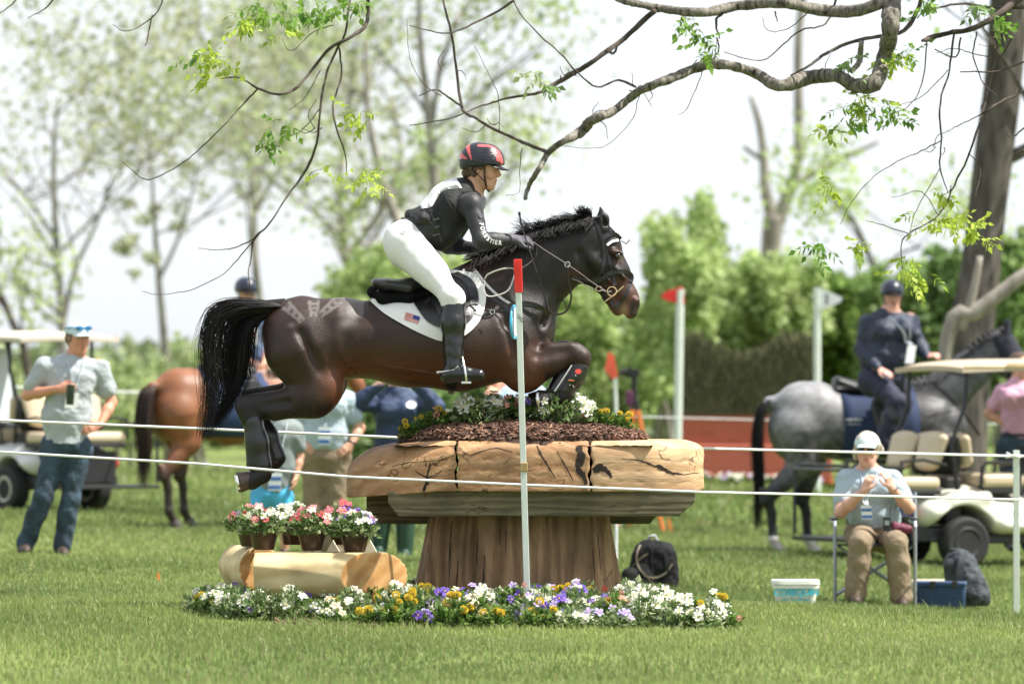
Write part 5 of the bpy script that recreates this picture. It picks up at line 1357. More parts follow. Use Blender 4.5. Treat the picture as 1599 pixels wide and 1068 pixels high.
# boots
for s_ in 'RL':
    sg = -1 if s_ == 'R' else 1; kn, an = rj['kn' + s_], rj['an' + s_]
    pr = [cap(kn + V((.004, 0, -.0)), kn.lerp(an, .35), .060, .062, .03), cap(kn.lerp(an, .35), an, .062, .042, .03)] + RA['ft' + s_] + [cap(an + V((-.035, 0, -.055)), an + V((-.035, 0, -.062)), .03, .028, .015), clip(kn + V((0, 0, .035)), V((-.35, 0, 1)))]
    bo_ = blob('riding_boot', pr, .0052, BOOTL, rt, inflate=.008, wr=(.002, 40, 3))
    b = MB(); b.tube([an + V((-.052, -.035 * 1, -.03)), an + V((-.0, -.05, -.022)), an + V((.03, -.045, .0))], .005, seg=6); b.tube([an + V((-.052, -.035, -.03)), an + V((-.095, -.02, -.035))], [.004, .007], seg=6); b.build('spur', STEEL, bo_)
# stirrup belongs to the saddle
for sg in (-1, 1):
    o = rj['anR' if sg < 0 else 'anL']; cx, cz = o.x + .075, o.z - .085
    b = MB(); arch = [V((cx + .0, o.y - .055, cz)), V((cx - .005, o.y - .06, cz + .05)), V((cx - .02, o.y - .03, cz + .12)), V((cx - .025, o.y, cz + .14)), V((cx - .02, o.y + .03, cz + .12)), V((cx - .005, o.y + .06, cz + .05)), V((cx, o.y + .055, cz))]
    b.tube([V(p) for p in spline([tuple(a) for a in arch], 4)], .0065, seg=6); b.box((cx, o.y, cz - .008), (.055, .125, .012)); so_ = b.build('stirrup', STEEL, sad, smooth=True, sharp=30)
    b = MB(); b.tube([V((cx - .025, o.y, cz + .14)), V((cx - .055, o.y + .0 - sg * .01, cz + .30)), V((cx - .07, o.y - sg * .03, cz + .46))], .013, seg=6, flat=.25, hint=V((0, 1, 0))); b.build('stirrup_leather', BLEATH, sad)
# helmet with red and black silk
def silk(v):
    r = v - np.array(rh.c); x = r @ np.array(rh.r); y = r @ np.array(rh.f); z = r @ np.array(rh.u); c = np.tile([.012, .013, .02], (len(v), 1))
    ang = np.arctan2(y + .03, z - .02); rad = np.abs(x)
    red = ((ang < -.42) & (ang > -.62)) | ((ang < -.95) & (ang > -1.2)); red &= (z > .05)
    red |= (np.abs(rad - .055 + .02 * (y * 8)) < .010) & (y > -.03) & (z > .035)
    red |= (y > .055) & (z > .06) & (rad < .07) & (rad > .035)
    c[red] = (.62, .10, .10); pk = (ang < -1.2) & (ang > -1.3) & (z > .05); c[pk] = (.8, .35, .33)
    return c
hel = helmet(rh, mat('helmet silk', (.1, .1, .1), rough=.28, vcol=True, var=.1, bump=.5, bscale=26, stretch=(1, 1, 4)), rt, silk, k=1.06, vox=.0045)
blob('hair', [cap(rh.w(0, -.075, .0), rh.w(0, -.085, -.025), .042, .036, .03, rh.r, 1.3), cap(rh.w(-.05, -.03, -.02), rh.w(.05, -.03, -.02), .03, .03, .03), cap(rh.w(-.07, .02, .012), rh.w(-.07, -.03, .0), .012, .016, .01), cap(rh.w(.07, .02, .012), rh.w(.07, -.03, .0), .012, .016, .01)], .005, mat('brown hair', (.10, .065, .04), rough=.6, bump=.6, bscale=160, stretch=(1, 1, 5)), rt, wr=(.004, 55, 1))
# gloves, watch
GLV = mat('dark grey glove', (.055, .05, .065), rough=.6, bump=.3)
for s_ in 'RL':
    g = blob('glove', RA['ha' + s_] + [cap(rj['wr' + s_].lerp(rj['el' + s_], .12), rj['wr' + s_], .03, .028, .01)], .0042, GLV, rt, inflate=.003)
b = MB(); wv = front_hit(799, 371, bvh_of([shirt]), .0)[0] or rj['wrR']; b.lathe([(.020, 0), (.022, .004), (.020, .009), (.002, .010)], wv - V((0, -.002, 0)), V((0.05, -.8, .6)), seg=20); wt = b.build('wristwatch', mat('watch face', (.75, .76, .78), rough=.15), rt)
sbv = bvh_of([shirt])
TXT = [('F', 751.6, 350.5, 84), ('O', 753.2, 357.0, 76), ('R', 755.4, 363.4, 66), ('E', 758.4, 369.0, 52), ('S', 762.2, 373.4, 38), ('T', 766.6, 376.6, 24), ('I', 770.3, 378.0, 14), ('E', 774.6, 378.9, 8), ('R', 780.6, 379.3, 3)]
LETM = mat('white lettering', (.85, .85, .85), rough=.5, var=.02)
for ch, x, y, a in TXT:
    p, nrm = front_hit(x, y, sbv, .002)
    if p is None: continue
    if nrm.dot(FWD) > 0: nrm = -nrm
    a = math.radians(a); xd = RT * math.cos(a) - UP * math.sin(a); yd = RT * math.sin(a) + UP * math.cos(a)
    nrm = (nrm * .5 - FWD * .5).normalized(); xd = (xd - nrm * xd.dot(nrm)).normalized(); yd = nrm.cross(xd).normalized()
    vs, fs = glyph(ch, .036, .0011, .0008); b = MB(); b.add([p + xd * v.x * .86 + yd * v.y + nrm * (v.z + .003) for v in vs], fs); b.build('lettering', LETM, shirt, smooth=False)
for r_, m_ in ((5.6, LETM), (3.6, mat('logo grey', (.05, .05, .055), rough=.5))):
    decal([(751.5 + r_ * .9 * math.cos(a), 337 + r_ * math.sin(a)) for a in np.linspace(0, 6.28, 17)[:-1]], sbv, m_, 'emblem', shirt, lift=.004 + (.002 if r_ < 5 else 0))
# whip in the near hand
wh = thing('riding_whip', rj['wrR'] + V((.09, 0, -.02)), 'thin black whip held upright in the gloved hand of the jumping rider', 'whip')
b = MB(); b.tube([V(p) for p in spline([tuple(H(811, 334, -.22)), tuple(H(816, 358, -.22)), tuple(H(825, 385, -.23)), tuple(H(838, 425, -.24))], 5)], [.006, .0035], seg=6); b.build('shaft', BLEATH, wh)
b = MB(); b.tube([H(809, 334, -.22), H(813, 333.5, -.22)], .011, seg=8); b.build('knob', BLEATH, wh)
b = MB(); b.tube([H(838, 425, -.24), H(848, 455, -.24), H(855, 480, -.24), H(856.5, 486, -.24)], [.004, .009, .016, .012], seg=8, flat=.4); b.build('tip', BLEATH, wh)
# ---------------------------------------------------------------- onlookers
POLO = mat('pale blue grey polo', (.33, .365, .385), rough=.8, var=.05, bump=.8, bscale=14, bdist=.03, sheen=.2)
LPOLO = mat('light sky blue polo', (.34, .42, .47), rough=.8, var=.05, bump=.8, bscale=14, bdist=.03)
DENIM = mat('blue denim', (.028, .05, .075), rough=.85, var=.55, scale=7, bump=.8, bscale=16, bdist=.03)
KHAKI = mat('khaki cotton', (.22, .165, .105), rough=.85, var=.10, bump=.8, bscale=14, bdist=.03)
NAVY = mat('navy fabric', (.012, .02, .045), rough=.6, var=.2, bump=.7, bscale=15, bdist=.03)
NAVYB = mat('navy blue pullover', (.022, .04, .095), rough=.7, var=.15, bump=.8, bscale=13, bdist=.03)
GREYT = mat('grey tee fabric', (.18, .21, .21), rough=.85, var=.1, bump=.3)
BRSH = mat('brown boot', (.05, .03, .02), rough=.6); BLSH = mat('black shoe', (.015, .015, .016), rough=.5)
LAN = mat('lanyard ribbon', (.62, .68, .74), rough=.6, var=.05); BLUE = mat('badge blue', (.06, .16, .42), rough=.5); PAPER = mat('badge paper', (.78, .79, .8), rough=.5, var=.03)
def lanyard(j, f, u, parent, drop, w_=.085, blue=True, hang=None, badge=(.07, .10)):
    c = j['chest']; f = V(f).normalized(); u = V(u).normalized(); dn = (j['waist'] - j['chest']).normalized(); nb = j['neck']
    end = hang or (c + f * .165 + dn * drop)
    so = [o for o in parent.children if o.name.split('.')[0] == 'shirt']; bv = bvh_of(so) if so else None
    def drop_on(p, lift=.007):
        l = bv.ray_cast(V(p) + f * .6, -f)[0] if bv else None
        return (l + f * lift) if l is not None else V(p)
    b = MB(); e0 = end if hang else drop_on(end, .012); end = e0
    for x in (-1, 1):
        top_ = nb + u * x * .062 + V((0, 0, .035)); pts = [top_ - f * .02, top_ + f * .03]
        for k in range(1, 10):
            g_ = (nb + u * x * .062).lerp(end + u * x * .006, k / 9); pts.append(drop_on(g_))
        if hang: pts[-1] = end + u * x * .006
        b.tube(pts, .0115, seg=4, flat=.3, hint=u)
    o = b.build('lanyard', LAN, parent)
    b = MB(); R_ = Matrix((u, -f, dn * -1)).transposed(); b.box(end + dn * badge[1] * .55 + f * .004, (badge[0], .006, badge[1]), R_); bd = b.build('badge', PAPER, o, smooth=False)
    if blue:
        for z in (.3, .85): b = MB(); b.box(end + dn * badge[1] * (.1 + z * .9) + f * .009, (badge[0] * .96, .002, badge[1] * .22), R_); b.build('badge_band', BLUE, bd, smooth=False)
# man on the left
q = Q(201)
J = dict(head=(122, 530, 0), neck=(115, 563, .02), chest=(112, 592, 0), waist=(104, 648, 0), pelvis=(103, 692, 0), shL=(70, 575, 0), shR=(153, 573, .06), elL=(43, 617, .02), wrL=(92, 607, -.24), elR=(174, 628, .10), wrR=(156, 664, -.06),
         hipL=(86, 704, 0), hipR=(122, 704, .02), knL=(68, 775, -.05), knR=(110, 778, .0), anL=(40, 848, .02), anR=(97, 852, .02))
mt, mbod, mj, mh_, MA = make_person('person', GP(70, 866, 201), 'man in pale grey polo shirt, light blue cap and jeans holding a drink', q, J, (.25, -1, 0), headfwd=(.55, -1, -.05), sc=1.03, w=1.0, belly=.02, skin=(.55, .25, .16),
    shirt=POLO, trousers=DENIM, tr_loose=.013, shoes=BRSH, hands={'L': ((.7, -.5, .08), (-.2, -1, .3), -1, dict(curl=.55, thumb=.6)), 'R': ((-.75, -.3, -.25), (.2, -1, .4), 1, dict(curl=.3))}, tuck=False, sh_inf=.021)
hair_cap(mh_, mat('grey brown hair', (.12, .09, .07), rough=.8, bump=.5), mt, vol=.004)
CAPB = mat('pale cap', (.50, .60, .64), rough=.8, var=.05)
ch = cap_hat(mh_, CAPB, mt)
b = MB()
for x in (-1, 1): b.ball(mh_.w(x * .034, .10, .088), (.034, .018, .020))
b.tube([mh_.w(-.095, -.02, .085), mh_.w(-.075, .065, .09), mh_.w(0, .11, .092), mh_.w(.075, .065, .09), mh_.w(.095, -.02, .085)], .005, seg=6)
b.build('sunglasses', mat('blue mirror lens', (.06, .22, .45), rough=.08, metal=.7), ch)
lanyard(mj, (.25, -1, 0), (1, .25, 0), mt, .10, blue=False, badge=(.10, .12))
b = MB(); b.lathe([(.028, 0), (.030, .003), (.034, .15), (.034, .152), (.026, .155)], q(109, 632, -.34), V((.05, 0, 1)), seg=20); cup = b.build('cup', mat('dark green cup', (.025, .04, .03), rough=.35), None)
tag(cup, 'dark green insulated cup held at the chest of the man in jeans', 'cup')
b = MB(); wr = mj['wrR']; b.tube([wr + V((math.cos(a) * .034, math.sin(a) * .02, math.cos(a) * .034 * .4 + math.sin(a) * .03)) for a in np.linspace(0, 6.28, 13)[:-1]], .008, seg=6, closed=True); b.build('wristwatch', BLSH, mt)

# seated woman
q = Q(215)
J = dict(head=(1354, 703, -.04), neck=(1356, 738, .0), chest=(1360, 765, .02), waist=(1364, 805, .03), pelvis=(1366, 830, .06), shL=(1322, 750, 0), shR=(1394, 750, 0), elL=(1312, 800, -.16), wrL=(1350, 766, -.34), elR=(1420, 793, -.14), wrR=(1392, 762, -.32),
         hipL=(1346, 838, .02), hipR=(1388, 838, .02), knL=(1344, 848, -.45), knR=(1400, 848, -.45), anL=(1336, 925, -.42), anR=(1407, 930, -.42))
SL = 'woman in sky blue polo, pale cap and sunglasses sitting on a folding chair'
wt_, wbod, wj, wh_, WA = make_person('person', GP(1370, 945, 215), SL, q, J, (0, -1, 0), headfwd=(-.15, -1, -.05), sc=1.0, w=1.04, belly=.045, bust=.04, female=True, seated=True, skin=(.60, .33, .24), shirt=LPOLO, trousers=KHAKI, tr_loose=.018, shoes=BRSH,
    hands={'L': ((.32, -.1, .9), (-.6, -.8, .1), 1, dict(curl=.55, thumb=.7)), 'R': ((-.32, -.1, .9), (.6, -.8, .1), -1, dict(curl=.55, thumb=.7))})
hair_cap(wh_, mat('grey blond hair', (.48, .42, .33), rough=.8, bump=.6, bscale=120), wt_, vol=.014, length=.02)
blob('hair', [cap(wh_.w(-.085, -.02, .03), wh_.w(-.10, -.03, -.0), .022, .02, .02), cap(wh_.w(.085, -.02, .0), wh_.w(.088, -.03, -.06), .022, .018, .02)], .006, MATS['grey blond hair'], wt_, wr=(.004, 60, 2))
ch = cap_hat(wh_, mat('mint cap', (.60, .69, .68), rough=.8, var=.05), wt_)
SG = mat('dark lens', (.012, .012, .014), rough=.1)
b = MB()
for x in (-1, 1): b.ball(wh_.w(x * .034, .094, .012), (.030, .013, .021))
b.tube([wh_.w(-.082, .0, .02), wh_.w(-.065, .075, .022), wh_.w(0, .10, .02), wh_.w(.065, .075, .022), wh_.w(.082, .0, .02)], .004, seg=6); b.build('sunglasses', SG, wt_)
lanyard(wj, (0, -1, 0), (1, 0, 0), wt_, .12, hang=q(1352, 788, -.28), badge=(.075, .10))
b = MB(); wr = wj['wrR'].lerp(wj['elR'], .12); b.tube([wr + V((math.cos(a) * .030, math.sin(a) * .032, math.cos(a) * .018)) for a in np.linspace(0, 6.28, 13)[:-1]], .006, seg=6, closed=True); b.build('wristband', BLSH, wt_)
b = MB(); b.box(q(1385, 818, -.33), (.055, .03, .10)); b.tube([q(1389, 806, -.33), q(1391, 788, -.33)], .004, seg=6); rd = b.build('radio', BLSH, None, smooth=False, bevel=.004); tag(rd, 'black two way radio resting in the lap of the seated woman', 'radio')
b = MB(); b.box(q(1385, 816, -.348), (.035, .004, .035)); b.build('screen', mat('grey screen', (.25, .28, .28), rough=.3), rd, smooth=False)
o = blob('pouch', [cap(q(1398, 822, -.32), q(1418, 826, -.32), .035, .032, .02)], .006, mat('maroon cloth', (.12, .012, .035), rough=.6, bump=.6, bscale=50), None, wr=(.006, 40, 2)); tag(o, 'crumpled maroon pouch in the lap of the seated woman', 'pouch')
# her chair
def foldchair(q, x0, x1, ys, yb, ytop, base, label, seatm, tubem, d0=-.35, d1=.15, back=True):
    t = thing('folding_chair', base, label, 'chair'); gnd = lambda p: ground(p, .01)
    for x in (x0, x1):
        f0 = q(x, ys - 30, d0); a = gnd(q(x, yb, d0)); b_ = gnd(q(x, yb, d1))
        b = MB(); b.tube([a, V((a.x, a.y, f0.z)), V((a.x, a.y + .03, f0.z + .03)), V((a.x, b_.y - .05, f0.z + .03)), V((b_.x, b_.y, f0.z + .02)), b_], .013, seg=8); b.build('frame', tubem, t)
        b = MB(); b.box(V((a.x, (a.y + b_.y) / 2, f0.z + .05)), (.045, abs(b_.y - a.y) * .8, .02)); b.build('armrest', BLSH, t, smooth=False, bevel=.008)
        b = MB(); b.tube([a + V((0, 0, .05)), b_ + V((0, 0, .05))], .011, seg=8); b.build('foot_rail', tubem, t)
    for dd in (d0 + .05, d1 - .05):
        a0, a1 = gnd(q(x0, yb, dd)), gnd(q(x1, yb, dd)); s0, s1 = q(x0 + 4, ys, dd), q(x1 - 4, ys, dd)
        for p, r_ in ((a0, s1), (a1, s0)): b = MB(); b.tube([p + V((0, 0, .05)), r_], .011, seg=8); b.build('cross_brace', tubem, t)
    b = MB(); m_ = [q(x0 + 3, ys, d0 + .02), q(x1 - 3, ys, d0 + .02), q(x1 - 3, ys, d1 - .02), q(x0 + 3, ys, d1 - .02)]; b.prism(m_, V((0, 0, .015))); b.build('seat', seatm, t, smooth=False)
    if back:
        b = MB(); m_ = [q(x0, ys - 45, d1 + .02), q(x1, ys - 45, d1 + .02), q(x1, ytop, d1 + .07), q(x0, ytop, d1 + .07)]; b.prism(m_, V((0, .012, 0))); b.build('backrest', seatm, t, smooth=False)
        for x in (x0, x1): b = MB(); b.tube([q(x, ys - 30, d1), q(x, ytop - 3, d1 + .07)], .013, seg=8); b.build('back_post', tubem, t)
    return t
GTUBE = mat('grey steel tube', (.30, .33, .36), rough=.35, metal=.6, var=.1)
foldchair(q, 1304, 1429, 852, 935, 772, GP(1368, 938, 215), 'folding chair with grey tube frame and navy seat under the seated woman', NAVY, GTUBE, d0=-.30, d1=.20)

# woman in khaki trousers (standing behind the hind legs)
q = Q(188)
J = dict(head=(508, 588, 0), neck=(510, 612, 0), chest=(510, 637, 0), waist=(508, 678, 0), pelvis=(506, 708, 0), shL=(480, 625, 0), shR=(541, 624, 0), elL=(468, 670, .05), wrL=(474, 692, -.08), elR=(562, 668, .03), wrR=(548, 694, -.08),
         hipL=(490, 718, 0), hipR=(524, 718, 0), knL=(490, 785, 0), knR=(524, 785, 0), anL=(492, 858, 0), anR=(524, 858, 0))
kt, kb, kj, kh, KA = make_person('person', GP(505, 868, 188), 'woman in pale polo shirt and khaki trousers with both hands on her pockets', q, J, (0, -1, 0), sc=.95, w=1.08, belly=.05, bust=.04, female=True, shirt=LPOLO, trousers=KHAKI, tr_loose=.024, shoes=BRSH,
    hands={'L': ((.6, -.4, -.5), (-.3, -1, .2), 1, dict(curl=.3)), 'R': ((-.6, -.4, -.5), (.3, -1, .2), -1, dict(curl=.3))}, vox=.008)
hair_cap(kh, MATS['brown hair'], kt); lanyard(kj, (0, -1, 0), (1, 0, 0), kt, .10, badge=(.10, .15), hang=q(507, 665, -.19))
b = MB(); wr = kj['wrR'].lerp(kj['elR'], .15); b.tube([wr + V((math.cos(a) * .032, math.sin(a) * .032, math.cos(a) * -.018)) for a in np.linspace(0, 6.28, 13)[:-1]], .010, seg=6, closed=True); b.build('wristwatch', BLSH, kt)
# girl in shorts
q = Q(196)
J = dict(head=(440, 636, 0), neck=(438, 659, 0), chest=(437, 682, 0), waist=(432, 728, 0), pelvis=(424, 766, 0), shL=(413, 672, 0), shR=(460, 672, 0), elL=(396, 705, .1), wrL=(392, 735, .0), elR=(468, 712, .02), wrR=(462, 745, -.05),
         hipL=(410, 776, 0), hipR=(438, 776, 0), knL=(400, 815, -.05), knR=(446, 815, -.05), anL=(402, 860, 0), anR=(444, 860, 0))
gt_, gb, gj, gh, GA = make_person('person', GP(425, 868, 196), 'girl in grey tee and bright blue shorts wearing an event badge', q, J, (0, -1, 0), sc=.86, w=.92, female=True, shirt=GREYT, trousers=mat('bright blue shorts', (.06, .36, .60), rough=.7, bump=.3), tr_len=.45, shoes=BLSH, vox=.008, tuck=False, sh_inf=.021)
hair_cap(gh, MATS['brown hair'], gt_); lanyard(gj, (0, -1, 0), (1, 0, 0), gt_, .2, hang=q(431, 737, -.17), badge=(.10, .14))
# woman in navy taking a picture
q = Q(187)
J = dict(head=(619, 582, 0), neck=(620, 612, 0), chest=(620, 642, 0), waist=(620, 688, 0), pelvis=(618, 720, 0), shL=(585, 628, 0), shR=(655, 628, 0), elL=(553, 634, -.20), wrL=(594, 598, -.26), elR=(683, 634, -.2), wrR=(648, 598, -.26),
         hipL=(602, 730, 0), hipR=(636, 730, 0), knL=(598, 795, 0), knR=(634, 795, 0), anL=(592, 855, 0), anR=(632, 860, 0))
nt_, nb_, nj, nh, NA = make_person('person', GP(612, 872, 187), 'woman in navy pullover raising both arms to her face under the horse belly', q, J, (0, -1, 0), sc=.97, w=1.05, bust=.03, female=True, skin=(.62, .36, .27), shirt=NAVYB, trousers=NAVY, tr_len=.5, shoes=None, vox=.008, tuck=False, sh_inf=.021,
    hands={'L': ((.6, -.1, .75), (-.3, -1, .2), 1, dict(curl=.5)), 'R': ((-.6, -.1, .75), (.3, -1, .2), -1, dict(curl=.5))}, sleeve='long')
for s_ in 'LR':
    blob('rubber_boot', [cap(nj['kn' + s_], nj['an' + s_], .075, .055, .03)] + NA['ft' + s_], .008, mat('green rubber', (.02, .055, .035), rough=.4), nt_, inflate=.014)
blob('trousers', NA['pelvis'] + NA['thL'] + NA['thR'], .008, NAVY, nt_, inflate=.012)
decal([(642 + 8 * math.cos(a), 632 + 6 * math.sin(a)) for a in np.linspace(0, 6.28, 11)[:-1]], bvh_of([NA['shirt_obj']]), PAPER, 'emblem', nt_)
hair_cap(nh, MATS['brown hair'], nt_)
# person behind the table
q = Q(196)
J = dict(head=(772, 590, .1), neck=(800, 608, .05), chest=(815, 640, .05), waist=(832, 695, .1), pelvis=(842, 735, .12), shL=(768, 622, 0), shR=(838, 618, 0), elL=(758, 668, -.1), wrL=(775, 708, -.25), elR=(850, 670, -.05), wrR=(822, 712, -.25),
         hipL=(824, 750, .1), hipR=(862, 750, .1), knL=(800, 770, -.35), knR=(905, 785, -.2), anL=(800, 850, -.3), anR=(925, 855, -.2))
pt_, pb_, pj, ph, PA = make_person('person', GP(840, 875, 196), 'person in pale blue shirt sitting hunched behind the table jump', q, J, (-.3, -1, 0), headfwd=(-.5, -1, -.5), sc=1.0, w=1.15, shirt=mat('faded blue shirt', (.34, .44, .55), rough=.8, var=.08, bump=.4, bscale=25), trousers=KHAKI, shoes=BLSH, vox=.009, belly=.05)
hair_cap(ph, MATS['grey brown hair'], pt_)
foldchair(q, 890, 962, 800, 885, 742, GP(925, 885, 196), 'white tubed folding chair with blue seat half hidden behind the stump', mat('royal blue canvas', (.02, .08, .28), rough=.7), mat('white tube', (.7, .72, .75), rough=.4), d0=.0, d1=.45)
b = MB(); b.prism([q(952, 912, .2), q(985, 915, .2), q(978, 882, .3), q(956, 880, .3)], V((0, .2, 0))); o = b.build('white_bag', mat('white plastic', (.75, .78, .82), rough=.5), None, smooth=True, bevel=.03); tag(o, 'white plastic bag on the grass between stump and black backpack', 'bag')
# woman in pink at the right edge
q = Q(170, .6)
J = dict(head=(1592, 572, 0), neck=(1590, 598, 0), chest=(1590, 622, 0), waist=(1590, 662, 0), pelvis=(1590, 690, 0), shL=(1566, 612, 0), shR=(1620, 612, 0), elL=(1543, 646, .05), wrL=(1572, 664, -.06), elR=(1632, 650, 0), wrR=(1640, 690, 0),
         hipL=(1575, 702, 0), hipR=(1606, 702, 0), knL=(1576, 765, 0), knR=(1606, 765, 0), anL=(1578, 845, 0), anR=(1606, 848, 0))
pk, pkb, pkj, pkh, PKA = make_person('person', GP(1590, 872, 170), 'woman in pink tee and jeans with a hand on her hip at the right edge', q, J, (0, -1, 0), headfwd=(.6, -1, 0), sc=.97, w=1.02, bust=.03, female=True, shirt=mat('pink tee', (.62, .35, .47), rough=.8, var=.05, bump=.3), trousers=DENIM, shoes=BLSH, vox=.008, belt=BLSH,
    hands={'L': ((.8, -.2, -.2), (-.3, -1, .2), 1, dict(curl=.3))})
hair_cap(pkh, MATS['brown hair'], pk)
# ---------------------------------------------------------------- standing horses
GREYCOAT = None
def stand_horse(name, label, base, yaw, color, mane_m, k=1.0, lift_head=0.0, legs_off=(0, 0, 0, 0), length=1.0, tail_len=1.0, braided=False, hoofc=(.35, .3, .25), vox=.012, tail_m=None, sock=None):
    t = thing(name, base, label, 'horse'); cz_, sz_ = math.cos(yaw), math.sin(yaw)
    def T(x, y, z): x *= length; return V(base) + V((cz_ * x - sz_ * y, sz_ * x + cz_ * y, z)) * k
    lat = V((-sz_, cz_, 0))
    def c(x1, z1, r1, x2=None, z2=None, r2=None, y1=0, y2=None, s=1., kk=.06, op='add'):
        if x2 is None: x2, z2, r2 = x1, z1, r1
        return cap(T(x1, y1, z1), T(x2, y1 if y2 is None else y2, z2), r1 * k, r2 * k, kk, lat, s, op)
    L = lift_head
    A = [c(-.45, 1.17, .29, 0, 1.12, .31, s=.95), c(0, 1.12, .31, .42, 1.15, .29, s=.9), c(-.60, 1.28, .26, -.5, 1.27, .27, s=1.0), c(-.74, 1.15, .17, -.7, 1.02, .17, s=1.4), c(.55, 1.18, .24, .62, 1.15, .22, s=.9),
         c(.05, 1.36, .12, .42, 1.45, .11, s=.6), c(.5, 1.30, .25, .88, 1.62 + L, .165, s=.5), c(.88, 1.62 + L, .165, 1.12, 1.84 + L, .13, s=.5), c(-.90, 1.36, .05, -.8, 1.36, .06)]
    hx, hz = 1.18, 1.84 + L
    A += [c(hx - .02, hz - .02, .11, hx + .08, hz - .16, .115, s=.7), c(hx + .08, hz - .16, .11, hx + .28, hz - .46, .07, s=.7), c(hx + .28, hz - .46, .068, hx + .31, hz - .53, .062, s=.85), c(hx + .02, hz - .18, .11, s=.5, kk=.03)]
    for y in (-1, 1):
        A += [c(hx + .0, hz + .06, .034, hx + .02, hz + .19, .008, y1=.055 * y, kk=.02), c(hx + .15, hz - .14, .03, y1=.085 * y, kk=.02)]
        ho = legs_off[0 if y < 0 else 1]; fo = legs_off[2 if y < 0 else 3]; yy = .15 * y
        A += [c(-.66, 1.10, .21, -.60 + ho * .3, .86, .14, y1=yy, s=.8, kk=.08), c(-.58 + ho * .3, .84, .12, -.82 + ho, .55, .062, y1=yy, s=.8, kk=.05), c(-.88 + ho, .60, .03, -.86 + ho, .50, .045, y1=yy, kk=.02), c(-.83 + ho, .52, .052, -.80 + ho, .40, .042, y1=yy, s=.85, kk=.02),
              c(-.80 + ho, .40, .040, -.79 + ho, .20, .038, y1=yy, s=.85, kk=.02), c(-.79 + ho, .185, .044, y1=yy, kk=.02), c(-.79 + ho, .17, .036, -.73 + ho, .08, .040, y1=yy, kk=.02),
              c(.56, 1.0, .15, .56 + fo * .4, .80, .10, y1=yy * .95, s=.75, kk=.06), c(.56 + fo * .4, .80, .095, .57 + fo, .50, .055, y1=yy, s=.85, kk=.04), c(.57 + fo, .49, .055, .57 + fo, .45, .05, y1=yy, kk=.02), c(.57 + fo, .44, .040, .57 + fo, .20, .036, y1=yy, kk=.02),
              c(.57 + fo, .185, .042, y1=yy, kk=.02), c(.575 + fo, .17, .034, .63 + fo, .08, .04, y1=yy, kk=.02)]
    def col(v):
        r = (v - np.array(base)) / k; x = (r[:, 0] * cz_ + r[:, 1] * sz_) / length; z = r[:, 2]; return color(x, z, v)
    bo_ = blob('body', A, vox, coat_mat('soft coat', rough=.5, bump=.1, coat=0., var=.12), t, col)
    HM = mat('hoof ' + name + str(round(hoofc[0], 2)), hoofc, rough=.5)
    for y in (-1, 1):
        for x, o in ((-.73, legs_off[0 if y < 0 else 1]), (.63, legs_off[2 if y < 0 else 3])):
            top = T(x + o, .15 * y, .085); tip = T(x + o + .035, .15 * y, -.0); b = MB(); d = (tip - top).normalized(); b.lathe([(.042 * k, -.01), (.047 * k, 0), (.062 * k, (tip - top).length)], top, d, seg=14); b.build('hoof', HM, t)
        b = MB(); b.ball(T(hx + .155, .098 * y, hz - .16), .022 * k, 10, 6); b.build('eye', EYEM, bo_)
    # tail
    b = MB(); g = [[T(-.90, y, 1.38), T(-.97, y * 1.3, 1.28), T(-1.0, y * 1.5, 1.0), T(-.99, y * 1.5, 1.38 - .62 * tail_len), T(-1.0, y * .9, 1.38 - .95 * tail_len)] for y in (-.07, -.02, .03, .07)]
    hair_strands(b, g, 420, .006 * k, .022, seg=3); b.build('tail', tail_m or mane_m, t, sharp=None)
    b = MB()
    cr = spline([(.40, 1.545), (.62, 1.60), (.82, 1.76 + L), (1.0, 1.90 + L), (1.14, 1.96 + L)], 8)
    if braided:
        for i in range(0, len(cr), 2): b.ball(T(cr[i][0], .0, cr[i][1] + .005), (.035 * k, .03 * k, .035 * k), 8, 6)
    for p in cr:
        for _ in range(9 if not braided else 4):
            y = random.uniform(-.03, .03); o = random.uniform(-.02, .02); b.tube([T(p[0] + o, y, p[1] + .0), T(p[0] + o - .02, y - .06, p[1] - .03), T(p[0] + o - .03, y - .09, p[1] - (.12 if not braided else .04))], [.008, .006, .002], seg=3)
    b.build('mane', mane_m, t, sharp=None)
    return t, bo_, T, lat, A
BLKH = MATS['black hair']
# grey horse on the right --------------------------------------------------
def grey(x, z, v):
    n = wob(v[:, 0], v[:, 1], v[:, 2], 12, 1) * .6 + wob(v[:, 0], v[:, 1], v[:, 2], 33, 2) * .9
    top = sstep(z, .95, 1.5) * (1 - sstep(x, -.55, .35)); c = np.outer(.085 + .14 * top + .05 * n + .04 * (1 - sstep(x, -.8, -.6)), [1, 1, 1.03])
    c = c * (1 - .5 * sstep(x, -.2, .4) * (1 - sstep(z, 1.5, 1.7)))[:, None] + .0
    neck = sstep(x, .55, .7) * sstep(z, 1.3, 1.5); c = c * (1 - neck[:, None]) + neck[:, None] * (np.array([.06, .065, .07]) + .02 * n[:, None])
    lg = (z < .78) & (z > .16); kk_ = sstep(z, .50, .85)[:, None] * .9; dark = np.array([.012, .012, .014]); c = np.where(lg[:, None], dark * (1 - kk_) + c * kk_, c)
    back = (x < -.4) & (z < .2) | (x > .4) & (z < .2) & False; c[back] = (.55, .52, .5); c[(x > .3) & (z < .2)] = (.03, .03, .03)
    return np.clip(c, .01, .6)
gb0 = GP(1361, 873, 164)
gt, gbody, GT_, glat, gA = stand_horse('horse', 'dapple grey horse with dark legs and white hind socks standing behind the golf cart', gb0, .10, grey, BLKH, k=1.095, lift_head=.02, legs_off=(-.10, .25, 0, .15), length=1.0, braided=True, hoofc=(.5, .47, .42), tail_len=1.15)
gk_b = bvh_of([gbody])
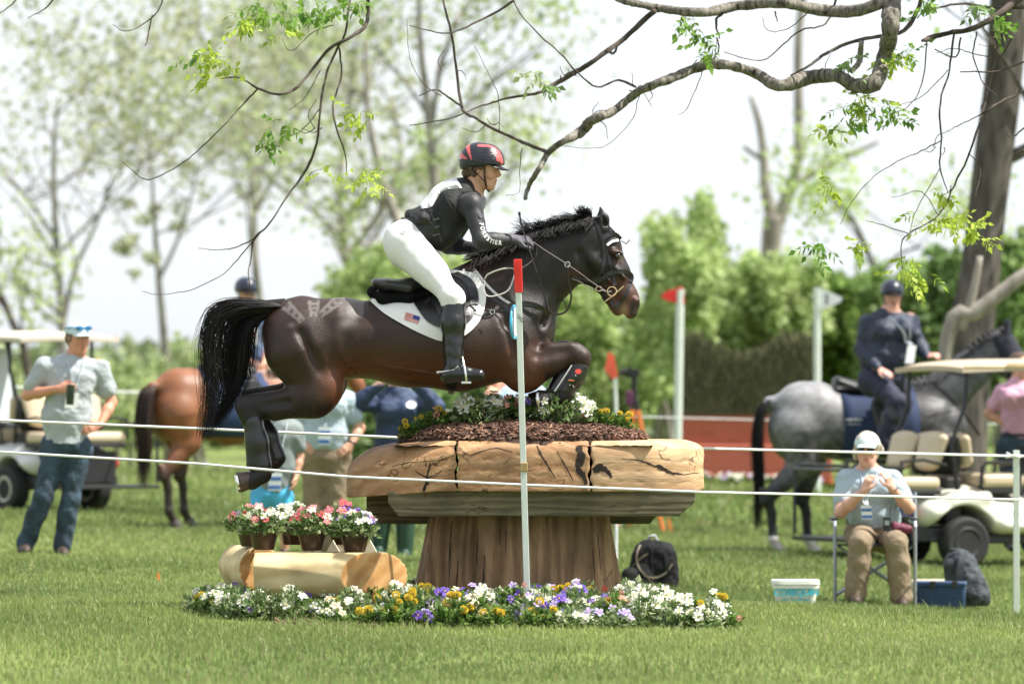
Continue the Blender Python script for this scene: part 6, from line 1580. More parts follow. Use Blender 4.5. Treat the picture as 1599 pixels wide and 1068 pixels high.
BON = mat('black ear bonnet', (.012, .013, .025), rough=.8, bump=.4)
blob('ear_bonnet', [cap(GT_(1.16, 0, 1.86), GT_(1.29, 0, 1.64), .130, .125, .03, glat, .78)] + [cap(GT_(1.18, .055 * y, 1.90), GT_(1.20, .055 * y, 2.06), .042, .016, .02) for y in (-1, 1)] + [clip(GT_(1.36, 0, 1.58), GT_(1.36, 0, 1.45) - GT_(1.2, 0, 1.7))], .009, BON, gt, inflate=.006)
def tackset(T, lat, body_bv, padm, label_pad, label_sad, x0=-.30, x1=.36, logo=True, k=1.0, ztop=1.47):
    pt = thing('saddle_pad', T(0, 0, 1.0), label_pad, 'saddle pad'); st = thing('saddle', T(0, 0, 1.4), label_sad, 'saddle')
    for sgn, nm in ((-1, 'cloth'), (1, 'cloth')):
        rows = []
        for i in range(13):
            z = 1.50 - .62 * i / 12; row = []
            for j in range(9):
                x = x0 + (x1 - x0) * j / 8; xx = x + .02 * math.sin(i / 12 * PI); o = T(xx, sgn * .8, z); l = body_bv.ray_cast(o, -lat * sgn)[0]
                row.append((l if l is not None else T(xx, sgn * .02, min(z, 1.46))) + lat * sgn * .012)
            rows.append(row)
        vs = [p for r_ in rows for p in r_]; fs = [(i * 9 + j, i * 9 + j + 1, (i + 1) * 9 + j + 1, (i + 1) * 9 + j) for i in range(12) for j in range(8)]
        b = MB(); b.add(vs, fs); o = b.build(nm, padm, pt, sharp=None); md = o.modifiers.new('solid', 'SOLIDIFY'); md.thickness = .012; md.offset = 0
    blob('seat', [cap(T(-.30, 0, 1.54), T(-.05, 0, 1.46), .05, .06, .04, lat, 2.6), cap(T(-.05, 0, 1.46), T(.22, 0, 1.52), .06, .045, .04, lat, 1.8), cap(T(-.33, 0, 1.47), T(.2, 0, 1.45), .05, .04, .03, lat, 3.)], .01, BLEATH, st)
    for sgn in (-1, 1): blob('flap', [cap(T(.05, .29 * sgn, 1.32), T(.12, .335 * sgn, 1.06), .12, .13, .03, lat, .15)], .01, BLEATH, st)
    return pt, st
gp, gs = tackset(GT_, glat, gk_b, mat('navy saddle cloth', (.008, .022, .065), rough=.8, bump=.3), 'navy saddle cloth with small white lettering on the grey horse', 'black saddle on the grey horse')
for (w_, x_, y_) in ((26, 1335, 655), (22, 1337, 662)):
    b = MB()
    for k in range(int(w_ / 3.2)):
        xx = x_ - w_ / 2 + k * 3.2; hit = front_hit(xx, y_, bvh_of([gp.children[0]]), .012)[0]
        if hit is not None: b.box(hit, (.012, .002, .022 * (.5 + .5 * ((k * 7) % 3) / 2) if w_ > 24 else .008))
    if b.v: b.build('stitched_lettering', WHM, gp.children[0], smooth=False)
# bridle lines of the grey horse
gbr = strap([(1595, 540), (1560, 580), (1500, 585), (1455, 572)], 5, gk_b, 'reins', gt)
strap([(1440, 585), (1470, 610), (1500, 640), (1530, 680)], 6, gk_b, 'breastplate', gt); strap([(1500, 640), (1450, 650)], 5, gk_b, 'breastplate', gt)
# its rider
q = Q(166, -.05)
J = dict(head=(1393, 464, 0), neck=(1388, 492, .0), chest=(1386, 518, 0), waist=(1380, 558, 0), pelvis=(1378, 588, 0), shL=(1356, 505, 0.02), shR=(1420, 502, .05), elL=(1345, 545, -.02), wrL=(1372, 576, -.26), elR=(1436, 540, .0), wrR=(1447, 556, -.12),
         hipL=(1366, 596, -.12), hipR=(1392, 596, .12), knL=(1402, 628, -.38), knR=(1410, 628, .38), anL=(1374, 700, -.36), anR=(1380, 700, .36))
gr_, grb, grj, grh, GRA = make_person('person', GT_(0, 0, 1.4), 'smiling rider in navy jacket and dark helmet on the grey horse', q, J, (.45, -1, 0), headfwd=(.12, -1, -.05), sc=1.05, w=1.26, bust=.05, belly=.06, female=True, skin=(.60, .32, .25), shirt=NAVY, sleeve='long', trousers=mat('dark navy breeches', (.02, .022, .045), rough=.8, bump=.2), tr_loose=.012, vox=.0085,
    hands={'L': ((.75, -.5, -.35), (-.1, -.4, 1), 1, dict(curl=.15)), 'R': ((.85, -.4, .1), (.1, -.6, 1), -1, dict(curl=.8))}, foot_dirs={'L': (1, -.2, .1), 'R': (1, .2, .1)}, tuck=False)
for s_ in 'LR': blob('riding_boot', [cap(grj['kn' + s_].lerp(grj['an' + s_], .08), grj['kn' + s_].lerp(grj['an' + s_], .35), .075, .078, .03), cap(grj['kn' + s_].lerp(grj['an' + s_], .35), grj['an' + s_], .078, .05, .03)] + GRA['ft' + s_], .009, BOOTL, gr_, inflate=.014)
helmet(grh, mat('navy helmet', (.015, .02, .04), rough=.35), gr_, k=1.02)
lanyard(grj, (.45, -1, 0), (1, .45, 0), gr_, .10, hang=q(1424, 538, -.24), badge=(.09, .17), blue=False)
b = MB(); b.tube([grh.w(.03, .085, -.035), grh.w(.0, .115, -.058), grh.w(-.005, .118, -.06)], [.003, .004, .009], seg=6); b.build('microphone', BLSH, gr_)

# bay horse on the left ----------------------------------------------------
def bay(x, z, v):
    n = wob(v[:, 0], v[:, 1], v[:, 2], 6, 1)[:, None]; c = np.array([.205, .078, .034]) * (1 + .15 * n); lg = sstep(z, .45, .85)[:, None]; c = np.array([.02, .012, .01]) * (1 - lg) + c * lg
    return c
byaw = math.radians(36); bb0 = GP(352, 814, 163); bb0 = ground(bb0 + V((.05, .2, 0)))
bt, bbody, BT, blat, bA = stand_horse('horse', 'red bay horse with black lower legs and tail seen from behind on the left', bb0, byaw, bay, BLKH, k=1.0, legs_off=(-.02, .34, .0, .1), tail_m=mat('brown black tail hair', (.04, .02, .014), rough=.5, var=.5, scale=60), hoofc=(.05, .04, .035))
bbv = bvh_of([bbody])
bp_, bs_ = tackset(BT, blat, bbv, mat('blue saddle cloth', (.015, .035, .10), rough=.8, bump=.3), 'dark blue saddle cloth with a pale round logo on the red bay horse', 'black saddle on the red bay horse', x0=-.46, x1=.3)
c = BT(-.36, -.36, 1.15); l = bvh_of([o for o in bp_.children]).ray_cast(BT(-.30, -1, 1.2), blat)[0]
if l is not None:
    b = MB(); b.ball(l, (.05, .05, .05), 12, 8); o = b.build('logo', mat('logo pale', (.45, .5, .6), rough=.7), bp_.children[0])
    for v_ in o.data.vertices: dlt = V(v_.co) - l; v_.co = l + dlt - blat * dlt.dot(blat) * .88
q = Q(161, .25)
J = dict(head=(384, 458, 0), neck=(386, 486, 0), chest=(389, 510, 0), waist=(393, 552, 0), pelvis=(392, 580, 0), shL=(364, 498, 0), shR=(412, 500, 0), elL=(366, 540, -.05), wrL=(392, 566, -.2), elR=(420, 540, .0), wrR=(412, 568, -.15),
         hipL=(380, 588, -.1), hipR=(404, 588, .1), knL=(414, 622, -.32), knR=(424, 618, .35), anL=(404, 690, -.32), anR=(412, 685, .36))
br_, brb, brj, brh, BRA = make_person('person', BT(0, 0, 1.4), 'rider in dark helmet and slate blue top mounted on the red bay horse', q, J, (.3, -1, 0), headfwd=(.45, -1, -.15), sc=1.0, w=.95, female=True, shirt=mat('slate blue top', (.07, .11, .20), rough=.7, bump=.2), trousers=mat('grey breeches', (.42, .43, .45), rough=.8), tr_loose=.01, shoes=BLSH, vox=.009,
    foot_dirs={'L': (1, -.2, .1), 'R': (1, .2, .1)})
helmet(brh, MATS['navy helmet'], br_, k=1.02)
b = MB(); b.box(q(398, 522, -.20), (.06, .01, .22)); o = b.build('sash', PAPER, br_, smooth=False, bevel=.003); b = MB(); b.ball(q(391, 524, -.22), (.04, .012, .035)); b.build('rosette', mat('red cloth', (.6, .04, .04), rough=.6), br_)

# ---------------------------------------------------------------- golf carts
TAN = mat('tan vinyl', (.52, .42, .29), rough=.5, var=.04, bump=.05); BPL = mat('black plastic', (.014, .014, .015), rough=.5, var=.2); TYRE = mat('tyre rubber', (.014, .014, .014), rough=.8, bump=.4, bscale=60)
HUBM = mat('hub cream', (.42, .40, .34), rough=.5); TUBB = mat('black tube', (.018, .018, .02), rough=.3, metal=.3)
def cart(label, base, yaw, paint, roofm, k=1.0, rx0=-.06, hubm=None):
    t = thing('golf_cart', base, label, 'golf cart'); cz_, sz_ = math.cos(yaw), math.sin(yaw); R3 = Matrix.Rotation(yaw, 3, 'Z')
    def T(x, y, z): return V(base) + R3 @ V((x, y, z)) * k
    lat = R3 @ V((0, 1, 0)); fw = R3 @ V((1, 0, 0))
    # body shell: x from -.55 (rear) to 1.95 (nose)
    a = [cap(T(-.30, 0, .50), T(.66, 0, .48), .20, .19, .04, lat, 2.9), cap(T(.3, 0, .40), T(.9, 0, .38), .13, .12, .04, lat, 4.3), cap(T(.42, 0, .36), T(1.1, 0, .36), .10, .10, .05, lat, 5.6), cap(T(1.25, 0, .50), T(1.75, 0, .52), .22, .20, .1, lat, 2.6), cap(T(1.30, 0, .72), T(1.42, 0, .90), .10, .05, .06, lat, 4.2),
         cap(T(-.1, 0, .62), T(.25, 0, .63), .13, .13, .05, lat, 4.3)]
    for xx in (0, 1.62): a += [cap(T(xx, -1, .23), T(xx, 1, .23), .33, .33, .02, op='sub')]
    a += [clip(T(0, 0, .27), (0, 0, -1)), clip(T(-.52, 0, 0), -fw)]
    blob('bodywork', a, .013, paint, t)
    b = MB(); b.box(T(.75, 0, .25), (1.5 * k, 1.02 * k, .07 * k), R3); b.box(T(-.1, 0, .30), (.8 * k, .95 * k, .12 * k), R3); b.build('chassis', BPL, t, smooth=False, bevel=.01)
    for x in (0, 1.62):
        for y in (-.52, .52):
            b = MB(); b.lathe([(.12, -.09), (.20, -.095), (.228, -.07), (.235, 0), (.228, .07), (.20, .095), (.12, .09)], T(x, y, .23), lat, seg=32); wh_o = b.build('wheel', TYRE, t)
            b = MB(); b.lathe([(.02, -.085), (.08, -.08), (.13, -.101), (.14, -.09), (.14, .09), (.13, .101), (.08, .08), (.02, .085)], T(x, y, .23), lat, seg=24); b.build('hub', hubm or HUBM, wh_o)
    # seats
    def pad(c, size, m, name, kz=1): 
        b = MB(); b.box(T(*c), tuple(s * k for s in size), R3); return b.build(name, m, t, smooth=True, bevel=.045)
    pad((.42, 0, .78), (.46, 1.05, .13), TAN, 'seat'); pad((-.42, 0, .76), (.42, 1.0, .12), TAN, 'seat'); b = MB(); b.box(T(.42, 0, .69), (.44, 1.02, .06), R3); b.box(T(-.42, 0, .68), (.42, 1.0, .05), R3); b.build('seat_base', BPL, t, smooth=False, bevel=.01)
    for y in (-.26, .26):
        blob('backrest', [cap(T(.12, y, .95), T(.08, y, 1.15), .06, .065, .03, lat, 3.4)], .012, TAN, t); blob('backrest', [cap(T(-.22, y, .93), T(-.15, y, 1.15), .065, .075, .03, lat, 3.1)], .012, TAN, t)
    blob('backrest_shell', [cap(T(.02, -.38, 1.0), T(.02, .38, 1.0), .035, .035, .02, V((0, 0, 1)), 5.)], .012, BPL, t)
    b = MB(); b.box(T(-.04, 0, .60), (.16, .86, .42), R3); b.box(T(-.56, 0, .45), (.05, .80, .35), R3); b.build('rear_housing', BPL, t, smooth=False, bevel=.02)
    # roof and posts
    b = MB(); nx_, ny_ = 10, 8; vs = []
    for s in (0, 1):
        for i in range(nx_ + 1):
            for j in range(ny_ + 1):
                u, v = i / nx_ * 2 - 1, j / ny_ * 2 - 1; e = max(abs(u) ** 6, abs(v) ** 6); z = 1.83 + .045 * (1 - .5 * (u * u + v * v)) - .04 * e - s * .045; vs.append(T((1.72 + rx0) / 2 + u * (1.72 - rx0) / 2, v * .62, z))
    n1_ = (nx_ + 1) * (ny_ + 1); fs = []
    for i in range(nx_):
        for j in range(ny_):
            a_ = i * (ny_ + 1) + j; q4 = (a_, a_ + ny_ + 1, a_ + ny_ + 2, a_ + 1); fs += [q4, tuple(x + n1_ for x in reversed(q4))]
    for i in range(nx_):
        for j in (0, ny_): a_ = i * (ny_ + 1) + j; fs.append((a_, a_ + ny_ + 1, a_ + ny_ + 1 + n1_, a_ + n1_))
    for j in range(ny_):
        for i in (0, nx_): a_ = i * (ny_ + 1) + j; fs.append((a_, a_ + 1, a_ + 1 + n1_, a_ + n1_))
    b.add(vs, fs); ro = b.build('roof', roofm, t, sharp=50); bm_fix(ro)
    b = MB(); b.tube([T(rx0 + .02, -.615, 1.80), T(1.7, -.615, 1.80)], .012, seg=6); b.box(T(.55, -.632, 1.815), (.32, .012, .03), R3); b.build('roof_rail', mat('roof trim', (.5, .36, .2), rough=.6), ro)
    for y in (-.52, .52):
        b = MB(); b.tube([T(.04, y, 1.80), T(.02, y, 1.45), T(-.12, y, 1.12), T(-.06, y, .7)], .020, seg=8); b.build('roof_post', TUBB, t)
        b = MB(); b.tube([T(1.62, y, 1.80), T(1.50, y, 1.3), T(1.36, y, .80)], .020, seg=8); b.build('roof_post', TUBB, t)
        b = MB(); b.tube([T(.58, y, .70), T(.60, y, .90), T(.56, y, .94), T(.24, y, .94), T(.20, y, .90), T(.18, y, .72)], .018, seg=8); b.build('hip_rail', TUBB, t)
        b = MB(); b.tube([T(-.16, y * .96, .92), T(-.40, y * .96, .97), T(-.62, y * .96, .95), T(-.62, y * .96, .75)], .016, seg=8); b.build('hip_rail', TUBB, t)
    b = MB(); b.tube([T(-.60, -.50, .90), T(-1.10, -.50, .92), T(-1.16, -.50, .86), T(-1.16, -.50, .30)], .017, seg=8); b.tube([T(-.60, .50, .90), T(-1.10, .50, .92), T(-1.16, .50, .86), T(-1.16, .50, .30)], .017, seg=8); b.tube([T(-1.16, -.5, .88), T(-1.16, .5, .88)], .015, seg=8); b.build('grab_rail', TUBB, t)
    b = MB(); b.box(T(-.95, 0, .26), (.46, 1.04, .035), R3); b.tube([T(-.5, -.3, .30), T(-.75, -.3, .27)], .02); b.tube([T(-.5, .3, .30), T(-.75, .3, .27)], .02); b.build('footrest', BPL, t, smooth=False, bevel=.006)
    # steering, dash, windscreen
    b = MB(); cs = T(1.02, .26, .98); ax_ = (R3 @ V((-.6, 0, .8))).normalized(); _, s1, s2 = frame(ax_); b.tube([cs + s1 * math.cos(a) * .17 + s2 * math.sin(a) * .17 for a in np.linspace(0, 6.28, 25)[:-1]], .014, seg=8, closed=True); b.tube([cs, T(1.32, .26, .60)], .02); b.tube([cs - s1 * .17, cs + s1 * .17], .012); b.tube([cs - s2 * .17, cs], .012); b.build('steering_wheel', BPL, t)
    b = MB(); b.box(T(1.30, 0, .84), (.16, 1.0, .16), R3); b.build('dashboard', BPL, t, smooth=False, bevel=.03)
    b = MB(); b.prism([T(1.40, -.5, .92), T(1.40, .5, .92), T(1.58, .5, 1.70), T(1.58, -.5, 1.70)], fw * .006); b.build('windscreen', mat('clear screen', (.55, .6, .62), rough=.1, var=.02), t, smooth=False)
    for y in (-.45, .45): b = MB(); b.ball(T(-.50, y, .50), (.035, .045, .065), 12, 8); b.build('tail_light', mat('red lens', (.45, .015, .02), rough=.15, coat=.6), t)
    return t, T
CREAM = mat('cream cart paint', (.64, .62, .53), rough=.3, var=.03, coat=.3); ROOFC = mat('cream roof', (.46, .37, .27), rough=.55, var=.04); WHP = mat('white cart paint', (.55, .56, .57), rough=.3, var=.03, coat=.3)
ct, CT_ = cart('cream golf cart with tan rear facing seats beside the seated woman', GP(1459, 896, 173), math.radians(25), CREAM, ROOFC, hubm=mat('shaded black hub', (.02, .02, .02), rough=.6))  # hubs coloured black here for the shade around the wheels
ct2, CT2 = cart('white golf cart with tan seats parked behind the man in jeans', GP(82, 806, 150), math.radians(180 - 50), WHP, mat('pale cart roof', (.50, .45, .38), rough=.6, var=.04), rx0=-.32)

# ---------------------------------------------------------------- poles, flags, ropes
WPOLE = mat('white painted pole', (.60, .65, .60), rough=.45, var=.05, bump=.1); REDF = mat('red flag plastic', (.80, .045, .035), rough=.35, var=.08, trans=.25); WFL = mat('white flag plastic', (.8, .82, .84), rough=.4, var=.03, trans=.2)
def pole(name, label, pts, rpx, s, cat, sq=True, m=WPOLE, group=None):
    t = thing(name, pts[-1], label, cat, group); b = MB(); r = rpx / s; b.tube(pts, r * (1.25 if sq else 1), seg=4 if sq else 10, hint=V((1, 1, 0)) if sq else V((0, 0, 1))); b.build('post', m, t, smooth=not sq, bevel=.003 if sq else 0); return t
Yp = 29.15
ft = pole('flag_pole', 'white square pole with red plastic top leaning against the front of the table', [P(808.5, 408, Yp), P(824, 955, Yp)], 5.4, 277, 'flag pole')
ft.location = ground(P(824, 955, Yp))
b = MB(); a0, a1 = P(808.3, 405, Yp), P(810, 457, Yp); b.tube([a0, a1], 7.6 / 277 * 1.2, seg=4, hint=V((1, 1, 0))); b.build('red_cap', REDF, ft, smooth=False, bevel=.004)
b = MB(); b.prism([P(802.5, 424, Yp - .04), P(808, 408, Yp - .045), P(814, 452, Yp - .045)], V((0, .006, 0))); b.build('flag_fold', REDF, ft, smooth=False)
b = MB(); b.box(P(818, 729, Yp - .005), (.045, .05, .05)); b.build('rope_clip', mat('tan clip', (.35, .24, .1), rough=.6), ft, smooth=False, bevel=.004)
b = MB(); b.lathe([(.002, -.006), (.095, -.006), (.099, 0), (.095, .006), (.002, .006)], P(803, 503, Yp + .06), V((1, -.22, .0)), seg=30); nd = b.build('number_disc', mat('sky blue plastic', (.06, .38, .62), rough=.3), ft, sharp=30)
b = MB(); b.lathe([(.075, -.0085), (.080, -.0085), (.080, .0085), (.075, .0085)], P(803, 503, Yp + .06), V((1, -.22, .0)), seg=30); b.build('white_rim', WFL, nd)
b = MB(); b.tube([P(808, 490, Yp - .03), P(820, 503, Yp - .03)], .0025, seg=5); b.tube([P(808, 494, Yp - .03), P(820, 508, Yp - .03)], .0025, seg=5); b.build('cord', BLSH, ft)
def flagp(name, label, x, ytop, ybase, s, pts, m, rpx=4.6, lean=0, flagname='flag'):
    q_ = Q(s); base = ground(q_(x - lean, ybase)); t = thing(name, base, label, 'flag pole'); b = MB(); b.tube([q_(x, ytop), base], rpx / s, seg=10); b.build('post', WPOLE, t); b = MB(); b.prism([q_(a, c_, -.03) for a, c_ in pts], V((0, .02, 0))); b.build(flagname, m, t, smooth=False); return t
f1 = flagp('flag_pole', 'tall white pole with red pennant at the left end of the brush fence', 1062, 452, 745, 130, [(1031, 463), (1040, 455), (1066, 447), (1070, 474), (1058, 474), (1040, 469)], REDF, 6.4, lean=5)
f2 = flagp('flag_pole', 'tall white pole with white pennant at the right end of the brush fence', 1276, 452, 750, 130, [(1271, 449), (1286, 452), (1316, 465), (1312, 472), (1284, 484), (1272, 482)], WFL, 5.6)
b = MB(); b.box(Q(130)(1291, 467, -.05), (.025, .01, .13)); b.build('dark_mark', NAVY, f2, smooth=False)
f3 = flagp('flag_pole', 'thin pale stake with an orange red pennant between the horse knee and the tripod', 960, 580, 800, 150, [(950, 549), (959, 556), (965, 588), (956, 592), (944, 578)], mat('orange red cloth', (.85, .16, .09), rough=.6, trans=.3), 3.0, lean=-8)
ROPE = mat('white rope', (.70, .70, .68), rough=.7, var=.06, bump=.5, bscale=200)
def rope(label, pts, r, group=None, sag=0.0):
    b = MB(); A = []
    for i in range(len(pts) - 1):
        for k in range(12):
            t_ = k / 12; p = pts[i].lerp(pts[i + 1], t_); p = p - V((0, 0, sag * 4 * t_ * (1 - t_))); A.append(p)
    A.append(pts[-1]); b.tube(A, r, seg=8); o = b.build('rope', ROPE, None, sharp=None); return tag(o, label, 'rope', group)
rope('lower white rope strung across the front of the table', [P(-60, 700, 29.6), P(0, 705.5, 29.55), P(310, 724, 29.45), P(540, 744, 29.42), P(820, 757, 29.38), P(1095, 768, 29.5), P(1400, 775, 31.0), P(1660, 782, 32.5)], .0072)
rp2 = [P(-80, 652, 31.2), P(0, 656, 31.25), P(330, 670, 31.5), P(620, 683, 31.7), P(850, 690, 32.0), P(1100, 700, 33.2), P(1580, 712, 37.45)]
rope('upper white rope passing behind the table to the knot on the right hand post', rp2, .0080)
rope('white rope running out of frame from the knot on the right hand post', [P(1594, 712, 37.45), P(1680, 713, 38)], .0085)
pp = ground(P(1587, 962, 37.5)); tp_ = pole('fence_post', 'pale green white rope post at the right edge of the field', [P(1587, 703, 37.5), pp], 5.2, 216, 'post')
b = MB(); kc = P(1586, 712, 37.44); b.tube([kc + V((math.cos(a) * .035, math.sin(a) * .035, .004 * math.sin(a * 2))) for a in np.linspace(0, 6.28, 13)[:-1]], .010, seg=6, closed=True); b.tube([kc + V((-.03, -.03, 0)), kc + V((-.07, -.04, .025))], .008); b.tube([kc + V((-.03, -.03, 0)), kc + V((-.075, -.04, -.01))], .008); b.build('knot', ROPE, tp_)
rope('far white rope behind the tripod and the brush fence', [P(640, 640, 56), P(960, 650, 56), P(1205, 656, 56), P(1540, 662, 56), P(1680, 664, 56)], .008)
rope('far pale rope beyond the red bay horse on the left', [P(-60, 603, 62), P(60, 606, 62), P(175, 612, 62), P(330, 617, 62), P(500, 622, 62)], .016)
# stakes
b = MB(); p = GP(248, 884, 225); b.prism([p + V((-.014, 0, 0)), p + V((.014, 0, 0)), p + V((.0, 0, .075)), p + V((-.012, 0, .07))], V((0, .01, 0))); tag(b.build('marker_peg', mat('orange peg', (.85, .28, .06), rough=.5), None, smooth=False), 'small orange peg in the grass near the feet of the man in jeans', 'peg')
b = MB(); p = GP(1048, 822, 150); b.prism([p + V((-.02, 0, 0)), p + V((.02, 0, 0)), p + V((-.01, 0, .16)), p + V((-.04, 0, .15))], V((0, .015, 0))); tag(b.build('marker_peg', MATS['orange peg'], None, smooth=False), 'blurred orange peg in the grass beyond the right end of the table', 'peg')
# tripod
q = Q(150); t = thing('camera_tripod', ground(q(990, 790)), 'camera on a tripod with orange taped legs behind the right end of the mulch', 'tripod')
for x, d in ((970, -.1), (1024, -.05), (990, .35)):
    top = q(990, 610, .1); bot = ground(q(x + (12 if x > 1000 else -8), 790, d)); b = MB(); b.tube([top, top.lerp(bot, .14)], .02, seg=8); l = b.build('leg', BLSH, t); b = MB(); b.tube([top.lerp(bot, .14), bot], .024, seg=8); b.build('lower_leg', mat('orange tape', (.80, .22, .05), rough=.5), l)
b = MB(); b.tube([q(990, 612, .1), q(990, 590, .1)], .03, seg=8); b.build('centre_column', BLSH, t)
b = MB(); b.box(q(988, 583, .1), (.13, .10, .09)); b.tube([q(980, 582, .06), q(970, 581, .02)], [.035, .04], seg=12); b.box(q(984, 574, .1), (.03, .05, .03)); b.build('camera_body', BLSH, t, smooth=False, bevel=.008)
b = MB(); b.box(q(983, 622, .05), (.08, .05, .16)); b.build('bag_hook', mat('plum fabric', (.12, .03, .08), rough=.8), t, smooth=False, bevel=.02)

# brush fence ---------------------------------------------------------------
q = Q(128)
bf = thing('brush_fence', ground(q(1170, 748)), 'brown brush hedge with a dipped top set in a low red brick base', 'fence')
BRICKM = bpy.data.materials.new('red brick print'); BRICKM.use_nodes = True; t_ = BRICKM.node_tree; N = t_.nodes; L = t_.links; bs = N['Principled BSDF']; bs.inputs['Roughness'].default_value = .8
tc = N.new('ShaderNodeTexCoord'); mp = N.new('ShaderNodeMapping'); mp.inputs['Rotation'].default_value = (PI / 2, 0, 0); L.new(tc.outputs['Object'], mp.inputs[0]); bk = N.new('ShaderNodeTexBrick'); L.new(mp.outputs[0], bk.inputs['Vector'])
bk.inputs['Scale'].default_value = 2.2; bk.inputs['Color1'].default_value = (.42, .11, .06, 1); bk.inputs['Color2'].default_value = (.37, .095, .055, 1); bk.inputs['Mortar'].default_value = (.44, .13, .08, 1); bk.inputs['Mortar Size'].default_value = .012; L.new(bk.outputs[0], bs.inputs['Base Color'])
for (y0, y1, dd) in ((643, 700, .12), (694, 748, 0)):
    b = MB(); a0, a1 = q(1062, y0, dd), q(1300, y1 + 4, dd); b.box(((a0.x + a1.x) / 2, a0.y + .35, (a0.z + a1.z) / 2), (a1.x - a0.x, .6, a0.z - a1.z)); b.build('brick_base', BRICKM, bf, smooth=False, bevel=.02)
vs = []; fs = []; cs = []
topl = lambda x: 527 + (0 if x < 1085 else 34 * math.sin((min(x, 1230) - 1085) / 145 * PI) ** 1.3) if x < 1230 else 527 + 4
for i in range(15000):
    x = random.uniform(1066, 1272); yt = topl(x) + random.uniform(-3, 5); y = yt + (645 - yt) * random.random() ** .9; dd = random.uniform(.1, .75)
    p = q(x, y, dd if y > yt + 12 or random.random() < .5 else dd); d = V((random.uniform(-.35, .35), random.uniform(-.5, .2), 1)).normalized(); l = random.uniform(.08, .2); _, s, u = frame(d); wv = random.uniform(.006, .014)
    n0 = len(vs); vs += [p - s * wv, p + s * wv, p + d * l]; fs.append((n0, n0 + 1, n0 + 2)); c = random.choice([(.11, .115, .055), (.15, .15, .075), (.09, .10, .05), (.18, .17, .10)]); cs += [c] * 3
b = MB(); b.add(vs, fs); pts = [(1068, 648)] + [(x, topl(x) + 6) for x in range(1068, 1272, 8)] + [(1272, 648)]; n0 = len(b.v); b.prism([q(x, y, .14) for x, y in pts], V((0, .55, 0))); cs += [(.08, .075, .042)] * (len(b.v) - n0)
link_mesh('brush', b.v, b.f, leaf_material('twig', trans=0, rough=.9), bf, False, None, cs)
BF = {}
for i in range(26):
    x = 1066 + i * 9.2 + random.uniform(-3, 3); kd = random.choice([[('white', 9)], [('red', 7)], [('white', 4), ('lilac', 4)], [('pink', 6)]]); nm = {'white': 'white', 'red': 'red', 'pink': 'pink'}[kd[0][0]]
    BF.setdefault((nm,), []).append((x, plant(ground(q(x, 752, -.2 - random.random() * .2)), 'bushy', kd, nm + ' flower clump along the foot of the red brick fence', nm + ' flowers at the foot of the brick fence', sc=1.1)))
name_in_order(BF, lambda k, o_: f'{k[0]} flower clump, {o_} of its colour, by the brick fence')

# ---------------------------------------------------------------- bags, bucket, cooler
q = Q(210)
bk_ = thing('backpack', GP(1016, 926, 210), 'black backpack with brown straps sitting upright on the grass', 'backpack')
BCK = mat('black nylon', (.006, .006, .007), rough=.8, var=.3, bump=.8, bscale=18, bdist=.03, spec=.25); STP = mat('olive webbing', (.16, .13, .09), rough=.7)
_c = q(1021, 886, .1)
def pack_fn(X, Y, Z): return ((np.abs((X - _c.x) / (.178 + .022 * np.clip((_c.z - Z) / .2, -1, 1))) ** 3.2 + np.abs((Y - _c.y) / .14) ** 3 + np.abs((Z - _c.z) / .205) ** 3.6 + 1e-9) ** .3 - 1) * .14
bo1 = blob('main_bag', [field(pack_fn, (_c.x - .24, _c.y - .18, _c.z - .24), (_c.x + .24, _c.y + .18, _c.z + .24)), cap(q(1005, 895, .0), q(1005, 912, .0), .07, .08, .03), clip(q(1016, 926, 0), (0, 0, -1))], .009, BCK, bk_, wr=(.008, 20, 1))
blob('front_pocket', [cap(q(985, 900, -.05), q(985, 918, -.05), .07, .085, .04), clip(q(1016, 926, 0), (0, 0, -1))], .009, BCK, bk_, wr=(.006, 24, 3))
bkb = bvh_of([bo1])
strap([(1000, 850), (994, 868), (998, 886), (1008, 898)], 4, bkb, 'strap', bk_, m=STP); strap([(1006, 898), (1022, 902), (1040, 894), (1050, 880)], 3.5, bkb, 'strap', bk_, m=STP); strap([(988, 884), (1002, 870), (1012, 864)], 3.5, bkb, 'strap', bk_, m=STP); strap([(1010, 900), (1022, 914), (1034, 924)], 3.5, bkb, 'strap', bk_, m=STP)
strap([(1018, 846), (1019, 870), (1020, 892)], 2, bkb, 'zip', bk_); strap([(1030, 846), (1040, 868), (1042, 892)], 6, bkb, 'shoulder_strap', bk_)
b = MB(); b.tube([q(1012, 848, .1), q(1014, 838, .08), q(1022, 835, .08), q(1028, 846, .1)], .014, seg=8, flat=.6); b.build('handle', mat('pale webbing', (.45, .45, .47), rough=.7), bk_)
# bucket
q = Q(224); bcb = GP(1242, 945, 224) + V((0, 0, .012)); bu = thing('bucket', bcb, 'white rectangular lidded bucket with turquoise lettering on the grass', 'bucket'); WPL = mat('white plastic tub', (.74, .74, .68), rough=.4, var=.03)
b = MB(); zt = q(1242, 905).z - bcb.z
def rbox(b, z0, z1, w0, w1, dp0, dp1, c):
    vs = []
    for z, w_, dp in ((z0, w0, dp0), (z1, w1, dp1)):
        for k in range(24):
            a = 2 * PI * k / 24 + PI / 24; ca, sa = math.cos(a), math.sin(a); e = .35; x = abs(ca) ** e * (1 if ca > 0 else -1) * w_ / 2; y = abs(sa) ** e * (1 if sa > 0 else -1) * dp / 2; vs.append(c + V((x, y, z)))
    b.add(vs, [(k, (k + 1) % 24, 24 + (k + 1) % 24, 24 + k) for k in range(24)] + [tuple(range(23, -1, -1)), tuple(range(24, 48))])
rbox(b, -.01, zt - .02, .265, .31, .20, .24, bcb); rbox(b, zt - .055, zt - .035, .325, .328, .255, .256, bcb); tub = b.build('tub', WPL, bu, sharp=30)
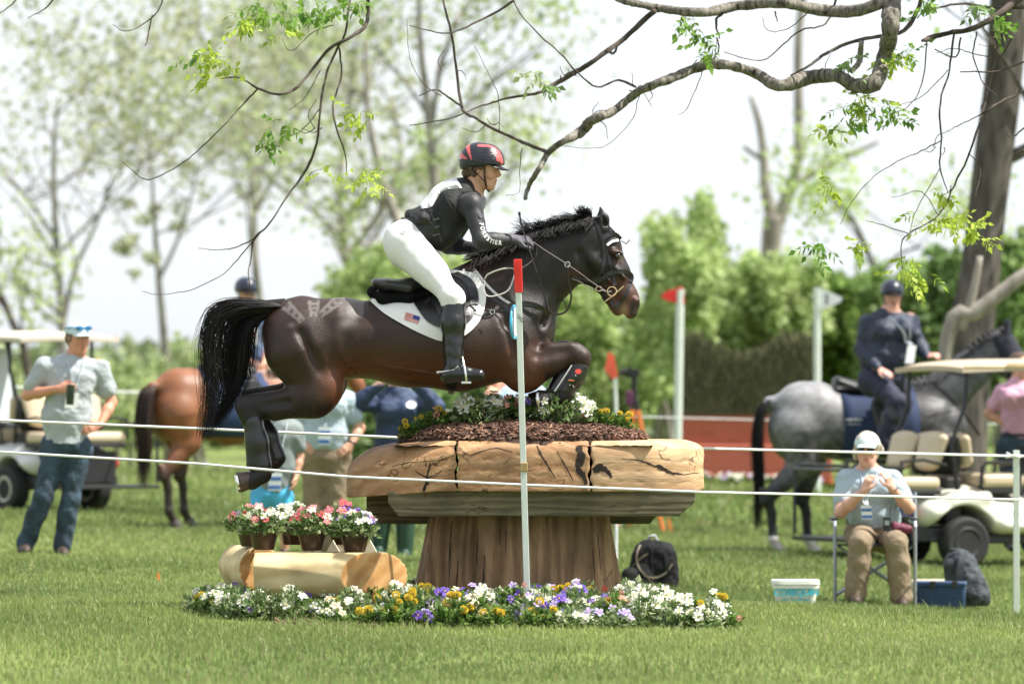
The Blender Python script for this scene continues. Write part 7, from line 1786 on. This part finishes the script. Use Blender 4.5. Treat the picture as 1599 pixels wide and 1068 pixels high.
b = MB(); rbox(b, zt - .028, zt, .335, .33, .265, .26, bcb); b.build('lid', WPL, bu, sharp=30)
LET = mat('turquoise print', (.03, .42, .52), rough=.5, var=.02); fy = bcb.y - .125
text_mesh('lettering', 'COSEQUIN', .062, V((bcb.x, fy + .002, bcb.z + zt * .52)), (1, 0, 0), (0, .12, 1), LET, tub, bold=.0022)
text_mesh('lettering', 'Joint Supplement', .030, V((bcb.x, fy + .011, bcb.z + zt * .25)), (1, 0, 0), (0, .12, 1), LET, tub, bold=.0006)
# cooler
cbs = GP(1471, 944, 216); q = Q(216); co = thing('cooler_bag', cbs, 'small blue soft cooler box with black trim in front of the grey backpack', 'cooler')
CBL = mat('blue tarpaulin', (.008, .033, .10), rough=.4, var=.15, bump=.4, bscale=14)
b = MB(); ztc = q(1471, 910).z - cbs.z; R_ = Matrix.Rotation(-.12, 3, 'Z'); b.box(cbs + V((0, .1, ztc * .46)), (.34, .22, ztc * .92), R_, taper=1.06); tb = b.build('box', CBL, co, smooth=True, bevel=.02)
b = MB(); b.box(cbs + V((0, .1, ztc * .95)), (.37, .25, .035), R_); b.build('lid', CBL, co, smooth=True, bevel=.01)
for x in (-.07, .09): b = MB(); b.box(cbs + V((x, -.028, ztc * .95)), (.04, .02, .05), R_); b.build('buckle', BLSH, co, smooth=False, bevel=.004)
# grey backpack
q = Q(212, .15); gbp = thing('backpack', GP(1508, 946, 212), 'grey patterned backpack standing behind the blue cooler', 'backpack')
g1 = blob('main_bag', [cap(q(1500, 885, .1), q(1508, 922, .1), .135, .165, .05, RT, .95), cap(q(1518, 910, .05), q(1524, 930, .05), .09, .11, .05), clip(q(1508, 946, 0), (0, 0, -1))], .009, mat('grey nylon pattern', (.012, .014, .018), rough=.7, col2=(.07, .08, .095), scale=18, bump=.8, bscale=18, bdist=.03, spec=.25), gbp, wr=(.007, 20, 4))
gbb = bvh_of([g1]); strap([(1484, 872), (1482, 890), (1484, 915)], 13, gbb, 'shoulder_strap', gbp, m=mat('dark grey padding', (.03, .035, .045), rough=.7), thick=.02); strap([(1503, 868), (1499, 890), (1500, 915)], 13, gbb, 'shoulder_strap', gbp, m=MATS['dark grey padding'], thick=.02)
b = MB(); b.tube([q(1482, 868, .1), q(1486, 858, .08), q(1498, 858, .08), q(1506, 866, .1)], .014, seg=8); b.build('handle', BLSH, gbp)
b = MB(); b.box(GP(1452, 930, 205) + V((0, 0, .09)), (.30, .20, .10)); tag(b.build('folded_mat', mat('cream canvas', (.42, .38, .29), rough=.9), None, smooth=True, bevel=.03), 'folded cream canvas mat on the grass behind the blue cooler', 'mat')
# ---------------------------------------------------------------- trees
def bark_mat(name, c1, c2, sc=9, bs=14): return mat(name, c1, col2=c2, scale=sc, rough=.95, bump=.9, bscale=bs, stretch=(1, 1, .25), spec=.15)
NEARB = bark_mat('lichened grey bark', (.05, .042, .034), (.27, .25, .21), 34, 90)
BARK = bark_mat('grey bark', (.15, .135, .11), (.32, .30, .26)); BARKD = bark_mat('dark twig bark', (.045, .035, .028), (.12, .10, .085)); BARKL = bark_mat('pale bark', (.16, .145, .12), (.34, .31, .27))  # BARK lightened too, in place of haze on the far stems
TLEAF = leaf_material('young leaf', trans=.55)
def leaf_cloud(n, centres, size, cols, squash=.75, hang=.2):
    """n leaf quads scattered in clumps; centres: (point, radius, weight)"""
    w_ = np.array([c[2] for c in centres], float); w_ /= w_.sum(); pick = RNG.choice(len(centres), n, p=w_)
    C = np.array([tuple(c[0]) for c in centres])[pick]; R = np.array([c[1] for c in centres])[pick]
    d = RNG.normal(size=(n, 3)); d /= np.linalg.norm(d, axis=1)[:, None]; rr = R * RNG.random(n) ** .45
    p = C + d * rr[:, None] * np.array([1, 1, squash])
    nrm = RNG.normal(size=(n, 3)) + np.array([0, -.25, .5]); nrm /= np.linalg.norm(nrm, axis=1)[:, None]
    a = np.cross(nrm, RNG.normal(size=(n, 3))); a /= np.linalg.norm(a, axis=1)[:, None]; b = np.cross(nrm, a)
    L_ = size * RNG.uniform(.5, 1.4, n)[:, None]; W_ = L_ * RNG.uniform(.35, .6, n)[:, None]
    vs = np.stack([p, p + a * L_ * .5 + b * W_, p + a * L_, p + a * L_ * .5 - b * W_], 1).reshape(-1, 3); i0 = np.arange(n)[:, None] * 4
    fs = i0 + np.array([[0, 1, 2, 3]]); k = RNG.random((n, 1)); c = np.array(cols[0]) * (1 - k) + np.array(cols[1]) * k; tone = np.array([RNG.uniform(.75, 1.25) for _ in centres])[pick][:, None]
    return vs, fs, np.repeat(c * tone, 4, 0)
def limb(b, pts, seg=7, n=5):
    sp = spline(pts, n); b.tube([V(p[:3]) for p in sp], [p[3] for p in sp], seg=seg)
def grow(b, start, d, length, r, depth, tips, spread=.6, up=.12):
    pts = [(*start, r)]; p = V(start); dd = V(d).normalized(); n = 4
    for i in range(n):
        dd = (dd + V((random.uniform(-1, 1), random.uniform(-1, 1), random.uniform(-.5, 1) * up * 3)) * .22).normalized(); p = p + dd * length / n; pts.append((*p, r * (1 - .6 * (i + 1) / n)))
    limb(b, pts, seg=5 if depth < 2 else 6, n=2); tips.append((p.copy(), length))
    if depth <= 0: return
    for k in range(random.choice((2, 3))):
        f_ = random.uniform(.35, 1); i = min(n - 1, int(f_ * n)); q0 = V(pts[i][:3]).lerp(V(pts[i + 1][:3]), f_ * n - i if f_ < 1 else 1)
        nd = (dd + V((random.uniform(-1, 1), random.uniform(-1, 1), random.uniform(-.2, 1) * up * 4)) * spread).normalized(); grow(b, q0, nd, length * random.uniform(.55, .8), pts[i][3] * .6, depth - 1, tips, spread, up)
def tree(label, polys, Y, n_leaf, size, cols, barkm, clump=.9, nb=5, blen=2.2, extra=(), depth=2, name='tree', group=None, depthspread=2.0, leafname='crown', wexp=1.0, bstart=.3):
    if Y > 60: Y *= 1.4; blen *= 1.4; clump *= 1.45; size *= .88; n_leaf = int(n_leaf * 1.6); depthspread *= 1.4
    base = ground(P(polys[0][0][0], polys[0][0][1], Y)); t = thing(name, base, label, 'tree', group); b = MB(); tips = []
    for pi, poly in enumerate(polys):
        pts = [(*P(x, y, Y), r * Y / F) for x, y, r in poly]
        if pi == 0: pts[0] = (base.x, base.y, base.z - .1, pts[0][3])
        limb(b, pts, seg=10, n=4)
        m = len(pts) - 1
        for k in range(nb):
            f_ = random.uniform(bstart, 1) * m; i = min(m - 1, int(f_)); q0 = V(pts[i][:3]).lerp(V(pts[i + 1][:3]), f_ - i); a = random.uniform(0, 2 * PI)
            grow(b, q0, V((math.cos(a), math.sin(a) * .6, random.uniform(.2, 1.1))), blen * random.uniform(.6, 1.2), max(.012, pts[i][3] * .45), depth, tips)
    b.build('trunk', barkm, t, sharp=None)
    if n_leaf:
        cen = [(p, clump * random.uniform(.5, 1.1), random.uniform(.3, 1)) for p, l in tips]
        for x, y, rpx, w_ in extra:
            for _ in range(6):
                cen.append((P(x + random.uniform(-1, 1) * rpx, y + random.uniform(-1, 1) * rpx, Y + random.uniform(-depthspread, depthspread)), rpx * Y / F * random.uniform(.25, .55), w_))
        vs, fs, cs = leaf_cloud(n_leaf, cen, size, cols); link_mesh(leafname, vs, fs, TLEAF, t, False, None, cs)
    return t
def bush(label, blobs, Y, n, size, cols, name='bush', group=None, spread=1.6, cat='bush', stems=6):
    Y *= 1.3; size *= 1.0; n = int(n * 1.3); xs = [b_[0] for b_ in blobs]; base = ground(P(sum(xs) / len(xs), 720, Y)); t = thing(name, base, label, cat, group); cen = []
    for x, y, rx, ry in blobs:
        for _ in range(max(5, int(rx / 3.2))):      # leafy shoots
            u_ = random.uniform(-1, 1); x0 = x + rx * u_; yt = y - ry * math.sqrt(max(0, 1 - u_ * u_)) * random.uniform(.45, 1.1); yb = y + ry * .9; dd = random.uniform(-spread, spread); sw = random.uniform(-.25, .25); m_ = int((yb - yt) / 11) + 2
            for k in range(m_):
                f_ = k / (m_ - 1); yy = yb + (yt - yb) * f_; cen.append((P(x0 + sw * (yb - yy) + random.uniform(-5, 5), yy, Y + dd), (.10 + .26 * (1 - f_) * random.random() + .05) * Y / 80, (.5 + (1 - f_)) * random.uniform(.3, 1)))
    b = MB()
    for _ in range(stems):
        c = random.choice(cen)[0]; f0 = base + V((random.uniform(-.5, .5), random.uniform(-.5, .5), -.1)); b.tube([V(p) for p in spline([tuple(f0), tuple(f0.lerp(c, .5) + V((0, 0, .4))), tuple(c)], 4)], [.06, .015], seg=6)
    b.build('stem', BARK, t, sharp=None)
    vs, fs, cs = leaf_cloud(n, cen, size, cols); link_mesh('foliage', vs, fs, TLEAF, t, False, None, cs); return t
LG = [(.26, .34, .13), (.46, .54, .27)]; OLV = [(.30, .32, .19), (.48, .50, .33)]; BR = [(.28, .38, .12), (.50, .60, .27)]; DKG = [(.13, .22, .07), (.28, .40, .14)]; MID = [(.19, .30, .09), (.39, .51, .20)]  # OLV paled to stand in for haze over the far trees
# pale open trees on the left
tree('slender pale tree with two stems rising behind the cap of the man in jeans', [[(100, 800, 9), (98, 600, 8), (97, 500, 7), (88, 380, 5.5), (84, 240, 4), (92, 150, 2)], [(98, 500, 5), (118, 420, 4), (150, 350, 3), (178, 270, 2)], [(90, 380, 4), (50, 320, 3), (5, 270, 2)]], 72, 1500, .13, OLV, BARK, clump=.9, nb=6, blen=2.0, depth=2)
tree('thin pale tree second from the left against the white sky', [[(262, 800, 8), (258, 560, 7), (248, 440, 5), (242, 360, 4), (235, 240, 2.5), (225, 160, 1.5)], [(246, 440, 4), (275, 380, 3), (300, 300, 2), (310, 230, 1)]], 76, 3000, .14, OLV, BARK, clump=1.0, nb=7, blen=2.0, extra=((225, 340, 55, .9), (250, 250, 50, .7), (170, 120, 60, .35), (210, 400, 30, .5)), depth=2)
tree('dark leaning bare stem at the left edge behind the golf cart', [[(60, 800, 8), (40, 560, 7), (20, 505, 6), (-6, 445, 5), (-40, 380, 4)]], 64, 500, .12, LG, BARKD, nb=3, blen=1.4, depth=1)
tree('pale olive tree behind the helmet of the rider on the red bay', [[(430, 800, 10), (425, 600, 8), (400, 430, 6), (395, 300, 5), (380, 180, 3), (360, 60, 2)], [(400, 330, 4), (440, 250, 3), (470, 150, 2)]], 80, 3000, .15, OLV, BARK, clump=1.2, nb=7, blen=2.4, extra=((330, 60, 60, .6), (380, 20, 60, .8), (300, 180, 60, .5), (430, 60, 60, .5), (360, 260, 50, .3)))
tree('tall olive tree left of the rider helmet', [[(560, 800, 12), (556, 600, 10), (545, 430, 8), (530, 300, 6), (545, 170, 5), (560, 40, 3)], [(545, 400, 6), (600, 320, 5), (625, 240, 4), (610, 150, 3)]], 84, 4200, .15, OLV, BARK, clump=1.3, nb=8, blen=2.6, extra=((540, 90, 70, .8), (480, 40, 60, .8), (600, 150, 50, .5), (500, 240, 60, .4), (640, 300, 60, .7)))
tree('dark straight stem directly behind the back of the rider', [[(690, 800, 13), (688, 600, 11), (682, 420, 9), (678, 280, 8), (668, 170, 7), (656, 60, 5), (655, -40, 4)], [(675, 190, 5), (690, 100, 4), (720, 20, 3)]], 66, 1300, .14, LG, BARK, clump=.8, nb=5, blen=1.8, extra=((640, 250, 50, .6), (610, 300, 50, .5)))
tree('grey stem curving left between the olive trees', [[(660, 800, 10), (650, 520, 9), (630, 380, 8), (600, 290, 7), (575, 180, 5), (570, 60, 3)]], 70, 1000, .14, LG, BARKL, clump=.9, nb=5, blen=1.8, extra=((560, 330, 60, .6),))
# forked dead tree
tree('bare forked dead tree between the two pennant poles', [[(1215, 800, 17), (1208, 500, 17), (1204, 390, 16), (1210, 335, 17)], [(1208, 345, 12), (1196, 300, 9), (1192, 240, 7), (1186, 195, 6), (1172, 150, 3.5)], [(1214, 345, 13), (1232, 300, 10), (1246, 250, 8), (1247, 150, 8), (1247, 60, 7), (1256, -20, 6)], [(1238, 290, 6), (1275, 268, 5.5), (1320, 245, 5), (1372, 222, 3)], [(1190, 250, 4), (1168, 235, 3.5), (1160, 228, 2)]], 74, 0, .1, LG, BARKL, nb=0, depth=0)
# big trunk on the right
tree('massive dark grey trunk at the right edge rising out of the frame', [[(1490, 870, 52), (1498, 700, 44), (1512, 540, 38), (1528, 440, 32), (1540, 340, 30), (1552, 240, 31), (1566, 130, 30), (1575, 20, 31), (1585, -120, 30), (1600, -260, 24)], [(1548, 250, 14), (1590, 240, 11), (1660, 200, 8)], [(1570, -40, 16), (1500, -160, 14), (1420, -260, 10)], [(1580, -60, 16), (1700, -180, 12)]], 54, 1500, .12, MID, bark_mat('dark trunk bark', (.045, .04, .035), (.135, .12, .105)), nb=3, blen=2, clump=1.0, bstart=.8)
tree('pale fallen limb propped across the foot of the massive trunk', [[(1440, 560, 8), (1480, 525, 12), (1520, 490, 13), (1560, 460, 12), (1599, 430, 11), (1650, 400, 9)], [(1500, 515, 9), (1520, 455, 7), (1530, 400, 5)]], 52, 0, .1, LG, BARKL, nb=0, depth=0, name='fallen_limb')
tree('thin dark leaning stem between the dead tree and the mounted navy rider', [[(1400, 800, 6), (1385, 500, 5), (1368, 430, 4.5), (1335, 350, 4), (1295, 305, 2.5)], [(1372, 440, 3), (1400, 400, 2.5), (1440, 385, 2)]], 68, 900, .13, BR, BARKD, nb=2, blen=1.2, depth=1)
# bright saplings and bushes across the middle and right
S = 'bright green bushes beyond the field'
SPECS = [('light green sapling bush with a feathery top above the horse head', [(1040, 520, 60, 110), (1060, 420, 40, 70), (1035, 365, 14, 55)], 66, 5600, .13, BR),
 ('tall feathery sapling left of the dead tree', [(1110, 490, 55, 100), (1105, 390, 26, 70), (1098, 330, 10, 45)], 69, 5600, .13, BR),
 ('bright bush around the foot of the dead tree', [(1190, 510, 60, 90), (1220, 450, 55, 60)], 67, 11000, .13, BR),
 ('bright bush between the white pennant and the navy rider', [(1290, 520, 60, 90), (1320, 490, 50, 60)], 70, 10000, .13, [(.11, .2, .035), (.26, .38, .09)]),
 ('mid green bush behind the navy rider', [(1400, 530, 60, 110), (1440, 480, 50, 70)], 68, 10500, .14, MID),
 ('dark green thicket left of the massive trunk', [(1470, 560, 50, 110), (1480, 450, 35, 60)], 66, 12000, .14, DKG),
 ('green thicket at the right edge behind the trunk', [(1580, 520, 50, 120), (1600, 420, 50, 70)], 64, 14000, .14, MID),
 ('bright bush under the neck of the horse', [(940, 560, 60, 110), (900, 480, 50, 60)], 71, 9000, .13, BR),
 ('green bush below the belly of the horse', [(800, 620, 80, 80), (740, 600, 60, 80)], 66, 10000, .14, DKG),
 ('dark green bush behind the woman in navy', [(640, 660, 70, 70), (600, 620, 50, 60)], 62, 12000, .14, DKG),
 ('bright bush behind the saddle and thigh of the rider', [(600, 440, 60, 60), (560, 480, 60, 70)], 74, 7000, .13, BR),
 ('yellow green bush behind the back of the rider', [(690, 430, 50, 60), (720, 460, 60, 50), (640, 370, 25, 35)], 76, 4500, .13, BR),
 ('light bush between the rider hands and the neck', [(800, 420, 50, 50), (850, 470, 60, 70)], 78, 4200, .13, BR),
 ('low sapling behind the tail of the horse', [(330, 600, 50, 80), (240, 610, 50, 60)], 70, 3000, .13, LG),
 ('low yellow green bush right of the golf cart on the left', [(200, 610, 50, 50), (160, 640, 60, 40)], 68, 2600, .13, LG),
 ('low pale bush behind the white golf cart', [(50, 630, 70, 50), (0, 600, 40, 50)], 72, 2400, .13, LG),
 ('green bush between the red bay horse and the khaki trousers', [(470, 620, 50, 60), (430, 560, 50, 60)], 72, 7000, .13, LG)]
for lb, bl, Y, n, sz, cl in SPECS: bush(lb, bl, Y, n, sz, cl, group=S)
# far wood
cen = []
for i in range(420):
    x = random.uniform(-200, 1800); y = random.uniform(595, 716); cen.append((P(x, y, 150 + random.uniform(-8, 8)), random.uniform(.8, 2.0), random.uniform(.4, 1)))
vs, fs, cs = leaf_cloud(42000, cen, .5, [(.13, .18, .07), (.26, .32, .15)]); tag(link_mesh('far_wood', vs, fs, LEAF, None, False, None, cs), 'pale distant wood along the end of the field', 'wood', kind='stuff')

# near tree whose boughs reach over the jump ----------------------------------
wt0 = ground(P(2120, 900, 33.5)); wn = thing('walnut_tree', wt0, 'near tree with bare grey boughs and fresh leaf sprays hanging over the jump', 'tree')
b = MB(); limb(b, [(wt0.x, wt0.y, wt0.z - .1, .30), (*P(2110, 600, 33.5), .24), (*P(2080, 200, 33.5), .21), (*P(1980, -120, 33.2), .18), (*P(1850, -330, 33), .15)], seg=14, n=6); b.build('trunk', BARK, wn, sharp=None)
YB = 32.8
def br(pts, name='limb', m=NEARB, Y=YB, seg=8, n=5, wav=.6, dY=0.0):
    b = MB(); sp = spline([(x, y, r) for x, y, r in pts], n); L_ = len(sp)
    A = [P(p[0] + random.uniform(-wav, wav), p[1] + random.uniform(-wav, wav), Y + dY * i / L_ + .12 * math.sin(i * .35)) for i, p in enumerate(sp)]
    b.tube(A, [max(.0018, p[2] * Y / F * random.uniform(.9, 1.1)) for p in sp], seg=seg)
    o = b.build(name, m, wn, sharp=None); return o
br(n=7, pts=[(1850, -330, 38), (1640, -260, 30), (1480, -140, 22), (1400, -40, 17), (1392, 20, 15), (1388, 60, 13), (1378, 100, 12), (1366, 130, 13), (1335, 136, 11)], dY=-.2)
br(n=8, pts=[(1366, 130, 12), (1335, 134, 11), (1305, 119, 10), (1262, 122, 12), (1216, 134, 9.5), (1180, 115, 8.5), (1140, 103, 8), (1100, 103, 7.6), (1050, 122, 7.2), (1000, 142, 6.6), (960, 172, 6.8), (925, 188, 8), (908, 206, 8.5), (880, 221, 5.4), (857, 238, 5), (843, 262, 4.2), (827, 288, 3.8), (820, 310, 3.2)])
br([(857, 238, 3.2), (825, 226, 3), (780, 206, 2.6), (745, 186, 2.4), (722, 168, 2.6), (712, 100, 2.2), (704, 50, 2), (692, 0, 2), (680, -60, 2.4)], m=BARKD, dY=.3)
br([(722, 168, 1.8), (700, 152, 1.5), (680, 140, 1.2), (655, 150, .8)], 'twig', BARKD, seg=6)
br(n=8, pts=[(1450, -130, 13), (1420, -30, 10), (1350, 14, 10), (1280, 16, 9), (1220, 5, 8), (1150, 10, 8), (1100, 20, 7.5), (1040, 15, 6.5), (1000, 7, 6), (965, -2, 5), (900, -40, 4)])
br([(1022, 17, 4.5), (975, 60, 4), (945, 82, 3.8), (915, 104, 3.6), (892, 116, 4.2), (860, 136, 3.4), (842, 145, 2.6), (800, 152, 2), (770, 160, 1.6), (740, 170, 1.2), (700, 186, 1), (640, 196, .8)], m=BARKD, dY=.4)
br([(948, 80, 2.6), (958, 84, 2), (962, 74, 1.4), (940, 89, 1)], 'twig', BARKD, seg=6)
br([(992, 136, 2.2), (965, 126, 1.8), (932, 136, 1.6), (900, 112, 1.4), (875, 84, 1.2), (845, 58, 1.1), (815, 25, 1), (802, 0, 1.2), (795, -40, 1.6)], 'twig', BARKD, seg=6)
br([(802, 2, 2), (770, 22, 1.8), (720, 46, 1.5), (690, 52, 1.1), (640, 40, .7)], 'twig', BARKD, seg=6)
# left curtain of twigs
br([(900, -40, 6), (780, -120, 6), (640, -90, 5.5), (576, -30, 3.6), (575, 0, 3), (572, 38, 3), (550, 57, 2.8), (515, 76, 2.6), (490, 106, 2.4), (465, 136, 2.4), (436, 148, 2), (402, 138, 2), (375, 122, 1.4), (345, 123, .9)], m=BARKD, dY=-.3)
br([(402, 140, 1.5), (382, 160, 1.4), (360, 185, 1.3), (315, 230, 1.1), (280, 258, 1), (232, 281, .9), (205, 265, .6), (187, 250, .4)], 'twig', BARKD, seg=6)
br([(640, -90, 3), (560, -40, 2.2), (547, 0, 1.8), (540, 50, 1.8), (527, 76, 2.2), (510, 115, 2), (500, 170, 1.9), (495, 220, 1.9), (480, 262, 2.3), (450, 305, 1.5), (420, 350, 1.3), (398, 372, 2), (392, 400, 1.1), (388, 432, .9), (394, 462, .6)], 'twig', BARKD, seg=6)
br([(530, 76, 1.6), (533, 120, 1.6), (520, 165, 1.5), (527, 205, 1.4), (540, 245, 1), (541, 276, .7)], 'twig', BARKD, seg=6)
br([(398, 372, 1.2), (370, 386, .9), (340, 390, .7), (310, 388, .5)], 'twig', BARKD, seg=6); br([(395, 376, 1.1), (365, 412, .9), (345, 430, .8), (300, 452, .7), (250, 460, .5), (222, 455, .4)], 'twig', BARKD, seg=6, Y=29.0)
br([(260, -20, 1.2), (245, 20, 1.1), (210, 46, .9), (190, 48, .7), (176, 38, .5)], 'twig', BARKD, seg=6); br([(238, 24, .8), (232, 50, 1.2), (229, 68, 1.6), (226, 72, .6)], 'twig', BARKD, seg=6); br([(92, -10, 1.4), (70, 14, 1.2), (44, 28, .6)], 'twig', BARKD, seg=6); br([(40, -20, 1.6), (18, 8, 1.2), (-10, 28, 1)], 'twig', BARKD, seg=6)
br([(520, 40, .9), (490, 50, .8), (455, 80, .6), (440, 60, .4)], 'twig', BARKD, seg=6); br([(500, 170, .9), (470, 205, .7), (440, 215, .5)], 'twig', BARKD, seg=6); br([(500, 110, .8), (478, 150, .7), (462, 165, .5), (452, 172, .4)], 'twig', BARKD, seg=6)
# right hand tangle
br([(1640, -60, 9), (1599, -10, 7), (1560, 22, 5), (1520, 45, 4.4), (1480, 52, 4), (1452, 60, 4.5), (1440, 64, 2)], m=BARKD)
br([(1599, 12, 3), (1545, 12, 2.4), (1500, 6, 2), (1460, 14, 1.6)], 'twig', BARKD); br([(1445, -20, 4.5), (1432, 18, 3.6), (1412, 48, 3.4), (1380, 56, 3), (1330, 66, 3), (1290, 84, 2.6), (1262, 104, 2), (1235, 118, 1.2)], m=BARKD)
br([(1345, 66, 4.2), (1342, 95, 4.5), (1330, 112, 4)], m=BARK); br([(1310, -20, 2), (1300, 18, 1.8), (1285, 40, 1.5), (1250, 48, 1.3), (1225, 68, 1.1), (1188, 95, .9), (1130, 82, .7)], 'twig', BARKD, seg=6)
TW = [[(1490, 50, 2), (1482, 110, 1.6), (1468, 160, 1.6), (1470, 215, 1.5), (1468, 262, 1.3), (1480, 300, .8)], [(1560, 60, 2), (1548, 120, 2), (1536, 170, 2), (1515, 236, 1.8), (1490, 290, 1.5), (1465, 336, 1.3), (1420, 364, 1.2), (1408, 382, 1), (1408, 420, .8)],
      [(1640, 120, 3), (1599, 142, 2.4), (1562, 160, 2), (1534, 178, 1.8)], [(1640, 96, 2), (1599, 98, 1.5), (1556, 112, 1.4), (1500, 112, 1)], [(1534, 178, 1), (1500, 195, .9), (1478, 205, .5)], [(1470, 220, 1), (1430, 240, .9), (1395, 256, .8), (1360, 280, .7), (1330, 315, .6), (1312, 350, .5)],
      [(1500, 60, 1.5), (1492, 90, 1.3), (1460, 78, 1)], [(1525, 50, 1.5), (1520, 90, 1.2), (1536, 130, 1), (1556, 150, .8)], [(1465, 336, .8), (1440, 300, .7), (1405, 306, .5), (1392, 308, .4)], [(1420, 366, .9), (1380, 352, .7), (1352, 344, .5)], [(1448, 66, 1.2), (1440, 130, 1), (1420, 165, .8), (1390, 180, .6)],
      [(1512, 240, .8), (1530, 262, .7), (1527, 290, .5), (1520, 316, .4)], [(1580, 60, 1.4), (1560, 90, 1.1), (1520, 84, .9), (1490, 76, .7), (1462, 84, .5)], [(1599, 200, 1.4), (1580, 215, 1), (1570, 205, .6)], [(1599, 236, 2.2), (1588, 240, 1.6)], [(1262, 20, 1), (1230, 46, .8), (1200, 48, .6), (1190, 28, .4)],
      [(1120, 60, 1.4), (1122, 80, 1.2), (1110, 96, 1.6)], [(1130, 20, 2), (1118, 34, 2), (1124, 60, 1.2)], [(1210, 18, 1.4), (1214, 34, .8)], [(1480, 110, .8), (1440, 150, .7), (1405, 165, .5)], [(1468, 262, .8), (1430, 330, .6), (1420, 364, .5)], [(1100, 104, 1), (1090, 130, .7), (1072, 170, .6), (1060, 180, .4)],
      [(1000, 142, .8), (985, 190, .6), (940, 230, .5), (880, 228, .3)], [(780, 206, .8), (778, 150, .7), (765, 120, .5), (740, 70, .4)], [(690, 150, .8), (660, 130, .6), (640, 90, .5), (636, 30, .4)], [(815, 232, .8), (812, 262, .7), (810, 300, .5), (790, 305, .4)]]
for tw in TW: br(tw, 'twig', BARKD, seg=5, wav=.9)
for k in range(34):  # small side spurs
    x0, y0 = random.choice([(1300, 119), (1140, 103), (1000, 142), (930, 186), (1040, 15), (1220, 5), (700, 110), (760, 195), (880, 118), (1535, 170), (1490, 290), (1468, 230), (1560, 60), (490, 106), (500, 200), (460, 290)]); x0 += random.uniform(-20, 20); a = random.uniform(0, 6.28); l = random.uniform(14, 46)
    br([(x0, y0, .9), (x0 + math.cos(a) * l * .5, y0 + math.sin(a) * l * .5, .7), (x0 + math.cos(a + .5) * l, y0 + math.sin(a + .5) * l, .4)], 'twig', BARKD, seg=5)
# leaf sprays: compound leaves
def sprig(x, y, n, rpx, cols, Y=YB - .1, size=1.0, droop=.35):
    vs = []; fs = []; cs = []
    for i in range(n):
        a = random.uniform(-PI, PI) if random.random() < .5 else random.uniform(-.3, PI); o = P(x + random.gauss(0, rpx * .4), y + random.gauss(0, rpx * .28), Y + random.uniform(-.25, .25))
        d = V((math.cos(a), random.uniform(-.6, .6), -math.sin(a) * .6 - droop)).normalized(); L_ = random.uniform(.07, .15) * size; m = random.choice((3, 4, 4))
        _, s, u = frame(d); s = (s * math.cos(i) + u * math.sin(i)).normalized(); col = np.array(cols[0]) * (1 - (k := random.random())) + np.array(cols[1]) * k
        n0 = len(vs); w_ = s * .0016; vs += [o - w_, o + w_, o + d * L_ + w_ * .4, o + d * L_ - w_ * .4]; fs.append((n0, n0 + 1, n0 + 2, n0 + 3)); cs += [col * .7] * 4
        for j in range(1, m + 1):
            for sg in ((-1, 1) if j < m else (0,)):
                p = o + d * L_ * j / m; ld = (d * .6 + s * sg * .9 + V((0, 0, -.25))).normalized() if sg else d; ll = random.uniform(.036, .062) * size; nn = ld.cross(u if sg else s).normalized(); c2 = (nn * .9 + u * random.uniform(-.5, .5)).normalized(); ww = ll * .33
                n0 = len(vs); vs += [p, p + ld * ll * .4 + c2 * ww, p + ld * ll - V((0, 0, ll * .15)), p + ld * ll * .45 - c2 * ww]; fs += [(n0, n0 + 1, n0 + 2, n0 + 3)]; kk = random.uniform(.75, 1.2); cs += [col * kk] * 4
    link_mesh('leaf_spray', vs, fs, LEAF, wn, False, None, cs)
YL = [(.30, .42, .04), (.50, .60, .10)]; GLf = [(.10, .22, .03), (.24, .38, .06)]
for x, y, n, r, c in ((322, 100, 15, 36, YL), (300, 92, 6, 22, GLf), (345, 90, 6, 20, YL), (410, 18, 14, 30, GLf), (450, 26, 10, 24, GLf), (375, 30, 6, 16, YL), (442, 52, 4, 10, YL), (485, 12, 12, 26, GLf), (520, 6, 8, 20, GLf), (550, 0, 5, 10, GLf), (425, 205, 6, 24, GLf), (448, 190, 4, 12, GLf),
        (560, 170, 6, 16, YL), (575, 185, 4, 12, YL), (562, 268, 5, 16, YL), (580, 285, 5, 16, YL), (508, 270, 3, 12, YL), (1075, 32, 8, 18, GLf), (1092, 60, 6, 14, GLf), (1105, 80, 3, 8, GLf), (835, 118, 5, 16, BR), (848, 132, 4, 10, DKG), (1330, 95, 6, 18, DKG), (1385, 80, 8, 22, YL), (1375, 95, 5, 14, YL),
        (1420, 75, 5, 14, GLf), (1350, 150, 10, 26, YL), (1330, 175, 10, 26, GLf), (1300, 200, 6, 16, YL), (1380, 165, 6, 16, GLf), (1400, 185, 4, 12, GLf), (1450, 10, 8, 22, GLf), (1550, 30, 8, 24, GLf), (1525, 10, 6, 16, DKG), (1490, 335, 8, 20, YL), (1510, 355, 12, 28, YL), (1470, 345, 6, 14, YL), (1530, 372, 4, 10, YL),
        (1440, 335, 4, 12, YL), (1280, 380, 5, 12, GLf), (1275, 395, 4, 12, GLf), (1300, 295, 4, 10, YL), (1340, 375, 4, 14, YL), (1405, 420, 4, 12, YL), (1440, 430, 6, 18, YL), (1425, 402, 4, 14, YL), (1478, 302, 3, 6, YL)):
    sprig(x, y, n, r, c)
